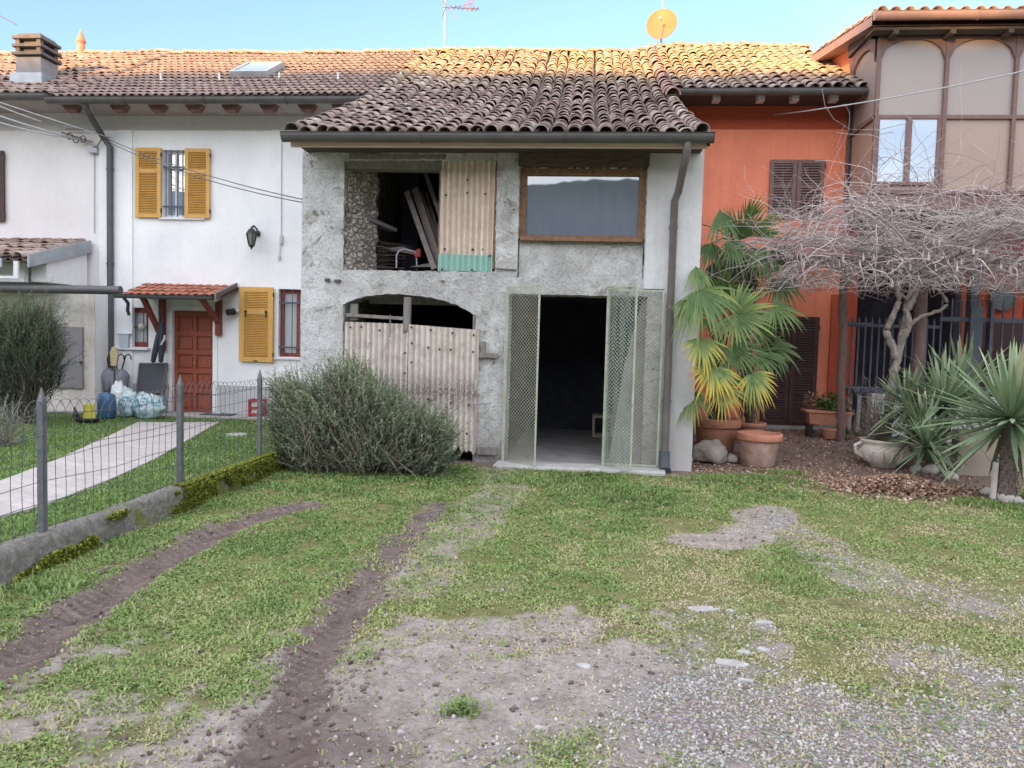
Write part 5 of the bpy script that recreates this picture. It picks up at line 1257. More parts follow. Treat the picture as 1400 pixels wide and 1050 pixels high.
# ------------------------------------------------------------------ fittings on the white house
p = at(344, 322, YW-.25); LN = thing('wall_lamp', 'black lantern lamp on a scrolled bracket on the white wall', 'lamp', (p.x, YW, p.z))
b = MB(); b.tube([(p.x+.02, YW, p.z+.06), (p.x+.02, YW-.08, p.z+.15), (p.x+.01, YW-.18, p.z+.19), (p.x, YW-.25, p.z+.14)], .018, 8); b.lathe((p.x+.02, YW-.02, p.z+.02), [(.04, 0), (.05, .04), (.03, .1)], 10); b.build('bracket', 'black_iron', LN)
b = MB(); b.lathe((p.x, YW-.25, p.z), [(.115, .03), (.10, .06), (.05, .12), (.02, .14), (.012, .17), (0, .18)], 6, False); b.lathe((p.x, YW-.25, p.z-.20), [(0, -.07), (.02, -.03), (.05, 0), (.06, .02)], 6, False)
for k in range(6):
    a = PI/3*k; b.bar((p.x+.055*math.cos(a), YW-.25+.055*math.sin(a), p.z-.19), (p.x+.105*math.cos(a), YW-.25+.105*math.sin(a), p.z+.035), .012)
b.build('lantern_frame', 'black_iron', LN)
b = MB(); b.lathe((p.x, YW-.25, p.z-.18), [(.05, 0), (.095, .21)], 6, False); b.build('lantern_glass', 'dark_pane', LN)
p = at(317, 426, YW-.12); SCM = thing('security_camera', 'small black and white security camera beside the door canopy', 'camera', (p.x, YW, p.z))
b = MB(); b.tube([(p.x+.1, YW, p.z+.02), (p.x+.06, YW-.06, p.z+.02), (p.x, YW-.12, p.z)], [.05, .04, .05], 10); b.build('housing', 'window_white', SCM)
b = MB(); b.tube([(p.x+.03, YW-.08, p.z+.005), (p.x-.05, YW-.20, p.z-.02)], [.065, .06], 12); b.build('lens_head', 'black_iron', SCM)
p = at(385, 180, YW); q = at(384, 345, YW)
b = MB(); x = p.x+.01; b.tube([(x, YW-.012, 5.42), (x, YW-.012, 4.6), (x+.006, YW-.014, 3.6), (x+.01, YW-.03, 3.42), (x-.02, YW-.03, 3.1)], .010, 6); b.box((x+.015, YW-.03, 3.42), (.05, .05, .16)); b.box((x-.02, YW-.03, 3.08), (.04, .04, .07)); tag(b.build('wall_cable', 'cable'), 'thin grey cable with plug hanging down the white wall near the barn', 'cable')
p = at(125, 200, YW-.1)
CB = thing('cable_bracket', 'iron cable bracket with insulators at the top of the pinkish wall', 'bracket', (p.x, YW, p.z))
b = MB(); b.bar(at(84, 181, YW-.1), at(126, 194, YW-.1), .03); b.bar(at(90, 176, YW-.1), at(118, 178, YW-.1), .02)
for px, py in ((95, 186), (104, 191), (113, 190)):
    c = at(px, py, YW-.12); b.tube([c+Vector((.06*math.cos(PI*k/5), 0, .06*math.sin(PI*k/5))) for k in range(11)], .012, 6)
c = at(137, 190, YW-.1); b.tube([at(138, 182, YW-.1), at(138, 192, YW-.1), at(133, 200, YW-.1), at(127, 201, YW-.1)], .014, 6); b.build('iron_arm', 'pipe_metal', CB)
b = MB(); c = at(128, 205, YW-.05); b.box(c, (.18, .1, .12)); b.build('junction_box', 'cable', CB)
b = MB(); b.tube([(c.x-.02, YW-.0, c.z-.05), (c.x-.03, YW-.0, 3.5)], .012, 6); b.build('conduit', 'cable', CB)
def sag_wire(a, c, s, r, lb, m='cable', n=24):
    a = Vector(a); c = Vector(c); b = MB(); b.tube([a+(c-a)*(k/n)+Vector((0, 0, -s*4*(k/n)*(1-k/n))) for k in range(n+1)], r, 5); return tag(b.build('overhead_cable', m), lb, 'cable')
e = at(122, 196, YW-.12)
sag_wire(at(-140, 108, 9.5), at(112, 192, YW-.12), .05, .016, 'thick white overhead cable ending at the bracket on the left, upper of the bundle')
sag_wire(at(-140, 116, 9.3), at(110, 190, YW-.12), .12, .014, 'pale overhead cable sagging just under the thick one at upper left')
sag_wire(at(-140, 92, 10), at(150, 188, YW-.1), .02, .010, 'thin overhead cable above the bundle reaching the left downpipe')
sag_wire(at(-100, 100, 10.5), at(56, 166, 12.9), .04, .012, 'short pale cable going under the left gutter')
sag_wire(at(138, 186, YW-.1), (BX0-.01, 9.9, at(412, 274, 9.9).z), .10, .008, 'upper of two thin cables from the bracket to the barn', 'dark_cable')
sag_wire(at(140, 190, YW-.1), (BX0-.01, 9.9, at(412, 278, 9.9).z), .13, .008, 'lower of two thin cables from the bracket to the barn', 'dark_cable')
sag_wire(at(1058, 157, YW-.02), at(1440, 88, 10.0), .06, .010, 'sagging pale cable crossing in front of the glazed bay')
b = MB(); b.tube([at(1124, 122, 12.8), at(1128, 145, 13.0), at(1140, 163, 13.2), at(1163, 177, 13.5), at(1200, 178, 12.4), at(1240, 168, 12.3)], .007, 5); tag(b.build('loose_cable', 'cable'), 'loose thin cable looping down from the orange house gutter', 'cable')

# ------------------------------------------------------------------ roof antennas and dish
AY = 16.95
p = at(608, 78, AY); A1 = thing('television_antenna', 'television antenna on a pale mast at the ridge over the barn', 'antenna', (p.x, AY, 8.0))
tp = at(609, -60, AY)
b = MB(); b.tube([(p.x, AY, 7.9), (tp.x, AY, tp.z)], .028, 8); b.build('mast', 'antenna_metal', A1)
def yagi(par, c, d, L, n, el, name='antenna_boom'):
    c = Vector(c); d = Vector(d).normalized(); s = d.cross(Vector((0, 0, 1))).normalized(); b = MB(); b.bar(c-d*.1, c+d*L, .02)
    for k in range(n):
        q = c+d*(L*(k+.5)/n); b.bar(q-s*el, q+s*el, .009)
    for sg in (-1, 1): b.bar(c-d*.05+Vector((0, 0, .0)), c-d*.12+Vector((0, 0, .22*sg)), .014)
    return b.build(name, 'antenna_dark', par)
q = at(612, 10, AY); yagi(A1, (q.x, AY, q.z), (.8, .35, .10), .75, 7, .13)
b = MB(); r0 = at(640, 6, AY)
for k in range(5): b.bar((r0.x-.05+.03*k, AY-.25+.12*k, r0.z-.18+.03*k), (r0.x+.12-.01*k, AY-.25+.12*k, r0.z+.22), .012)
b.bar((q.x, AY, q.z-.02), (r0.x+.1, AY, r0.z+.02), .014); b.bar((q.x+.02, AY, q.z-.03), at(627, 28, AY), .014); b.build('reflector', 'antenna_dark', A1)
p = at(10, 24, AY); A2 = thing('roof_antenna', 'dark antenna boom poking in at the top left corner', 'antenna', (at(-18, 60, AY).x, AY, 8.0))
q = at(-18, 5, AY); b = MB(); b.tube([(q.x, AY, 8.0), (q.x, AY, q.z+.5)], .028, 8); b.build('mast', 'antenna_metal', A2)
yagi(A2, at(-18, 12, AY), at(21, 33, AY)-at(-18, 12, AY), (at(21, 33, AY)-at(-18, 12, AY)).length, 8, .12)
p = at(905, 35, AY); base = at(904, 70, AY); DS = thing('satellite_dish', 'round orange satellite dish on a short mast at the ridge', 'satellite dish', (base.x, AY, 8.0))
b = MB(); b.tube([(base.x, AY+.1, 7.9), (base.x, AY+.1, p.z+.75)], .022, 8); b.build('mast', 'antenna_metal', DS)
R_ = .345; Dn = Vector((-.25, -1, .22)).normalized(); Q = Dn.to_track_quat('Z', 'Y').to_matrix(); cc = Vector((p.x, AY, p.z)); b = MB(); n = 32; V = []; Fq = []
for i, (r, z) in enumerate(((0.001, 0), (.12, .008), (.23, .03), (.32, .06), (R_, .072), (R_, .055), (.23, .012), (0.001, -.02))):
    for j in range(n): a = 2*PI*j/n; V.append(cc+Q @ Vector((r*math.cos(a)*.97, r*math.sin(a)*1.04, z)))
for i in range(7):
    for j in range(n): Fq.append((i*n+j, i*n+(j+1) % n, (i+1)*n+(j+1) % n, (i+1)*n+j))
b.add(V, Fq, True); b.build('dish', 'dish_orange', DS)
b = MB(); lo = cc+Q @ Vector((0, -R_, .04)); fc = cc+Dn*.32+Vector((0, 0, -.02)); b.bar(lo, fc, .02); b.tube([fc, fc-Dn*.08], .03, 8); b.build('feed_arm', 'antenna_metal', DS)

# ------------------------------------------------------------------ loft contents
PLK = 'planks leaning in the loft opening'
for k, (a, c, w, lb) in enumerate((((556, 262), (594, 366), .075, 'leftmost grey plank leaning in the open loft'), ((567, 258), (604, 368), .10, 'broad grey plank second from left leaning in the loft'), ((575, 262), (613, 368), .05, 'narrow plank third from left leaning in the loft'), ((578, 226), (606, 305), .06, 'dark upper plank leaning behind the corrugated loft sheet'), ((583, 265), (604, 330), .045, 'thin bent lath at right in the dark loft'))):
    dd_ = .35+.12*k; p0 = at(c[0], c[1]+2, BY+dd_*.8); p1 = at(a[0], a[1], BY+dd_+.55); p0.z = max(p0.z, 2.45); b = MB(); b.bar(p0, p1, w, .028, up=(0, 1, 0)); tag(b.build('plank', 'loose_plank', None, bevel=.003), lb, 'plank')
b = MB(); p0 = at(497, 298, BY+.44); p1 = at(538, 315, BY+.95)
b.bar(p0, p1, .14, .05); tag(b.build('board_scrap', 'shed_door'), 'blue grey board jutting from the loft side wall', 'board')
b = MB(); c = at(545, 340, BY+.75)
b.prism([c+Vector((-.18, -.02, .0)), c+Vector((.06, 0, .035)), c+Vector((.14, .02, .0)), c+Vector((.30, .05, -.05)), c+Vector((.26, .04, -.08)), c+Vector((-.05, 0, -.035))], (0, .35, .0)); tag(b.build('loft_rag', 'loose_plank'), 'dusty folded sheet lying over junk in the loft', 'sheet')
b = MB(); c = at(573, 344, BY+.7); b.box(c, (.06, .1, .07)); b.box(c+Vector((-.015, -.0, -.055)), (.09, .09, .05)); tag(b.build('plastic_scrap', 'red_plastic', None, bevel=.008), 'small red plastic piece among the loft junk', 'junk')
b = MB(); c0 = at(542, 366, BY+.6); b.tube([c0, c0+Vector((0, 0, .18)), c0+Vector((.03, .02, .24)), c0+Vector((.09, .05, .27)), c0+Vector((.25, .1, .24)), c0+Vector((.27, .1, .05)), c0+Vector((.27, .1, -.03))], .012, 7); tag(b.build('bent_tube', 'cable'), 'bent pale tube standing on the loft sill', 'tube')
b = MB(); c = at(585, 362, BY+.5); b.prism([c+Vector((-.25, 0, -.03)), c+Vector((.2, 0, .06)), c+Vector((.2, 0, -.03))], (0, .25, 0)); tag(b.build('loft_board', 'grey_wood'), 'grey wedge of board lying on the loft sill behind the planks', 'board')
TW = thing('twig_bundle', 'bundle of dry sticks stacked against the loft side wall', 'sticks', (-3.05, BY+.6, 2.5)); 
for k in range(26):
    z = 2.52+.018*k; b = MB() if k == 0 else b; c = Vector((-2.90+random.uniform(0, .03), BY+.60+random.uniform(0, .2), z+random.uniform(0, .03))); b.bar(c, c+Vector((random.uniform(.2, .45), random.uniform(.0, .5), random.uniform(-.06, .06))), .011)
b.build('sticks', 'dark_wood', TW)
# crate just inside the garage
p = gz(823, 596, .05); CR_ = thing('wooden_crate', 'small pale wooden box frame inside the garage by the right gate', 'crate', (p.x, p.y, .05))
b = MB(); x, y = p.x, p.y; s = .15
for dx in (-s, s):
    for dy in (-s, s): b.bb(x+dx-.02, x+dx+.02, y+dy-.02, y+dy+.02, .05, .42)
for z in (.07, .40):
    for dx in (-s, s): b.bb(x+dx-.018, x+dx+.018, y-s+.02, y+s-.02, z-.03, z+.018)
    for dy in (-s, s): b.bb(x-s+.02, x+s-.02, y+dy-.018, y+dy+.018, z-.03, z+.018)
b.build('crate_frame', 'tan_board', CR_); b = MB(); b.bb(x-s+.03, x+s-.03, y-s+.03, y+s-.03, .39, .405); b.build('crate_lid', 'tan_board', CR_)

# ------------------------------------------------------------------ clutter at the white house door
FZ = .082
def P0(px, py): return gz(px, py, FZ)
p = P0(146, 571); b = MB(); DRM = thing('blue_canister', 'dark blue plastic canister left of the waste bags', 'canister', (p.x, p.y, FZ))
b.lathe((p.x, p.y, FZ), [(.13, 0), (.15, .02), (.15, .36), (.13, .41), (.06, .43), (.06, .47), (0, .475)], 16); b.build('body', 'blue_plastic', DRM); b = MB(); b.lathe((p.x, p.y, FZ+.47), [(.065, 0), (.065, .035), (0, .04)], 12); b.build('lid', 'black_iron', DRM)
def bag(name, px, py, sx, sy, sz, m, seed, lb, cat='bag'):
    import bmesh
    p = P0(px, py); bm = bmesh.new(); bmesh.ops.create_icosphere(bm, subdivisions=4, radius=1)
    for v in bm.verts:
        k = 1+.16*mnoise.fractal(v.co*1.6+Vector((seed, 0, 0)), .8, 2, 3)-.10*abs(mnoise.noise(v.co*4+Vector((seed, 3, 0)))); z = max(v.co.z, -.72)
        pin = 1-.5*max(0, v.co.z-.55); v.co = Vector((v.co.x*sx*k*pin, v.co.y*sy*k*pin, (z+.72)*sz*k))
    me = bpy.data.meshes.new(name); bm.to_mesh(me); bm.free(); me.polygons.foreach_set('use_smooth', np.ones(len(me.polygons), bool)); o = link(name, me, m); o.location = (p.x, p.y, FZ); return tag(o, lb, cat)
bag('waste_bag', 203, 571, .30, .2, .27, 'plastic_bag', 2, 'bulging patterned plastic waste bag in front of the deck chair')
bag('waste_bag', 177, 569, .19, .17, .30, 'plastic_bag', 9, 'smaller crumpled bluish bag between the canister and the big bag')
bag('waste_bag', 162, 565, .15, .13, .36, 'white_plastic', 5, 'whitish tall bag standing behind the blue canister')
# umbrellas in a stand
p = P0(165, 560); p.y = 13.28; US = thing('umbrella_stand', 'folded grey umbrellas with hooked handles standing by the downpipe', 'umbrellas', (p.x, p.y+.15, FZ)); x, y = p.x, p.y+.15
b = MB(); b.lathe((x, y, FZ), [(.12, 0), (.13, .02), (.15, .35), (.14, .36)], 14); b.build('stand', 'black_iron', US)
for k, (dx, ln) in enumerate(((-.1, -.10), (.05, .06), (.16, .18))):
    b = MB(); b.lathe((x+dx, y, FZ+.25), [(.02, 0), (.10, .2), (.15, .42), (.09, .50), (.015, .56)], 9, True, wob=.18); u = b.build('umbrella', 'grey_cloth', US)
    b = MB(); h0 = Vector((x+dx, y, FZ+.8)); b.tube([h0, h0+Vector((ln*.3, 0, .18)), h0+Vector((ln*.3+.02, 0, .26)), h0+Vector((ln*.3+.08, 0, .29)), h0+Vector((ln*.3+.13, 0, .25)), h0+Vector((ln*.3+.13, 0, .19))], .014, 8); b.build('handle', 'black_iron', u)
# folding deck chair leaning at the wall
DC = thing('deck_chair', 'dark grey folded sling deck chair leaning at the white wall', 'deck chair', (P0(205, 568).x, 13.4, FZ))
A = at(187, 536, 13.5); B_ = at(222, 536, 13.5); T0 = at(191, 497, 13.6); T1 = at(229, 497, 13.6); L0 = at(183, 566, 13.15); L1 = at(222, 566, 13.15)
b = MB(); b.sheet([A, B_, T1, T0]); b.build('back_sling', 'sling_fabric', DC)
b = MB(); A2_ = A+Vector((0, -.02, -.06)); b.sheet([L0+Vector((0, 0, .12)), L1+Vector((0, 0, .12)), B_+Vector((0, -.02, -.06)), A2_]); b.build('seat_sling', 'sling_fabric', DC)
b = MB()
for q, r in ((L0, A), (A, T0), (L1, B_), (B_, T1), (T0, T1), (A, B_), (L0, L1)): b.bar(q, r, .028)
b.bar(at(230, 525, 13.1), at(227, 566, 13.0), .028); b.bar(B_, at(230, 525, 13.1), .03); b.build('chair_frame', 'pipe_metal', DC)
# closed dark parasol / bundle hanging from the canopy post
PR = thing('closed_parasol', 'closed dark parasol leaning on the canopy post above the deck chair', 'parasol', (at(215, 497, 13.35).x, 13.35, 1.1))
for (px0, py0, px1, py1) in ((220, 440, 209, 496), (222, 440, 220, 496)):
    a, c = at(px0, py0, 13.4), at(px1, py1, 13.35); d = c-a; b = MB(); b.tube([a, a+d*.15, a+d*.4, a+d*.75, a+d*.97, c], [.02, .035, .048, .055, .042, .01], 8); b.build('folded_cloth', 'parasol_cloth', PR)
b = MB(); a = at(218, 425, 13.42); b.tube([a, at(219, 440, 13.4), at(213, 470, 13.38)], .018, 7); b.build('pole', 'black_iron', PR)
b = MB(); c = at(223, 463, 13.32); b.tube([c+Vector((.03, 0, .06)), c+Vector((.045, -.02, 0)), c+Vector((.01, -.03, -.06)), c+Vector((-.02, -.03, -.12))], .02, 6); b.build('strap', 'cable', PR)
# bucket on the ledge, brush on the shed wall, crate, ornament, lid, mat
zl = small[2]-.012; c = at(170, 474, YW-.07); b = MB(); BK = thing('white_bucket', 'white square tub standing on the small window ledge', 'tub', (c.x, YW-.06, zl))
b.box((c.x, YW-.06, zl+.13), (.21, .09, .25), Matrix.Rotation(PI, 3, 'X'), taper=.82); b.build('body', 'tub_plastic', BK, bevel=.01); b = MB(); b.box((c.x, YW-.06, zl+.262), (.27, .115, .02)); b.build('rim', 'tub_plastic', BK, bevel=.004)
c = at(194, 447, YW-.02); b = MB(); b.lathe((c.x, YW-.02, c.z-.06), [(.0, 0), (.05, .02), (.07, .06), (.05, .11), (0, .13)], 10); tag(b.build('window_ornament', 'cream_pot'), 'small pale round ornament hanging at the little window', 'ornament')
x, y = at(156, 500, 13.2).x, 13.2; BR = thing('broom', 'straw broom standing upside down beside the dark downpipe', 'broom', (x, y, FZ))
b = MB(); zb3 = at(156, 500, 13.2).z; b.bar((x+.02, y, FZ), (x, y, zb3), .025); b.build('handle', 'dark_wood', BR)
b = MB(); b.prism([(x-.05, y-.02, zb3), (x+.05, y-.02, zb3), (x+.08, y-.02, zb3+.22), (x+.05, y-.02, zb3+.33), (x-.03, y-.02, zb3+.36), (x-.07, y-.02, zb3+.25)], (0, .05, 0)); b.build('bristles', 'bristle', BR)
p = at(353, 573, 13.45); BX = thing('red_crate', 'small red slatted crate at the foot of the white wall', 'crate', (p.x, 13.45, FZ))
b = MB(); x = p.x
for z in (FZ+.02, FZ+.14, FZ+.27): b.bb(x-.11, x+.11, 13.3, 13.33, z, z+.045); b.bb(x-.11, x+.11, 13.5, 13.53, z, z+.045)
b.bb(x-.13, x-.10, 13.29, 13.54, FZ, FZ+.32); b.bb(x+.10, x+.13, 13.29, 13.54, FZ, FZ+.32); b.build('slats', 'red_plastic', BX); b = MB(); b.bb(x-.09, x+.09, 13.34, 13.49, FZ, FZ+.25); b.build('lining', 'window_white', BX)
p = gz(119, 578, .07); YO = thing('garden_ornament', 'black and yellow garden ornament standing on the lawn corner', 'ornament', (p.x, p.y, .05)); x, y = p.x, p.y
b = MB(); b.lathe((x, y, .06), [(.05, 0), (.17, .03), (.22, .09), (.2, .1), (.14, .06), (0, .05)], 14, sx=1.1, sy=.6); b.prism([(x-.25, y-.01, .14), (x-.12, y-.01, .12), (x-.22, y-.01, .33)], (0, .03, 0)); b.build('bowl', 'black_iron', YO); b = MB(); b.box((x+.04, y, .26), (.22, .06, .26), taper=.8); b.build('yellow_body', 'yellow_plastic', YO, bevel=.02)
p = gz(324, 593, .08); b = MB(); b.lathe((p.x, p.y, .05), [(.16, 0), (.155, .03), (.12, .035), (0, .036)], 20); tag(b.build('drain_cover', 'flat_stone'), 'round pale drain cover in the lawn before the house', 'drain cover')
p = P0(283, 570); b = MB(); b.bb(p.x-.28, p.x+.3, 13.2, 13.5, FZ, FZ+.018); tag(b.build('doormat', 'sling_fabric'), 'dark doormat on the paving at the red door', 'doormat')
p = P0(290, 568); b = MB(); b.lathe((p.x, 13.42, FZ+.018), [(.07, 0), (.08, .02), (.065, .03), (0, .026)], 14, sx=1.3); tag(b.build('pet_bowl', 'cable'), 'flat white dish on the doormat', 'dish')

# ------------------------------------------------------------------ right side: railing, low walls, pots
LW = tag(None or (lambda: (lambda b: (b.bb(4.70, 10.0, 12.30, 12.5, .0, .93), b.build('railing_wall', 'plinth_plaster', None, bevel=.01))[1])(MB()))(), 'low grey wall carrying the iron railing of the porch', 'wall')
RL = thing('iron_railing', 'grey blue iron railing with spiked bars in front of the porch', 'railing', (7, 12.4, .93))
xa = at(1152, 450, 12.4).x; xm_ = at(1285, 440, 12.4).x; xe = 9.6
b = MB(); b.bb(xa, xm_, 12.385, 12.415, 2.0, 2.05); b.bb(xa, xm_, 12.385, 12.415, 1.0, 1.035); b.bb(xm_, xe, 12.38, 12.42, 2.12, 2.19); b.bb(xm_, xe, 12.385, 12.415, 1.0, 1.035); b.bb(xa-.05, xa+.45, 12.37, 12.43, 2.02, 2.07); b.build('rail', 'blue_iron', RL)
k = 0; x = xa+.04
while x < xe:
    hi = 2.17 if x < xm_ else 2.50; b = MB(); b.bb(x-.012, x+.012, 12.388, 12.412, .93, hi-.06); b.box((x, 12.4, hi-.03), (.024, .024, .06), taper=.1); b.build('railing_bar', 'blue_iron', RL); x += .105 if x < xm_ else .155; k += 1
xp = at(1336, 450, 12.38).x
for dx, w, z in ((-.03, .19, 2.36), (.20, .05, 2.45)):
    b = MB(); b.bb(xp+dx-w/2, xp+dx+w/2, 12.34, 12.46, .93, z); b.build('railing_post', 'blue_iron', RL)
b = MB(); xq = at(1330, 395, 13.0).x; b.bb(xq-.07, xq+.07, 12.9, 13.05, .2, 4.1); tag(b.build('porch_column', 'blue_iron'), 'slim grey blue steel column behind the iron railing', 'column')
c = at(1373, 408, 13.5); WP = thing('wall_disc', 'dark round framed disc hanging on the porch wall under the vine', 'wall ornament', (c.x, 13.58, c.z))
b = MB(); b.tube([c+Vector((.2*math.cos(2*PI*k/24), .05, .2*math.sin(2*PI*k/24))) for k in range(25)], .03, 8); b.build('ring', 'brown_shutter', WP); b = MB(); b.tube([c+Vector((0, .04, 0)), c+Vector((0, .08, 0))], .19, 24); b.build('face', 'dark_pane', WP)
TB = thing('porch_table', 'white legged garden table behind the porch railing', 'table', (at(1190, 530, 13.3).x, 13.3, .2)); x = TB.location.x
for dx in (-.25, .25):
    for dy in (-.2, .2): b = MB(); b.bb(x+dx-.025, x+dx+.025, 13.3+dy-.025, 13.3+dy+.025, .2, .92); b.build('leg', 'white_plastic', TB)
b = MB(); b.bb(x-.35, x+.75, 12.95, 13.6, .92, .96); b.build('tabletop', 'blue_plastic', TB)
# planter wall behind the yucca
b = MB(); b.bb(5.05, 9.5, 10.25, 10.45, -.05, .60); tag(b.build('planter_wall', 'garden_wall_plaster', None, bevel=.02), 'low beige rendered wall behind the big yucca', 'wall')
# pots
def pot(par, c, R, H, m, rim_m, soil=True, prof=None, rimh=.08):
    b = MB(); b.lathe(c, prof or [(R*.66, 0), (R*.70, .01), (R*.86, H-rimh-.02), (R*.88, H-rimh)], 28); body = b.build('pot_body', m, par)
    b = MB(); b.lathe(c+Vector((0, 0, H-rimh)), [(R*.88, 0), (R*.97, .0), (R, .02), (R, rimh-.015), (R*.97, rimh), (R*.88, rimh), (R*.84, rimh-.06), (R*.80, rimh-.07)], 28); b.build('pot_rim', rim_m, par)
    b = MB(); b.lathe(c+Vector((0, 0, H-.09)), [(0.001, .03), (R*.5, .02), (R*.85, 0)], 20); b.build('soil', 'soil', par)
    return body
c = on(1036, 636); R_ = .31
PT = thing('empty_pot', 'empty chalky terracotta pot in front of the palms', 'pot', c); pot(PT, Vector(c), R_, .45, 'chalky_terracotta', 'rim_terracotta', rimh=.10)
c = on(979, 606); c.y = 11.25; c = Vector((at(979, 590, 10.95).x, 10.95, float(gh(2.2, 10.95))))
PB = thing('palm_pot', 'big terracotta pot holding the low palm behind the boulder', 'pot', c); pot(PB, Vector(c), .345, at(979, 571, 10.95).z-c.z, 'terracotta', 'terracotta', rimh=.13); PALM_B = Vector((c.x, c.y, at(979, 575, 10.95).z-.08))
c = Vector((at(1026, 590, 11.8).x, 11.8, float(gh(2.6, 11.8)))); PC = thing('palm_pot', 'smaller terracotta pot half hidden behind the big palm pot', 'pot', c); pot(PC, Vector(c), .24, at(1026, 577, 11.8).z-c.z, 'chalky_terracotta', 'terracotta', rimh=.07); PALM_A = Vector((c.x, c.y, at(1026, 577, 11.8).z-.08))
c = on(1207, 637); OP = thing('ornate_pot', 'cream ornate bowl pot with moulded handles holding a dry shrub', 'pot', c)
b = MB(); b.lathe(Vector(c), [(.15, 0), (.17, .02), (.2, .05), (.29, .14), (.325, .22), (.30, .29), (.285, .32), (.315, .345), (.325, .37), (.31, .385), (.27, .37), (.25, .33)], 30, wob=.0)
for k in range(16):
    a = 2*PI*k/16; b.tube([c+Vector((.235*math.cos(a), .235*math.sin(a), .08)), c+Vector((.31*math.cos(a), .31*math.sin(a), .16)), c+Vector((.325*math.cos(a), .325*math.sin(a), .24))], .018, 6)
b.build('pot_body', 'cream_pot', OP)
for s in (-1, 1):
    b = MB(); b.tube([c+Vector((s*.28, -.02, .13)), c+Vector((s*.39, -.04, .20)), c+Vector((s*.40, -.04, .29)), c+Vector((s*.31, -.02, .33))], .026, 8); b.build('handle', 'cream_pot', OP)
b = MB(); b.lathe(c+Vector((0, 0, .33)), [(0.001, .02), (.27, 0)], 18); b.build('soil', 'soil', OP); ORN = Vector(c)
# trough planter on an iron stand
TRY = 12.3; c = at(1130, 572, TRY); w = at(1162, 572, TRY).x-at(1097, 572, TRY).x; gzz = float(gh(c.x, TRY))
TR = thing('trough_planter', 'terracotta trough planter with flowers on a dark stand by the orange wall', 'planter', (c.x, TRY, gzz))
b = MB(); b.box((c.x, TRY, c.z), (w*.86, .24, .20), Matrix.Rotation(.03, 3, 'Y') @ Matrix.Rotation(PI, 3, 'X'), taper=.9); b.box((c.x, TRY, c.z+.11), (w, .30, .05), Matrix.Rotation(.03, 3, 'Y')); b.build('trough', 'terracotta', TR, bevel=.01)
b = MB(); b.box((c.x, TRY, c.z+.13), (w*.9, .24, .02)); b.build('soil', 'soil', TR)
for dx in (-w*.36, w*.36): b = MB(); b.bb(c.x+dx-.03, c.x+dx+.03, TRY-.1, TRY+.1, gzz-.05, c.z-.10); b.build('stand_leg', 'black_iron', TR)
b = MB(); c2 = at(1135, 592, 12.15); b.lathe(Vector((c2.x, 12.15, gzz)), [(.10, 0), (.14, .14), (.15, .16), (.13, .16)], 16); tag(b.build('small_pot', 'terracotta'), 'small terracotta pot on the ground under the trough', 'pot')
TROUGH = Vector((c.x, TRY, c.z+.13)); TRW = w
# boulder and stones
rock('boulder', Vector((at(972, 622, 10.5).x, 10.5, .12+float(gh(2, 10.5)))), .24, .2, .20, 'boulder', 5, 0, 'smooth round grey boulder in front of the big palm pot', 'boulder', sub=3)
rock('pale_stone', on(943, 632, .03), .04, .04, .04, 'pale_stone', 4, 0, 'little white stone at the barn corner', 'stone')
rock('pale_stone', on(1001, 612, .05), .09, .06, .07, 'pale_stone', 14, 0, 'pale stone between the boulder and the empty pot', 'stone')
for k, (px, py, s, lb) in enumerate(((1252, 644, .09, 'greyish stone beside the ornate pot'), (1271, 646, .12, 'pale angular stone below the left yucca'), (1299, 654, .10, 'pinkish flat stone right of the angular one, below the yucca'), (1349, 676, .085, 'round pale stone left of the yucca trunk'), (1376, 685, .11, 'biggest pale stone at the foot of the yucca trunk'), (1391, 687, .07, 'small pale stone right of the biggest one by the trunk'))):
    rock('border_stone', on(px, py, .02), s*.85, s*.7, s*.75, 'pale_stone' if k else 'flat_stone', 20+k, 0, lb, 'stone', 'stones edging the yucca bed')
# ------------------------------------------------------------------ plants
class PB:
    """quads/tris in numpy, collected with a tone per vertex"""
    def __init__(s): s.V = []; s.F3 = []; s.F4 = []; s.r = []; s.n = 0
    def add(s, V, r, q=None, t=None):
        V = np.asarray(V, float); s.V.append(V); s.r.append(np.broadcast_to(r, len(V)) if np.ndim(r) == 0 else np.asarray(r))
        if q is not None and len(q): s.F4.append(np.asarray(q)+s.n)
        if t is not None and len(t): s.F3.append(np.asarray(t)+s.n)
        s.n += len(V)
    def tube(s, P, R, r, n=4):
        P = np.asarray(P, float); k = len(P); R = np.broadcast_to(R, k); D = np.gradient(P, axis=0); D /= np.linalg.norm(D, axis=1, keepdims=True)+1e-9
        up = np.array([.31, .2, .93]); u = np.cross(D, up); u /= np.linalg.norm(u, axis=1, keepdims=True)+1e-9; w = np.cross(D, u)
        a = 2*PI*np.arange(n)/n
        V = P[:, None]+(u[:, None]*np.cos(a)[None, :, None]+w[:, None]*np.sin(a)[None, :, None])*R[:, None, None]
        i = np.arange(k*n).reshape(k, n); j = np.roll(i, -1, 1)
        s.add(V.reshape(-1, 3), r, np.stack([i[:-1], j[:-1], j[1:], i[1:]], 2).reshape(-1, 4))
    def build(s, name, m, parent=None, smooth=False):
        Fs = []
        if s.F4: Fs.append(np.concatenate(s.F4))
        if s.F3: Fs.append(np.concatenate(s.F3))
        return nplink(name, np.concatenate(s.V), Fs, MATS[m], parent, {'rnd': np.concatenate(s.r)}, smooth)
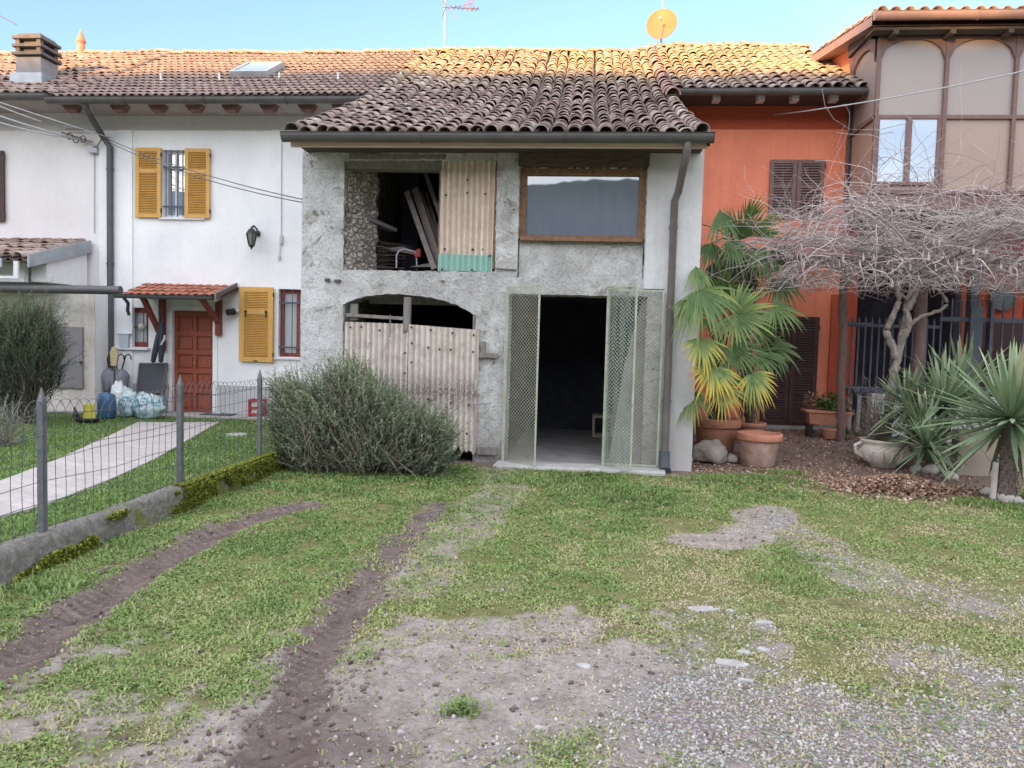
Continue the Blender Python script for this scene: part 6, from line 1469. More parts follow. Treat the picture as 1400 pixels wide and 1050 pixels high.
def sprig_bush(parent, base, shape, n, ln, need, nl, nw, m, mb, seed, upb=.8, tone=None, name='foliage', curve=.25, spread=.55, flare=.75):
    """bush of many needle covered sprigs; shape(u) gives a point in the crown for random u"""
    rg = np.random.default_rng(seed); base = np.asarray(base, float)
    P0 = np.array([shape(rg) for _ in range(n)])
    D = (P0-base); D /= np.linalg.norm(D, axis=1, keepdims=True); D = D*spread+np.array([0, 0, upb])+rg.normal(0, .22, (n, 3)); D /= np.linalg.norm(D, axis=1, keepdims=True)
    L = ln*(.45+.8*rg.random(n)+.35*fbm(P0[:, 0]*4, P0[:, 2]*4+P0[:, 1]*3, seed, 2)); C = rg.normal(0, curve, (n, 3))
    t = np.linspace(.0, 1, need)
    P = P0[:, None]+D[:, None]*(t[None, :, None]*L[:, None, None])+C[:, None]*(t**2)[None, :, None]*L[:, None, None]*.5
    ax = D[:, None]+C[:, None]*t[None, :, None]; ax = ax/np.linalg.norm(ax, axis=2, keepdims=True)
    nd = rg.normal(size=P.shape); nd -= ax*(nd*ax).sum(2, keepdims=True); nd /= np.linalg.norm(nd, axis=2, keepdims=True)
    nd = nd*flare+ax*.75; nd /= np.linalg.norm(nd, axis=2, keepdims=True)
    sd = np.cross(nd, rg.normal(size=P.shape)); sd /= np.linalg.norm(sd, axis=2, keepdims=True)+1e-9
    LL = nl*(.6+.7*rg.random(P.shape[:2]))*(1-.35*t[None]); ww = nw*.5
    a = P-sd*ww; b_ = P+sd*ww; mid = P+nd*(LL*.55)[..., None]+sd*ww*.9; tip = P+nd*LL[..., None]; mid2 = P+nd*(LL*.55)[..., None]-sd*ww*.9
    V = np.stack([a, b_, mid, tip, mid2], 2).reshape(-1, 3); k = n*need
    base_t = rg.random(n)*.5+.25 if tone is None else tone(P0, rg)
    rn = np.clip(base_t[:, None]+.28*(t[None]-.5)+rg.normal(0, .08, P.shape[:2]), 0, 1)
    o = nplink(name, V, [(np.arange(k)*5)[:, None]+np.array([[0, 1, 2, 3, 4]])], MATS[m], parent, {'rnd': np.repeat(rn.reshape(-1), 5)})
    pb = PB()
    for i in range(0, n, 3): pb.tube(P[i, ::max(1, need//5)], .0035, .4, 3)
    for i in range(0, n, 5):
        q = base+(P0[i]-base)*.15; mid_ = (q+P0[i])/2+rg.normal(0, .05, 3); pb.tube(np.array([q, mid_, P0[i]]), [.009, .006, .003], .3, 4)
    pb.build('branches', mb, parent)
    return o
# rosemary by the arched doorway
rb = np.array([-2.45, 8.75, 0.0]); RB = thing('rosemary_bush', 'big grey green rosemary bush in front of the corrugated arch doors', 'bush', rb)
def top_at(x):
    """ragged top of the bush over X"""
    xs_ = [-3.75, -3.62, -3.45, -3.25, -3.05, -2.85, -2.70, -2.5, -2.3, -2.0, -1.75, -1.5, -1.3]; zs_ = [.35, .95, 1.10, .95, 1.10, 1.36, 1.28, 1.15, .95, .75, .62, .48, .2]; return float(np.interp(x, xs_, zs_))
def rshape(rg):
    while True:
        x = rg.uniform(-3.6, -1.55); h = top_at(x)*rg.random()**.75; y = 8.80+rg.normal(0, .28)-.1
        if rg.random() < .55: y = 8.42+rg.normal(0, .10)+.35*(h/1.2)**2
        if ((x+2.5)/1.25)**2+((y-8.85)/.75)**2 < 1: return np.array([x, y, max(.02, h*.92)])
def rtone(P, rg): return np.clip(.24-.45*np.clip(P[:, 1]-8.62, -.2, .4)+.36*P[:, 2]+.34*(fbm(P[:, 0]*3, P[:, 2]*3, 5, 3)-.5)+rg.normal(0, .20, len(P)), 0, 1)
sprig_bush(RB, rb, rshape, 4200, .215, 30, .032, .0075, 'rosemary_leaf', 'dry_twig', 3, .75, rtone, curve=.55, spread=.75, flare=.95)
pb = PB(); rg = np.random.default_rng(5)
for k in range(150):
    p = np.array([rg.uniform(-3.3, -1.7), 8.35+rg.normal(0, .08), rg.uniform(.0, .5)]); q = p+np.array([rg.normal(0, .12), -.05, rg.uniform(.1, .35)]); pb.tube(np.array([p, (p+q)/2+rg.normal(0, .03, 3), q]), [.006, .005, .002], rg.random(), 3)
pb.build('dead_twigs', 'dry_twig', RB)
# juniper by the shed
jb = np.array([-8.6, 11.2, .05]); c0 = at(36, 480, 11.2); jb = np.array([c0.x, 11.2, .05]); JB = thing('juniper_bush', 'dark feathery evergreen shrub in front of the grey shed door', 'shrub', jb)
def jshape(rg):
    while True:
        a = rg.normal(size=3); a /= np.linalg.norm(a); r = rg.random()**.4; p = np.array([a[0]*.72*r-.22+.22*max(0, a[2]), a[1]*.55*r, .95+a[2]*.86*r])
        if p[2] > .05: return jb+p
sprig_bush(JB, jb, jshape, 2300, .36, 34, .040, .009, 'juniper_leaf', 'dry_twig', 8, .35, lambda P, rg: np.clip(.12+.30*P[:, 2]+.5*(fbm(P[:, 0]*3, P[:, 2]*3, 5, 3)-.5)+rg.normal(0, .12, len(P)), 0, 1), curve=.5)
gb = np.array([at(8, 560, 9.0).x, 9.0, .05]); GB = thing('grey_bush', 'low twiggy grey bush at the left edge behind the fence', 'bush', gb)
sprig_bush(GB, gb, lambda rg: gb+np.array([rg.normal(-.15, .16), rg.normal(0, .2), abs(rg.normal(.15, .2))]), 300, .20, 20, .03, .006, 'rosemary_leaf', 'twig', 12, .5, lambda P, rg: np.clip(.5+rg.normal(0, .2, len(P)), 0, 1), curve=.6)
# dry shrub in the ornate pot
DSB = thing('dry_shrub', 'bare brownish shrub growing in the ornate cream pot', 'shrub', ORN+Vector((0, 0, .33))); ob = np.array(ORN)+np.array([0, .05, .33])
sprig_bush(DSB, ob, lambda rg: ob+np.array([rg.normal(-.08, .16), rg.normal(0, .14), abs(rg.normal(.28, .22))]), 420, .20, 12, .018, .004, 'dry_twig', 'dry_twig', 14, .6, lambda P, rg: np.clip(.55+rg.normal(0, .25, len(P)), 0, 1), curve=.7)
# trough flowers
TF = thing('trough_flowers', 'leafy green and reddish plants growing in the trough planter', 'flowers', TROUGH); tb = np.array(TROUGH)
def leafy(parent, pts, S, m, rn, name='leaves'):
    N = len(pts); n = RG.normal(size=(N, 3))*np.array([.6, .6, 1])+np.array([0, -.3, .3]); zz = n/np.linalg.norm(n, axis=1, keepdims=True); y = np.cross(zz, RG.normal(size=(N, 3))); y /= np.linalg.norm(y, axis=1, keepdims=True); x = np.cross(y, zz)
    T = np.array([[-.25, -.5, 0], [.25, -.5, 0], [.38, .05, .08], [0, .6, 0], [-.38, .05, .08]]); M = np.stack([x, y, zz], 2)*S[:, None, None]
    V, Fs = inst(T, [np.array([[0, 1, 2, 3, 4]])], M, pts); return nplink(name, V, Fs, MATS[m], parent, {'rnd': np.repeat(rn, 5)})
n = 900; u = RG.uniform(-.5, .5, n)*TRW*.95; pts = tb+np.stack([u, RG.normal(0, .08, n), np.abs(RG.normal(.07, .07, n))+.05*np.abs(np.sin(u*9))], 1); leafy(TF, pts, .03+.03*RG.random(n), 'flower_leaf', np.clip(np.where(np.abs(u) < .16, .5, .92)+RG.normal(0, .15, n), 0, 1))
# ------------------------------------------------------------------ fan palms
def frond(parent, apex, az, el, Lp, R, bend, yel, seed, m='palm_leaf', nseg=30, arc=2.25, w0=1.0, droop=.25, face=None):
    rg = np.random.default_rng(seed); apex = np.asarray(apex, float); d = np.array([math.cos(az)*math.cos(el), math.sin(az)*math.cos(el), math.sin(el)])
    s = np.array([-math.sin(az), math.cos(az), 0]); n0 = np.cross(s, d); n0 *= np.sign(n0[2]) if abs(n0[2]) > .01 else 1
    hub = apex+d*Lp+np.array([0, 0, -.12*Lp]); b_ = d*math.cos(bend)-n0*math.sin(bend); nn = n0*math.cos(bend)+d*math.sin(bend)
    if face is not None:
        ph, ti = math.radians(face), .35; b_ = np.array([math.cos(ph)*math.cos(ti), -math.sin(ti), math.sin(ph)*math.cos(ti)]); nn = np.array([rg.normal(0, .25), -.8, .6+rg.normal(0, .15)]); nn -= b_*(nn@b_); nn /= np.linalg.norm(nn); s = np.cross(b_, nn)
    pb = PB(); mid = apex+d*Lp*.5+np.array([0, 0, .02]); pb.tube(np.array([apex, mid, hub]), [.014, .010, .009], .30, 5)
    st = np.array([.02, .3, .55, .8, 1.0]); wd = np.array([.006, .29, .25, .13, .01])
    dth = 2*arc/nseg
    for k in range(nseg):
        th = -arc+(k+.5)*dth+rg.normal(0, .02); Ls = R*(1-.22*(abs(th)/arc)**2)*rg.uniform(.82, 1.06)
        dr = b_*math.cos(th)+s*math.sin(th)+nn*.10; sdv = -b_*math.sin(th)+s*math.cos(th)
        pts = hub+dr[None]*(st*Ls)[:, None]+np.array([0, 0, -1])*(droop*Ls*st**2.6*rg.uniform(.3, 1.9))[:, None]+nn*(.06*Ls*np.sin(st*2.5))[:, None]
        w = wd*Ls*dth*1.05*w0*.5/ .30*.62
        Lf = pts-sdv*w[:, None]; Rt = pts+sdv*w[:, None]; Ce = pts-nn*(w*.55)[:, None]
        V = np.concatenate([Lf, Ce, Rt]); i = np.arange(5)
        q = np.concatenate([np.stack([i[:-1], i[:-1]+5, i[1:]+5, i[1:]], 1), np.stack([i[:-1]+5, i[:-1]+10, i[1:]+10, i[1:]+5], 1)])
        y = yel*rg.uniform(.7, 1.15); tone = np.clip(rg.uniform(.22, .40)+y*np.array([.05, .20, .40, .62, .85])*1.0, 0, 1); tone = np.concatenate([tone, tone*.94, tone])
        pb.add(V, tone, q)
    return pb.build('frond', m, parent)
def aim(apex, hubp):
    v = np.asarray(hubp)-np.asarray(apex); return math.atan2(v[1], v[0]), math.atan2(v[2], math.hypot(v[0], v[1])), float(np.linalg.norm(v))
# low palm in the big pot: hubs surveyed on the crown, fans hang towards the viewer
apB = np.array([PALM_B.x+.06, PALM_B.y+.02, PALM_B.z+.95]); PLB = thing('fan_palm', 'low fan palm with yellowing fans in the big terracotta pot', 'palm', PALM_B)
pb = PB(); pb.tube(np.array([[PALM_B.x, PALM_B.y, PALM_B.z-.05], [PALM_B.x+.02, PALM_B.y, PALM_B.z+.5], apB]), [.10, .085, .07], .5, 10); 
for k in range(90):
    t = k/90; a = k*2.4; c = np.array([PALM_B.x, PALM_B.y, PALM_B.z])*(1-t)+apB*t; o = np.array([math.cos(a), math.sin(a), 0]); pb.tube(np.array([c+o*.06, c+o*.11+np.array([0, 0, .08]), c+o*.13+np.array([0, 0, .17])]), [.02, .014, .004], .3, 4)
pb.build('trunk', 'palm_bark', PLB)
FB = [  # px,py of hub, depth, fan radius, image heading of the fan, yellowness, droop, arc
    ((957, 378), 9.45, .62, -66, .22, .35, 1.5), ((1006, 418), 9.75, .58, -10, .30, .12, 2.5), ((958, 448), 9.40, .46, -80, .75, .25, 1.5), ((974, 488), 9.40, .52, -84, .95, .2, 1.55),
    ((986, 518), 9.55, .40, -80, .75, .2, 1.6), ((1027, 505), 9.9, .44, -62, .8, .25, 1.5), ((1058, 414), 10.4, .46, -25, .12, .3, 2.0), ((1056, 472), 10.6, .44, -30, .05, .3, 1.7),
    ((938, 392), 9.45, .36, -105, .4, .35, 1.2), ((952, 345), 9.6, .42, -78, .3, .3, .9), ((1035, 448), 10.7, .55, 20, .05, .2, 2.0), ((1000, 470), 10.1, .5, -60, .2, .25, 2.2), ((948, 525), 9.7, .42, -100, .45, .3, 1.5), ((1034, 485), 10.4, .50, -15, .1, .25, 1.9), ((980, 430), 10.3, .55, 150, .08, .25, 2.0), ((1020, 520), 10.4, .45, -80, .3, .3, 1.8), ((990, 395), 10.3, .5, 80, .1, .2, 1.6), ((968, 470), 10.2, .5, -100, .15, .3, 1.8)]
for k, ((px, py), y, R_, fa, ye, dr_, ar) in enumerate(FB):
    az, el, L = aim(apB, at(px, py, y)+Vector((0, 0, .12*.6))); frond(PLB, apB, az, el, L, R_*.95, 0, ye, 100+k, droop=dr_, arc=ar, face=fa, nseg=int(14*ar))
# tall palm behind, its crown caught in the vine
apA = np.array(at(1003, 330, 11.7)); PLA = thing('fan_palm', 'tall fan palm with its crown against the orange wall above the low palm', 'palm', PALM_A)
pb = PB(); b0 = np.array(PALM_A); pb.tube(np.array([b0+(0, 0, -.05), b0+(apA-b0)*.35+(.05, 0, 0), b0+(apA-b0)*.7, apA]), [.075, .07, .085, .10], .5, 10)
for k in range(160):
    t = .05+.95*k/160; a = k*2.4; c = b0*(1-t)+apA*t; o = np.array([math.cos(a), math.sin(a), 0]); pb.tube(np.array([c+o*.06, c+o*.12+np.array([0, 0, .03]), c+o*.14+np.array([0, 0, -.10])]), [.02, .014, .004], .3, 4)
pb.build('trunk', 'palm_bark', PLA)
FA = [((1012, 325), 11.4, .56, 86, .12, .02, 1.0), ((995, 318), 11.5, .52, 112, .12, .05, .8), ((1030, 318), 11.3, .58, 32, .35, .08, .7), ((984, 278), 11.2, .66, -82, .05, .1, .55), ((1000, 322), 11.1, .50, -80, .0, .3, 1.1), ((974, 325), 11.2, .5, -105, .05, .35, 1.1), ((1032, 335), 11.2, .5, -60, .05, .3, 1.3), ((1062, 372), 11.4, .5, -55, .0, .3, 1.5), ((960, 300), 11.6, .45, 140, .1, .3, .8), ((1020, 300), 11.6, .5, 70, .2, .05, .6), ((1045, 345), 11.5, .5, -30, .0, .3, 1.4)]
for k, ((px, py), y, R_, fa, ye, dr_, ar) in enumerate(FA):
    az, el, L = aim(apA, at(px, py, y)); frond(PLA, apA, az, el, max(L, .15), R_, 0, ye, 200+k, droop=dr_, arc=ar, face=fa, nseg=max(9, int(15*ar)))
for k in range(16):
    az = k*2.4; frond(PLA, apA+np.array([0, 0, -.12]), az, -.65+.2*math.sin(k), .30, .50, .9, 0, 300+k, 'dead_frond', 18, 1.3, .6, .6)
# ------------------------------------------------------------------ yuccas
def rosette(parent, c, n, L, w, seed, m='yucca_leaf', lo=-.5, hi=1.45, name='leaves', tone=.0, dr0=.15):
    rg = np.random.default_rng(seed); c = np.asarray(c, float); pb = PB(); st = np.array([0, .2, .5, .8, 1.0]); wd = np.array([.55, .8, 1.0, .62, .03])
    for k in range(n):
        az = k*2.39996+rg.normal(0, .15); t = (k+.5)/n; el = lo+(hi-lo)*t+rg.normal(0, .1); l = L*rg.uniform(.8, 1.1)*(1-.25*max(0, t-.75)*4*.5); d = np.array([math.cos(az)*math.cos(el), math.sin(az)*math.cos(el), math.sin(el)]); s = np.array([-math.sin(az), math.cos(az), 0])+rg.normal(0, .18, 3); s -= d*(s@d); s /= np.linalg.norm(s); nn = np.cross(s, d)
        dr = dr0*(1-t)*rg.uniform(.2, 1.8)*(2.6 if rg.random() < .10 else 1)
        P = c+d*.03+d[None]*(st*l)[:, None]+np.array([0, 0, -1.])*(dr*l*st**2)[:, None]; W = w*.5*wd
        Lf = P-s*W[:, None]; Rt = P+s*W[:, None]; Ce = P-nn*(W*.35)[:, None]; i = np.arange(5)
        q = np.concatenate([np.stack([i[:-1], i[:-1]+5, i[1:]+5, i[1:]], 1), np.stack([i[:-1]+5, i[:-1]+10, i[1:]+10, i[1:]+5], 1)])
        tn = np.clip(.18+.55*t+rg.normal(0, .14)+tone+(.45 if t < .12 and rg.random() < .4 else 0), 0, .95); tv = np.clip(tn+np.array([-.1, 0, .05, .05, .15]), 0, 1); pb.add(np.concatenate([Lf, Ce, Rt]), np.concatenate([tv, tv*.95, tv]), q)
    return pb.build(name, m, parent)
tb_ = on(1374, 684); TY_ = tb_.y; YU = thing('yucca', 'yucca with a thick ringed trunk and sword leaves at the right edge', 'yucca', tb_)
tp_ = at(1383, 575, TY_); b = MB(); b.tube([tb_+Vector((0, 0, -.05)), tb_+Vector((-.01, 0, .02)), tb_+(tp_-tb_)*.3, tb_+(tp_-tb_)*.6, tp_], [.115, .10, .085, .082, .09], 14)
b.build('trunk', 'yucca_bark', YU); pb = PB(); rg = np.random.default_rng(3)
for k in range(110):
    t = k/110; a = k*2.4; c = np.array(tb_)*(1-t)+np.array(tp_)*t; o = np.array([math.cos(a), math.sin(a), 0]); pb.tube(np.array([c+o*.075, c+o*.105+np.array([0, 0, .015]), c+o*.11+np.array([0, 0, -.035])]), [.016, .012, .004], .35, 4)
pb.build('leaf_scars', 'yucca_bark', YU)
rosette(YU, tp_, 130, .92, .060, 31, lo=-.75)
b = MB(); b.bar(tb_+Vector((-.14, -.02, 0)), tb_+Vector((-.125, -.01, .42)), .045, .04); tag(b.build('wooden_stake', 'pale_rafter'), 'short pale stake beside the yucca trunk', 'stake')
YC = thing('yucca_clump', 'dense clump of trunkless yucca rosettes left of the trunked yucca', 'yucca', on(1268, 640))
for k, (px, py, y, n, L) in enumerate(((1290, 555, 10.2, 90, .85), (1264, 590, 9.95, 70, .62), (1240, 556, 10.5, 60, .62), (1266, 612, 9.75, 55, .52), (1315, 535, 10.6, 70, .85))):
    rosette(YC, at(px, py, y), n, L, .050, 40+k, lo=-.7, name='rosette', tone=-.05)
pb = PB(); q0 = np.array(on(1275, 640)); 
for px, py, y in ((1288, 560, 10.2), (1262, 590, 9.95), (1240, 560, 10.5), (1310, 540, 10.6)): pb.tube(np.array([q0, (q0+np.array(at(px, py, y)))/2, np.array(at(px, py, y))]), [.06, .05, .05], .4, 8)
pb.build('stems', 'yucca_bark', YC)
# ------------------------------------------------------------------ pergola with bare wisteria
PGP = 'rough log posts of the vine pergola'
for k, (px0, py0, px1, y, r, lb) in enumerate(((1153, 392, 1152, 12.05, .065, 'rough log post left of the vine trunk'), (1264, 360, 1250, 11.3, .085, 'thick reddish log post right of the vine trunk'))):
    t = at(px0, py0, y); bo = Vector((at(px1, 540, y).x, y, float(gh(t.x, y))-.05)); b = MB(); t.z += .35
    b.tube([bo+(t-bo)*(i/8)+Vector((.012*math.sin(i*1.7+k), .01*math.cos(i*2.1), 0)) for i in range(9)], [r*(1+.08*math.sin(i*2.3+k)) for i in range(9)], 10); tag(b.build('pergola_post', 'log_wood'), lb, 'post', PGP)
PZ = 2.83
b = MB(); b.tube([(2.35, 11.3, PZ+.12), (9.2, 11.25, PZ+.14)], .05, 8); tag(b.build('pergola_beam', 'log_wood'), 'front horizontal pole carrying the bare vine', 'beam', 'horizontal poles under the vine')
b = MB(); b.tube([(2.35, 12.6, PZ+.2), (9.2, 12.6, PZ+.22)], .045, 8); tag(b.build('pergola_beam', 'log_wood'), 'rear horizontal pole under the bare vine', 'beam', 'horizontal poles under the vine')
WSb = on(1218, 590, .0); WY = 11.0
WS = thing('wisteria', 'bare tangled wisteria with twisted trunk over the pergola', 'vine', (at(1213, 560, WY).x, WY, float(gh(4.6, WY))))
wz = lambda px, py, dy=0: np.array(at(px, py, WY+dy))
pb = PB()
def stem(pts, r0, r1, n=8):
    P = np.array(pts); k = len(P); t = np.linspace(0, k-1, k*5); Q = np.stack([np.interp(t, np.arange(k), P[:, a]) for a in range(3)], 1)
    for _ in range(3): Q[1:-1] = (Q[:-2]+2*Q[1:-1]+Q[2:])/4
    Q += RG.normal(0, .006, Q.shape); pb.tube(Q, np.linspace(r0, r1, len(Q))*(1+.12*np.sin(np.arange(len(Q))*1.3)), .5, n)
b0 = np.array([at(1213, 560, WY).x, WY, float(gh(4.6, WY))-.03])
stem([b0, wz(1218, 530), wz(1224, 505), wz(1228, 485), wz(1236, 450, .06), wz(1240, 425), wz(1252, 400), wz(1262, 370, .1)], .066, .035)
stem([wz(1225, 490), wz(1220, 470), wz(1211, 455), wz(1213, 448), wz(1222, 430, -.05), wz(1230, 410), wz(1228, 395), wz(1226, 375)], .055, .03)
stem([wz(1226, 480, .08), wz(1240, 455, -.06), wz(1243, 435, -.06), wz(1236, 420, .05), wz(1246, 395), wz(1290, 365, .1), wz(1340, 350, .3)], .05, .02)
stem([wz(1231, 460), wz(1248, 440), wz(1262, 432), wz(1285, 425), wz(1297, 416), wz(1290, 405), wz(1282, 392), wz(1279, 380)], .03, .016)
stem([wz(1240, 410), wz(1225, 395), wz(1208, 384), wz(1190, 375), wz(1140, 365), wz(1080, 360)], .022, .012)
stem([wz(1260, 380), wz(1300, 370, -.1), wz(1330, 378, -.1), wz(1355, 396, -.1)], .018, .010)
stem([wz(1262, 372, .1), wz(1230, 350), wz(1170, 340), wz(1090, 335, .2), wz(1020, 340, .3)], .035, .012)
stem([wz(1262, 372, .1), wz(1310, 345, -.2), wz(1370, 330, -.4), wz(1440, 320, -.5)], .035, .012)
stem([wz(1262, 372), wz(1240, 350, .8), wz(1180, 345, 1.4)], .03, .012)
pb.build('trunk', 'vine_bark', WS, True)
# limbs trained over the poles, forking into thinner canes
pb = PB(); rg = np.random.default_rng(77); hubp = wz(1255, 372, .1)
def cane(p, az, L, r, depth):
    n = max(5, int(L/.14)); P = [np.array(p)]; el = rg.normal(.12, .12)
    for i in range(n):
        az += rg.normal(0, .22); el += rg.normal(-.01, .10)-(P[-1][2]-(PZ+.30))*.35; P.append(P[-1]+L/n*np.array([math.cos(az)*math.cos(el), math.sin(az)*math.cos(el)*.8, math.sin(el)]))
        P[-1][1] = min(P[-1][1], 13.4)
    pb.tube(np.array(P), np.linspace(r, r*.42, len(P)), np.clip(.55+.12*depth+rg.normal(0, .1), 0, 1), 5 if depth < 2 else 3)
    if depth < 3:
        for k in range(rg.integers(3, 6)):
            j = rg.integers(1, len(P)); cane(P[j], az+rg.choice([-1, 1])*rg.uniform(.4, 1.1), L*rg.uniform(.4, .7), r*(1-.5*j/len(P))*.6, depth+1)
for k in range(15): cane(hubp+rg.normal(0, .06, 3), k*2*PI/15+rg.normal(0, .15), rg.uniform(1.1, 2.7), .024, 0)
pb.build('canes', 'twig', WS)
# tangle of twigs: long looping whips over the whole pergola
def vine_twigs(n, seed, xr, zf, rad, name, tone, seg=15, step=.08, droop=.03, yr=(9.9, 12.9)):
    rg = np.random.default_rng(seed); pb = PB()
    for k in range(n):
        x = rg.uniform(*xr); y = rg.uniform(*yr); lo, hi = zf(x, y); z = lo+(hi-lo)*rg.random()**1.35
        az = rg.random()*2*PI; el = rg.normal(.15, .45); P = [np.array([x, y, z])]; turn = rg.normal(0, .19); s = step*rg.uniform(.6, 1.5); ns = int(seg*rg.uniform(.6, 1.3))
        for i in range(ns):
            az += turn+rg.normal(0, .16); el += rg.normal(-droop, .14)
            P.append(P[-1]+s*np.array([math.cos(az)*math.cos(el), math.sin(az)*math.cos(el), math.sin(el)]))
            if P[-1][2] < lo-.12: el = abs(el)*.6
            if P[-1][1] > 13.55: P[-1][1] = 13.55
        r = rad*rg.uniform(.5, 1.4); pb.tube(np.array(P), np.linspace(r, r*.45, len(P)), np.clip(tone+rg.normal(0, .22), 0, 1), 3)
    return pb.build(name, 'twig', WS)
def vz(x, y):
    t = float(sstep(2.2, 4.6, np.array(x))); back = float(sstep(10.8, 13, np.array(y)))
    lo = PZ-.08-.05*back-.12*(y < 10.8)+.10*math.sin(x*3.3+1); hi = PZ+.30+.72*t+.15*back+.12*math.sin(x*2.1); return lo, hi
vine_twigs(900, 1, (2.5, 8.2), vz, .0058, 'twigs', .68)
vine_twigs(380, 2, (2.5, 8.2), lambda x, y: (vz(x, y)[0], vz(x, y)[0]+.35), .0072, 'inner_twigs', .42, 10)
vine_twigs(420, 4, (2.8, 8.2), lambda x, y: (vz(x, y)[1]-.35, vz(x, y)[1]+.02), .0048, 'whips', .85, 20, .075, .06)
vine_twigs(300, 6, (2.6, 8.0), lambda x, y: (PZ-.24, PZ+.10), .0068, 'hanging_shoots', .88, 12, .065, .12, (9.8, 11.2))
# seed pods
rg = np.random.default_rng(9)
for k in range(85):
    x = rg.uniform(4.3, 7.6) if k < 60 else rg.uniform(2.8, 4.5); y = rg.uniform(9.9, 11.2); z = PZ-.05+rg.uniform(-.10, .35) if k < 60 else PZ+rg.uniform(-.1, .1); l = rg.uniform(.10, .17)
    c = np.array([x, y, z]); pb = PB(); pb.tube(np.array([c, c+(0, 0, -l*.3), c+(.004, 0, -l*.5), c+(.004, 0, -l*.85), c+(0, 0, -l)]), [.002, .006, .014, .017, .004], np.clip(.85+rg.normal(0, .12), 0, 1), 5)
    pb.build('seed_pod', 'twig', WS)
SKY_TINT = (.85, .91, 1.09, 1); CLOUD = (2.6, 2.6, 2.7, 1); SKY_STR = .45; SUN_STR = 12.0; SKY_FILL = (7.6, 7.6, 7.9, 1)
# ------------------------------------------------------------------ hill behind the viewer that keeps the evening sun off the yard
def make_hill():
    t = NT('hill'); v = t.coord(); f = t.noise(v, .12, 8, .7)
    t.col(t.ramp(f, [(.35, (.045, .06, .06)), (.6, (.09, .105, .095))])); t.set(Roughness=1)
make_hill()
SUN_EL = math.radians(8.4); SUN_AZ = (-.40, -.917)
hx = np.concatenate([np.linspace(-260, -62, 40), np.linspace(-60, 60, 400), np.linspace(62, 260, 40)]); hy = np.linspace(0, 1, 14); V = []
TE = math.tan(SUN_EL)
hz = 6.84+TE*(14.3+62)/abs(SUN_AZ[1])
for x in hx:
    top = hz+.45*(float(fbm(np.array([x*.05]), np.array([1.0]), 3, 4)[0])-.5)*2 if False else hz+.30*math.sin(x*.09)+.2*math.sin(x*.31+1)+.5*(float(fbm(np.array([x*.9]), np.array([2.0]), 5, 4)[0])-.5)
    for t in hy: V.append((x, -62-70*(1-t) if t < 1 else -62, 0)) if False else V.append((x, -62-60*(1-t), top*t**.8 if t > 0 else -1))
n = len(hy); idx = np.arange(len(V)).reshape(len(hx), n); F = np.stack([idx[:-1, :-1], idx[1:, :-1], idx[1:, 1:], idx[:-1, 1:]], 2).reshape(-1, 4)
V = np.array(V); V2 = V.copy().reshape(len(hx), n, 3)[:, -1:, :]; V3 = V2.copy(); V3[:, :, 1] += 40; V3[:, :, 2] = -1
Vf = np.concatenate([V2, V3], 1).reshape(-1, 3); i2 = np.arange(len(Vf)).reshape(-1, 2)+len(V); F2 = np.stack([i2[:-1, 0], i2[1:, 0], i2[1:, 1], i2[:-1, 1]], 1)
struct(nplink('hill', np.concatenate([V, Vf]), [np.concatenate([F, F2])], MATS['hill']))
# ------------------------------------------------------------------ sky and sun
W = bpy.data.worlds.new('World'); SC.world = W; W.use_nodes = True; nt = W.node_tree
bg = nt.nodes['Background']; sky = nt.nodes.new('ShaderNodeTexSky'); sky.sky_type = 'NISHITA'; sky.sun_disc = False
sky.sun_elevation = SUN_EL; sky.sun_rotation = math.atan2(SUN_AZ[0], SUN_AZ[1]); sky.altitude = 100; sky.air_density = 1.0; sky.dust_density = .6; sky.ozone_density = 1.0
tc = nt.nodes.new('ShaderNodeTexCoord'); mp = nt.nodes.new('ShaderNodeMapping'); mp.inputs['Scale'].default_value = (1, 1, 2.6); nt.links.new(tc.outputs['Generated'], mp.inputs['Vector'])
nz = nt.nodes.new('ShaderNodeTexNoise'); nz.inputs['Scale'].default_value = 2.2; nz.inputs['Detail'].default_value = 7; nz.inputs['Roughness'].default_value = .55; nt.links.new(mp.outputs['Vector'], nz.inputs['Vector'])
rp = nt.nodes.new('ShaderNodeValToRGB'); rp.color_ramp.elements[0].position = .54; rp.color_ramp.elements[0].color = (0, 0, 0, 1); rp.color_ramp.elements[1].position = .76; rp.color_ramp.elements[1].color = (.5, .5, .5, 1); nt.links.new(nz.outputs['Fac'], rp.inputs['Fac'])
tint = nt.nodes.new('ShaderNodeMix'); tint.data_type = 'RGBA'; tint.blend_type = 'MULTIPLY'; tint.inputs[0].default_value = 1; tint.inputs[7].default_value = SKY_TINT
nt.links.new(sky.outputs['Color'], tint.inputs[6])
mx = nt.nodes.new('ShaderNodeMix'); mx.data_type = 'RGBA'; nt.links.new(rp.outputs['Color'], mx.inputs[0]); nt.links.new(tint.outputs[2], mx.inputs[6]); mx.inputs[7].default_value = CLOUD
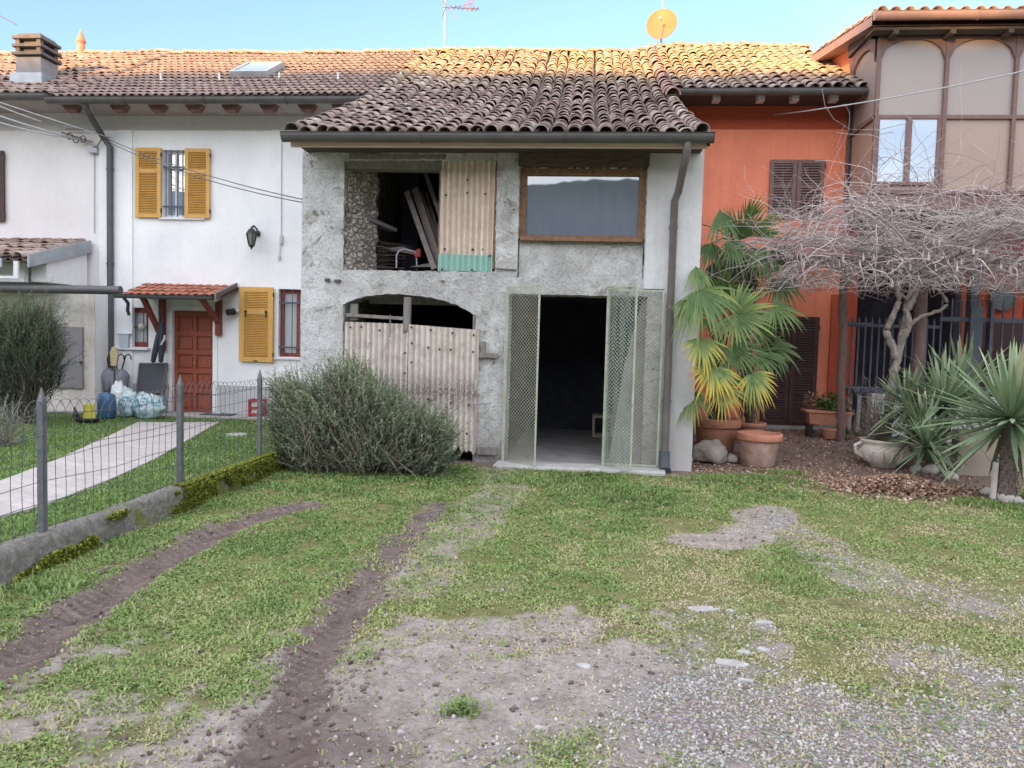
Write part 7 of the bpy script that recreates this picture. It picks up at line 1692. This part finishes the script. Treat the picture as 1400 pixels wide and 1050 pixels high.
# fill light added to the unseen sky behind and overhead, facing the houses
sp = nt.nodes.new('ShaderNodeSeparateXYZ'); nt.links.new(tc.outputs['Generated'], sp.inputs[0])
def mr(sock, a, c):
    m = nt.nodes.new('ShaderNodeMapRange'); m.interpolation_type = 'SMOOTHSTEP'; m.inputs['From Min'].default_value = a; m.inputs['From Max'].default_value = c; nt.links.new(sock, m.inputs['Value']); return m.outputs['Result']
def mu(a, c):
    m = nt.nodes.new('ShaderNodeMath'); m.operation = 'MULTIPLY'
    for q, w in ((m.inputs[0], a), (m.inputs[1], c)):
        if hasattr(w, 'is_linked'): nt.links.new(w, q)
        else: q.default_value = w
    return m.outputs[0]
front = mu(mr(sp.outputs['Y'], .50, -.40), mr(sp.outputs['Z'], .06, .32))
mxn = nt.nodes.new('ShaderNodeMath'); mxn.operation = 'MAXIMUM'; nt.links.new(front, mxn.inputs[0]); nt.links.new(mr(sp.outputs['Z'], .56, .82), mxn.inputs[1])
sky_fill = mu(mxn.outputs[0], mr(nz.outputs['Fac'], .28, .60))
ad = nt.nodes.new('ShaderNodeMix'); ad.data_type = 'RGBA'; ad.blend_type = 'MIX'; nt.links.new(sky_fill, ad.inputs[0]); nt.links.new(mx.outputs[2], ad.inputs[6]); ad.inputs[7].default_value = SKY_FILL
nt.links.new(ad.outputs[2], bg.inputs['Color']); bg.inputs['Strength'].default_value = SKY_STR
sd = bpy.data.lights.new('sun', 'SUN'); so = bpy.data.objects.new('sun', sd); COL.objects.link(so)
sd.energy = SUN_STR; sd.angle = math.radians(.5); sd.color = (1.0, .60, .22)
dv = Vector((-SUN_AZ[0], -SUN_AZ[1], -TE)); so.rotation_euler = dv.to_track_quat('-Z', 'Y').to_euler(); so.location = (0, -30, 20)
SC.view_settings.view_transform = 'Standard'; SC.view_settings.look = 'None'; SC.view_settings.exposure = 0
SC.render.engine = 'CYCLES'; SC.cycles.use_denoising = True; SC.cycles.max_bounces = 6; SC.cycles.diffuse_bounces = 4; SC.cycles.transparent_max_bounces = 8
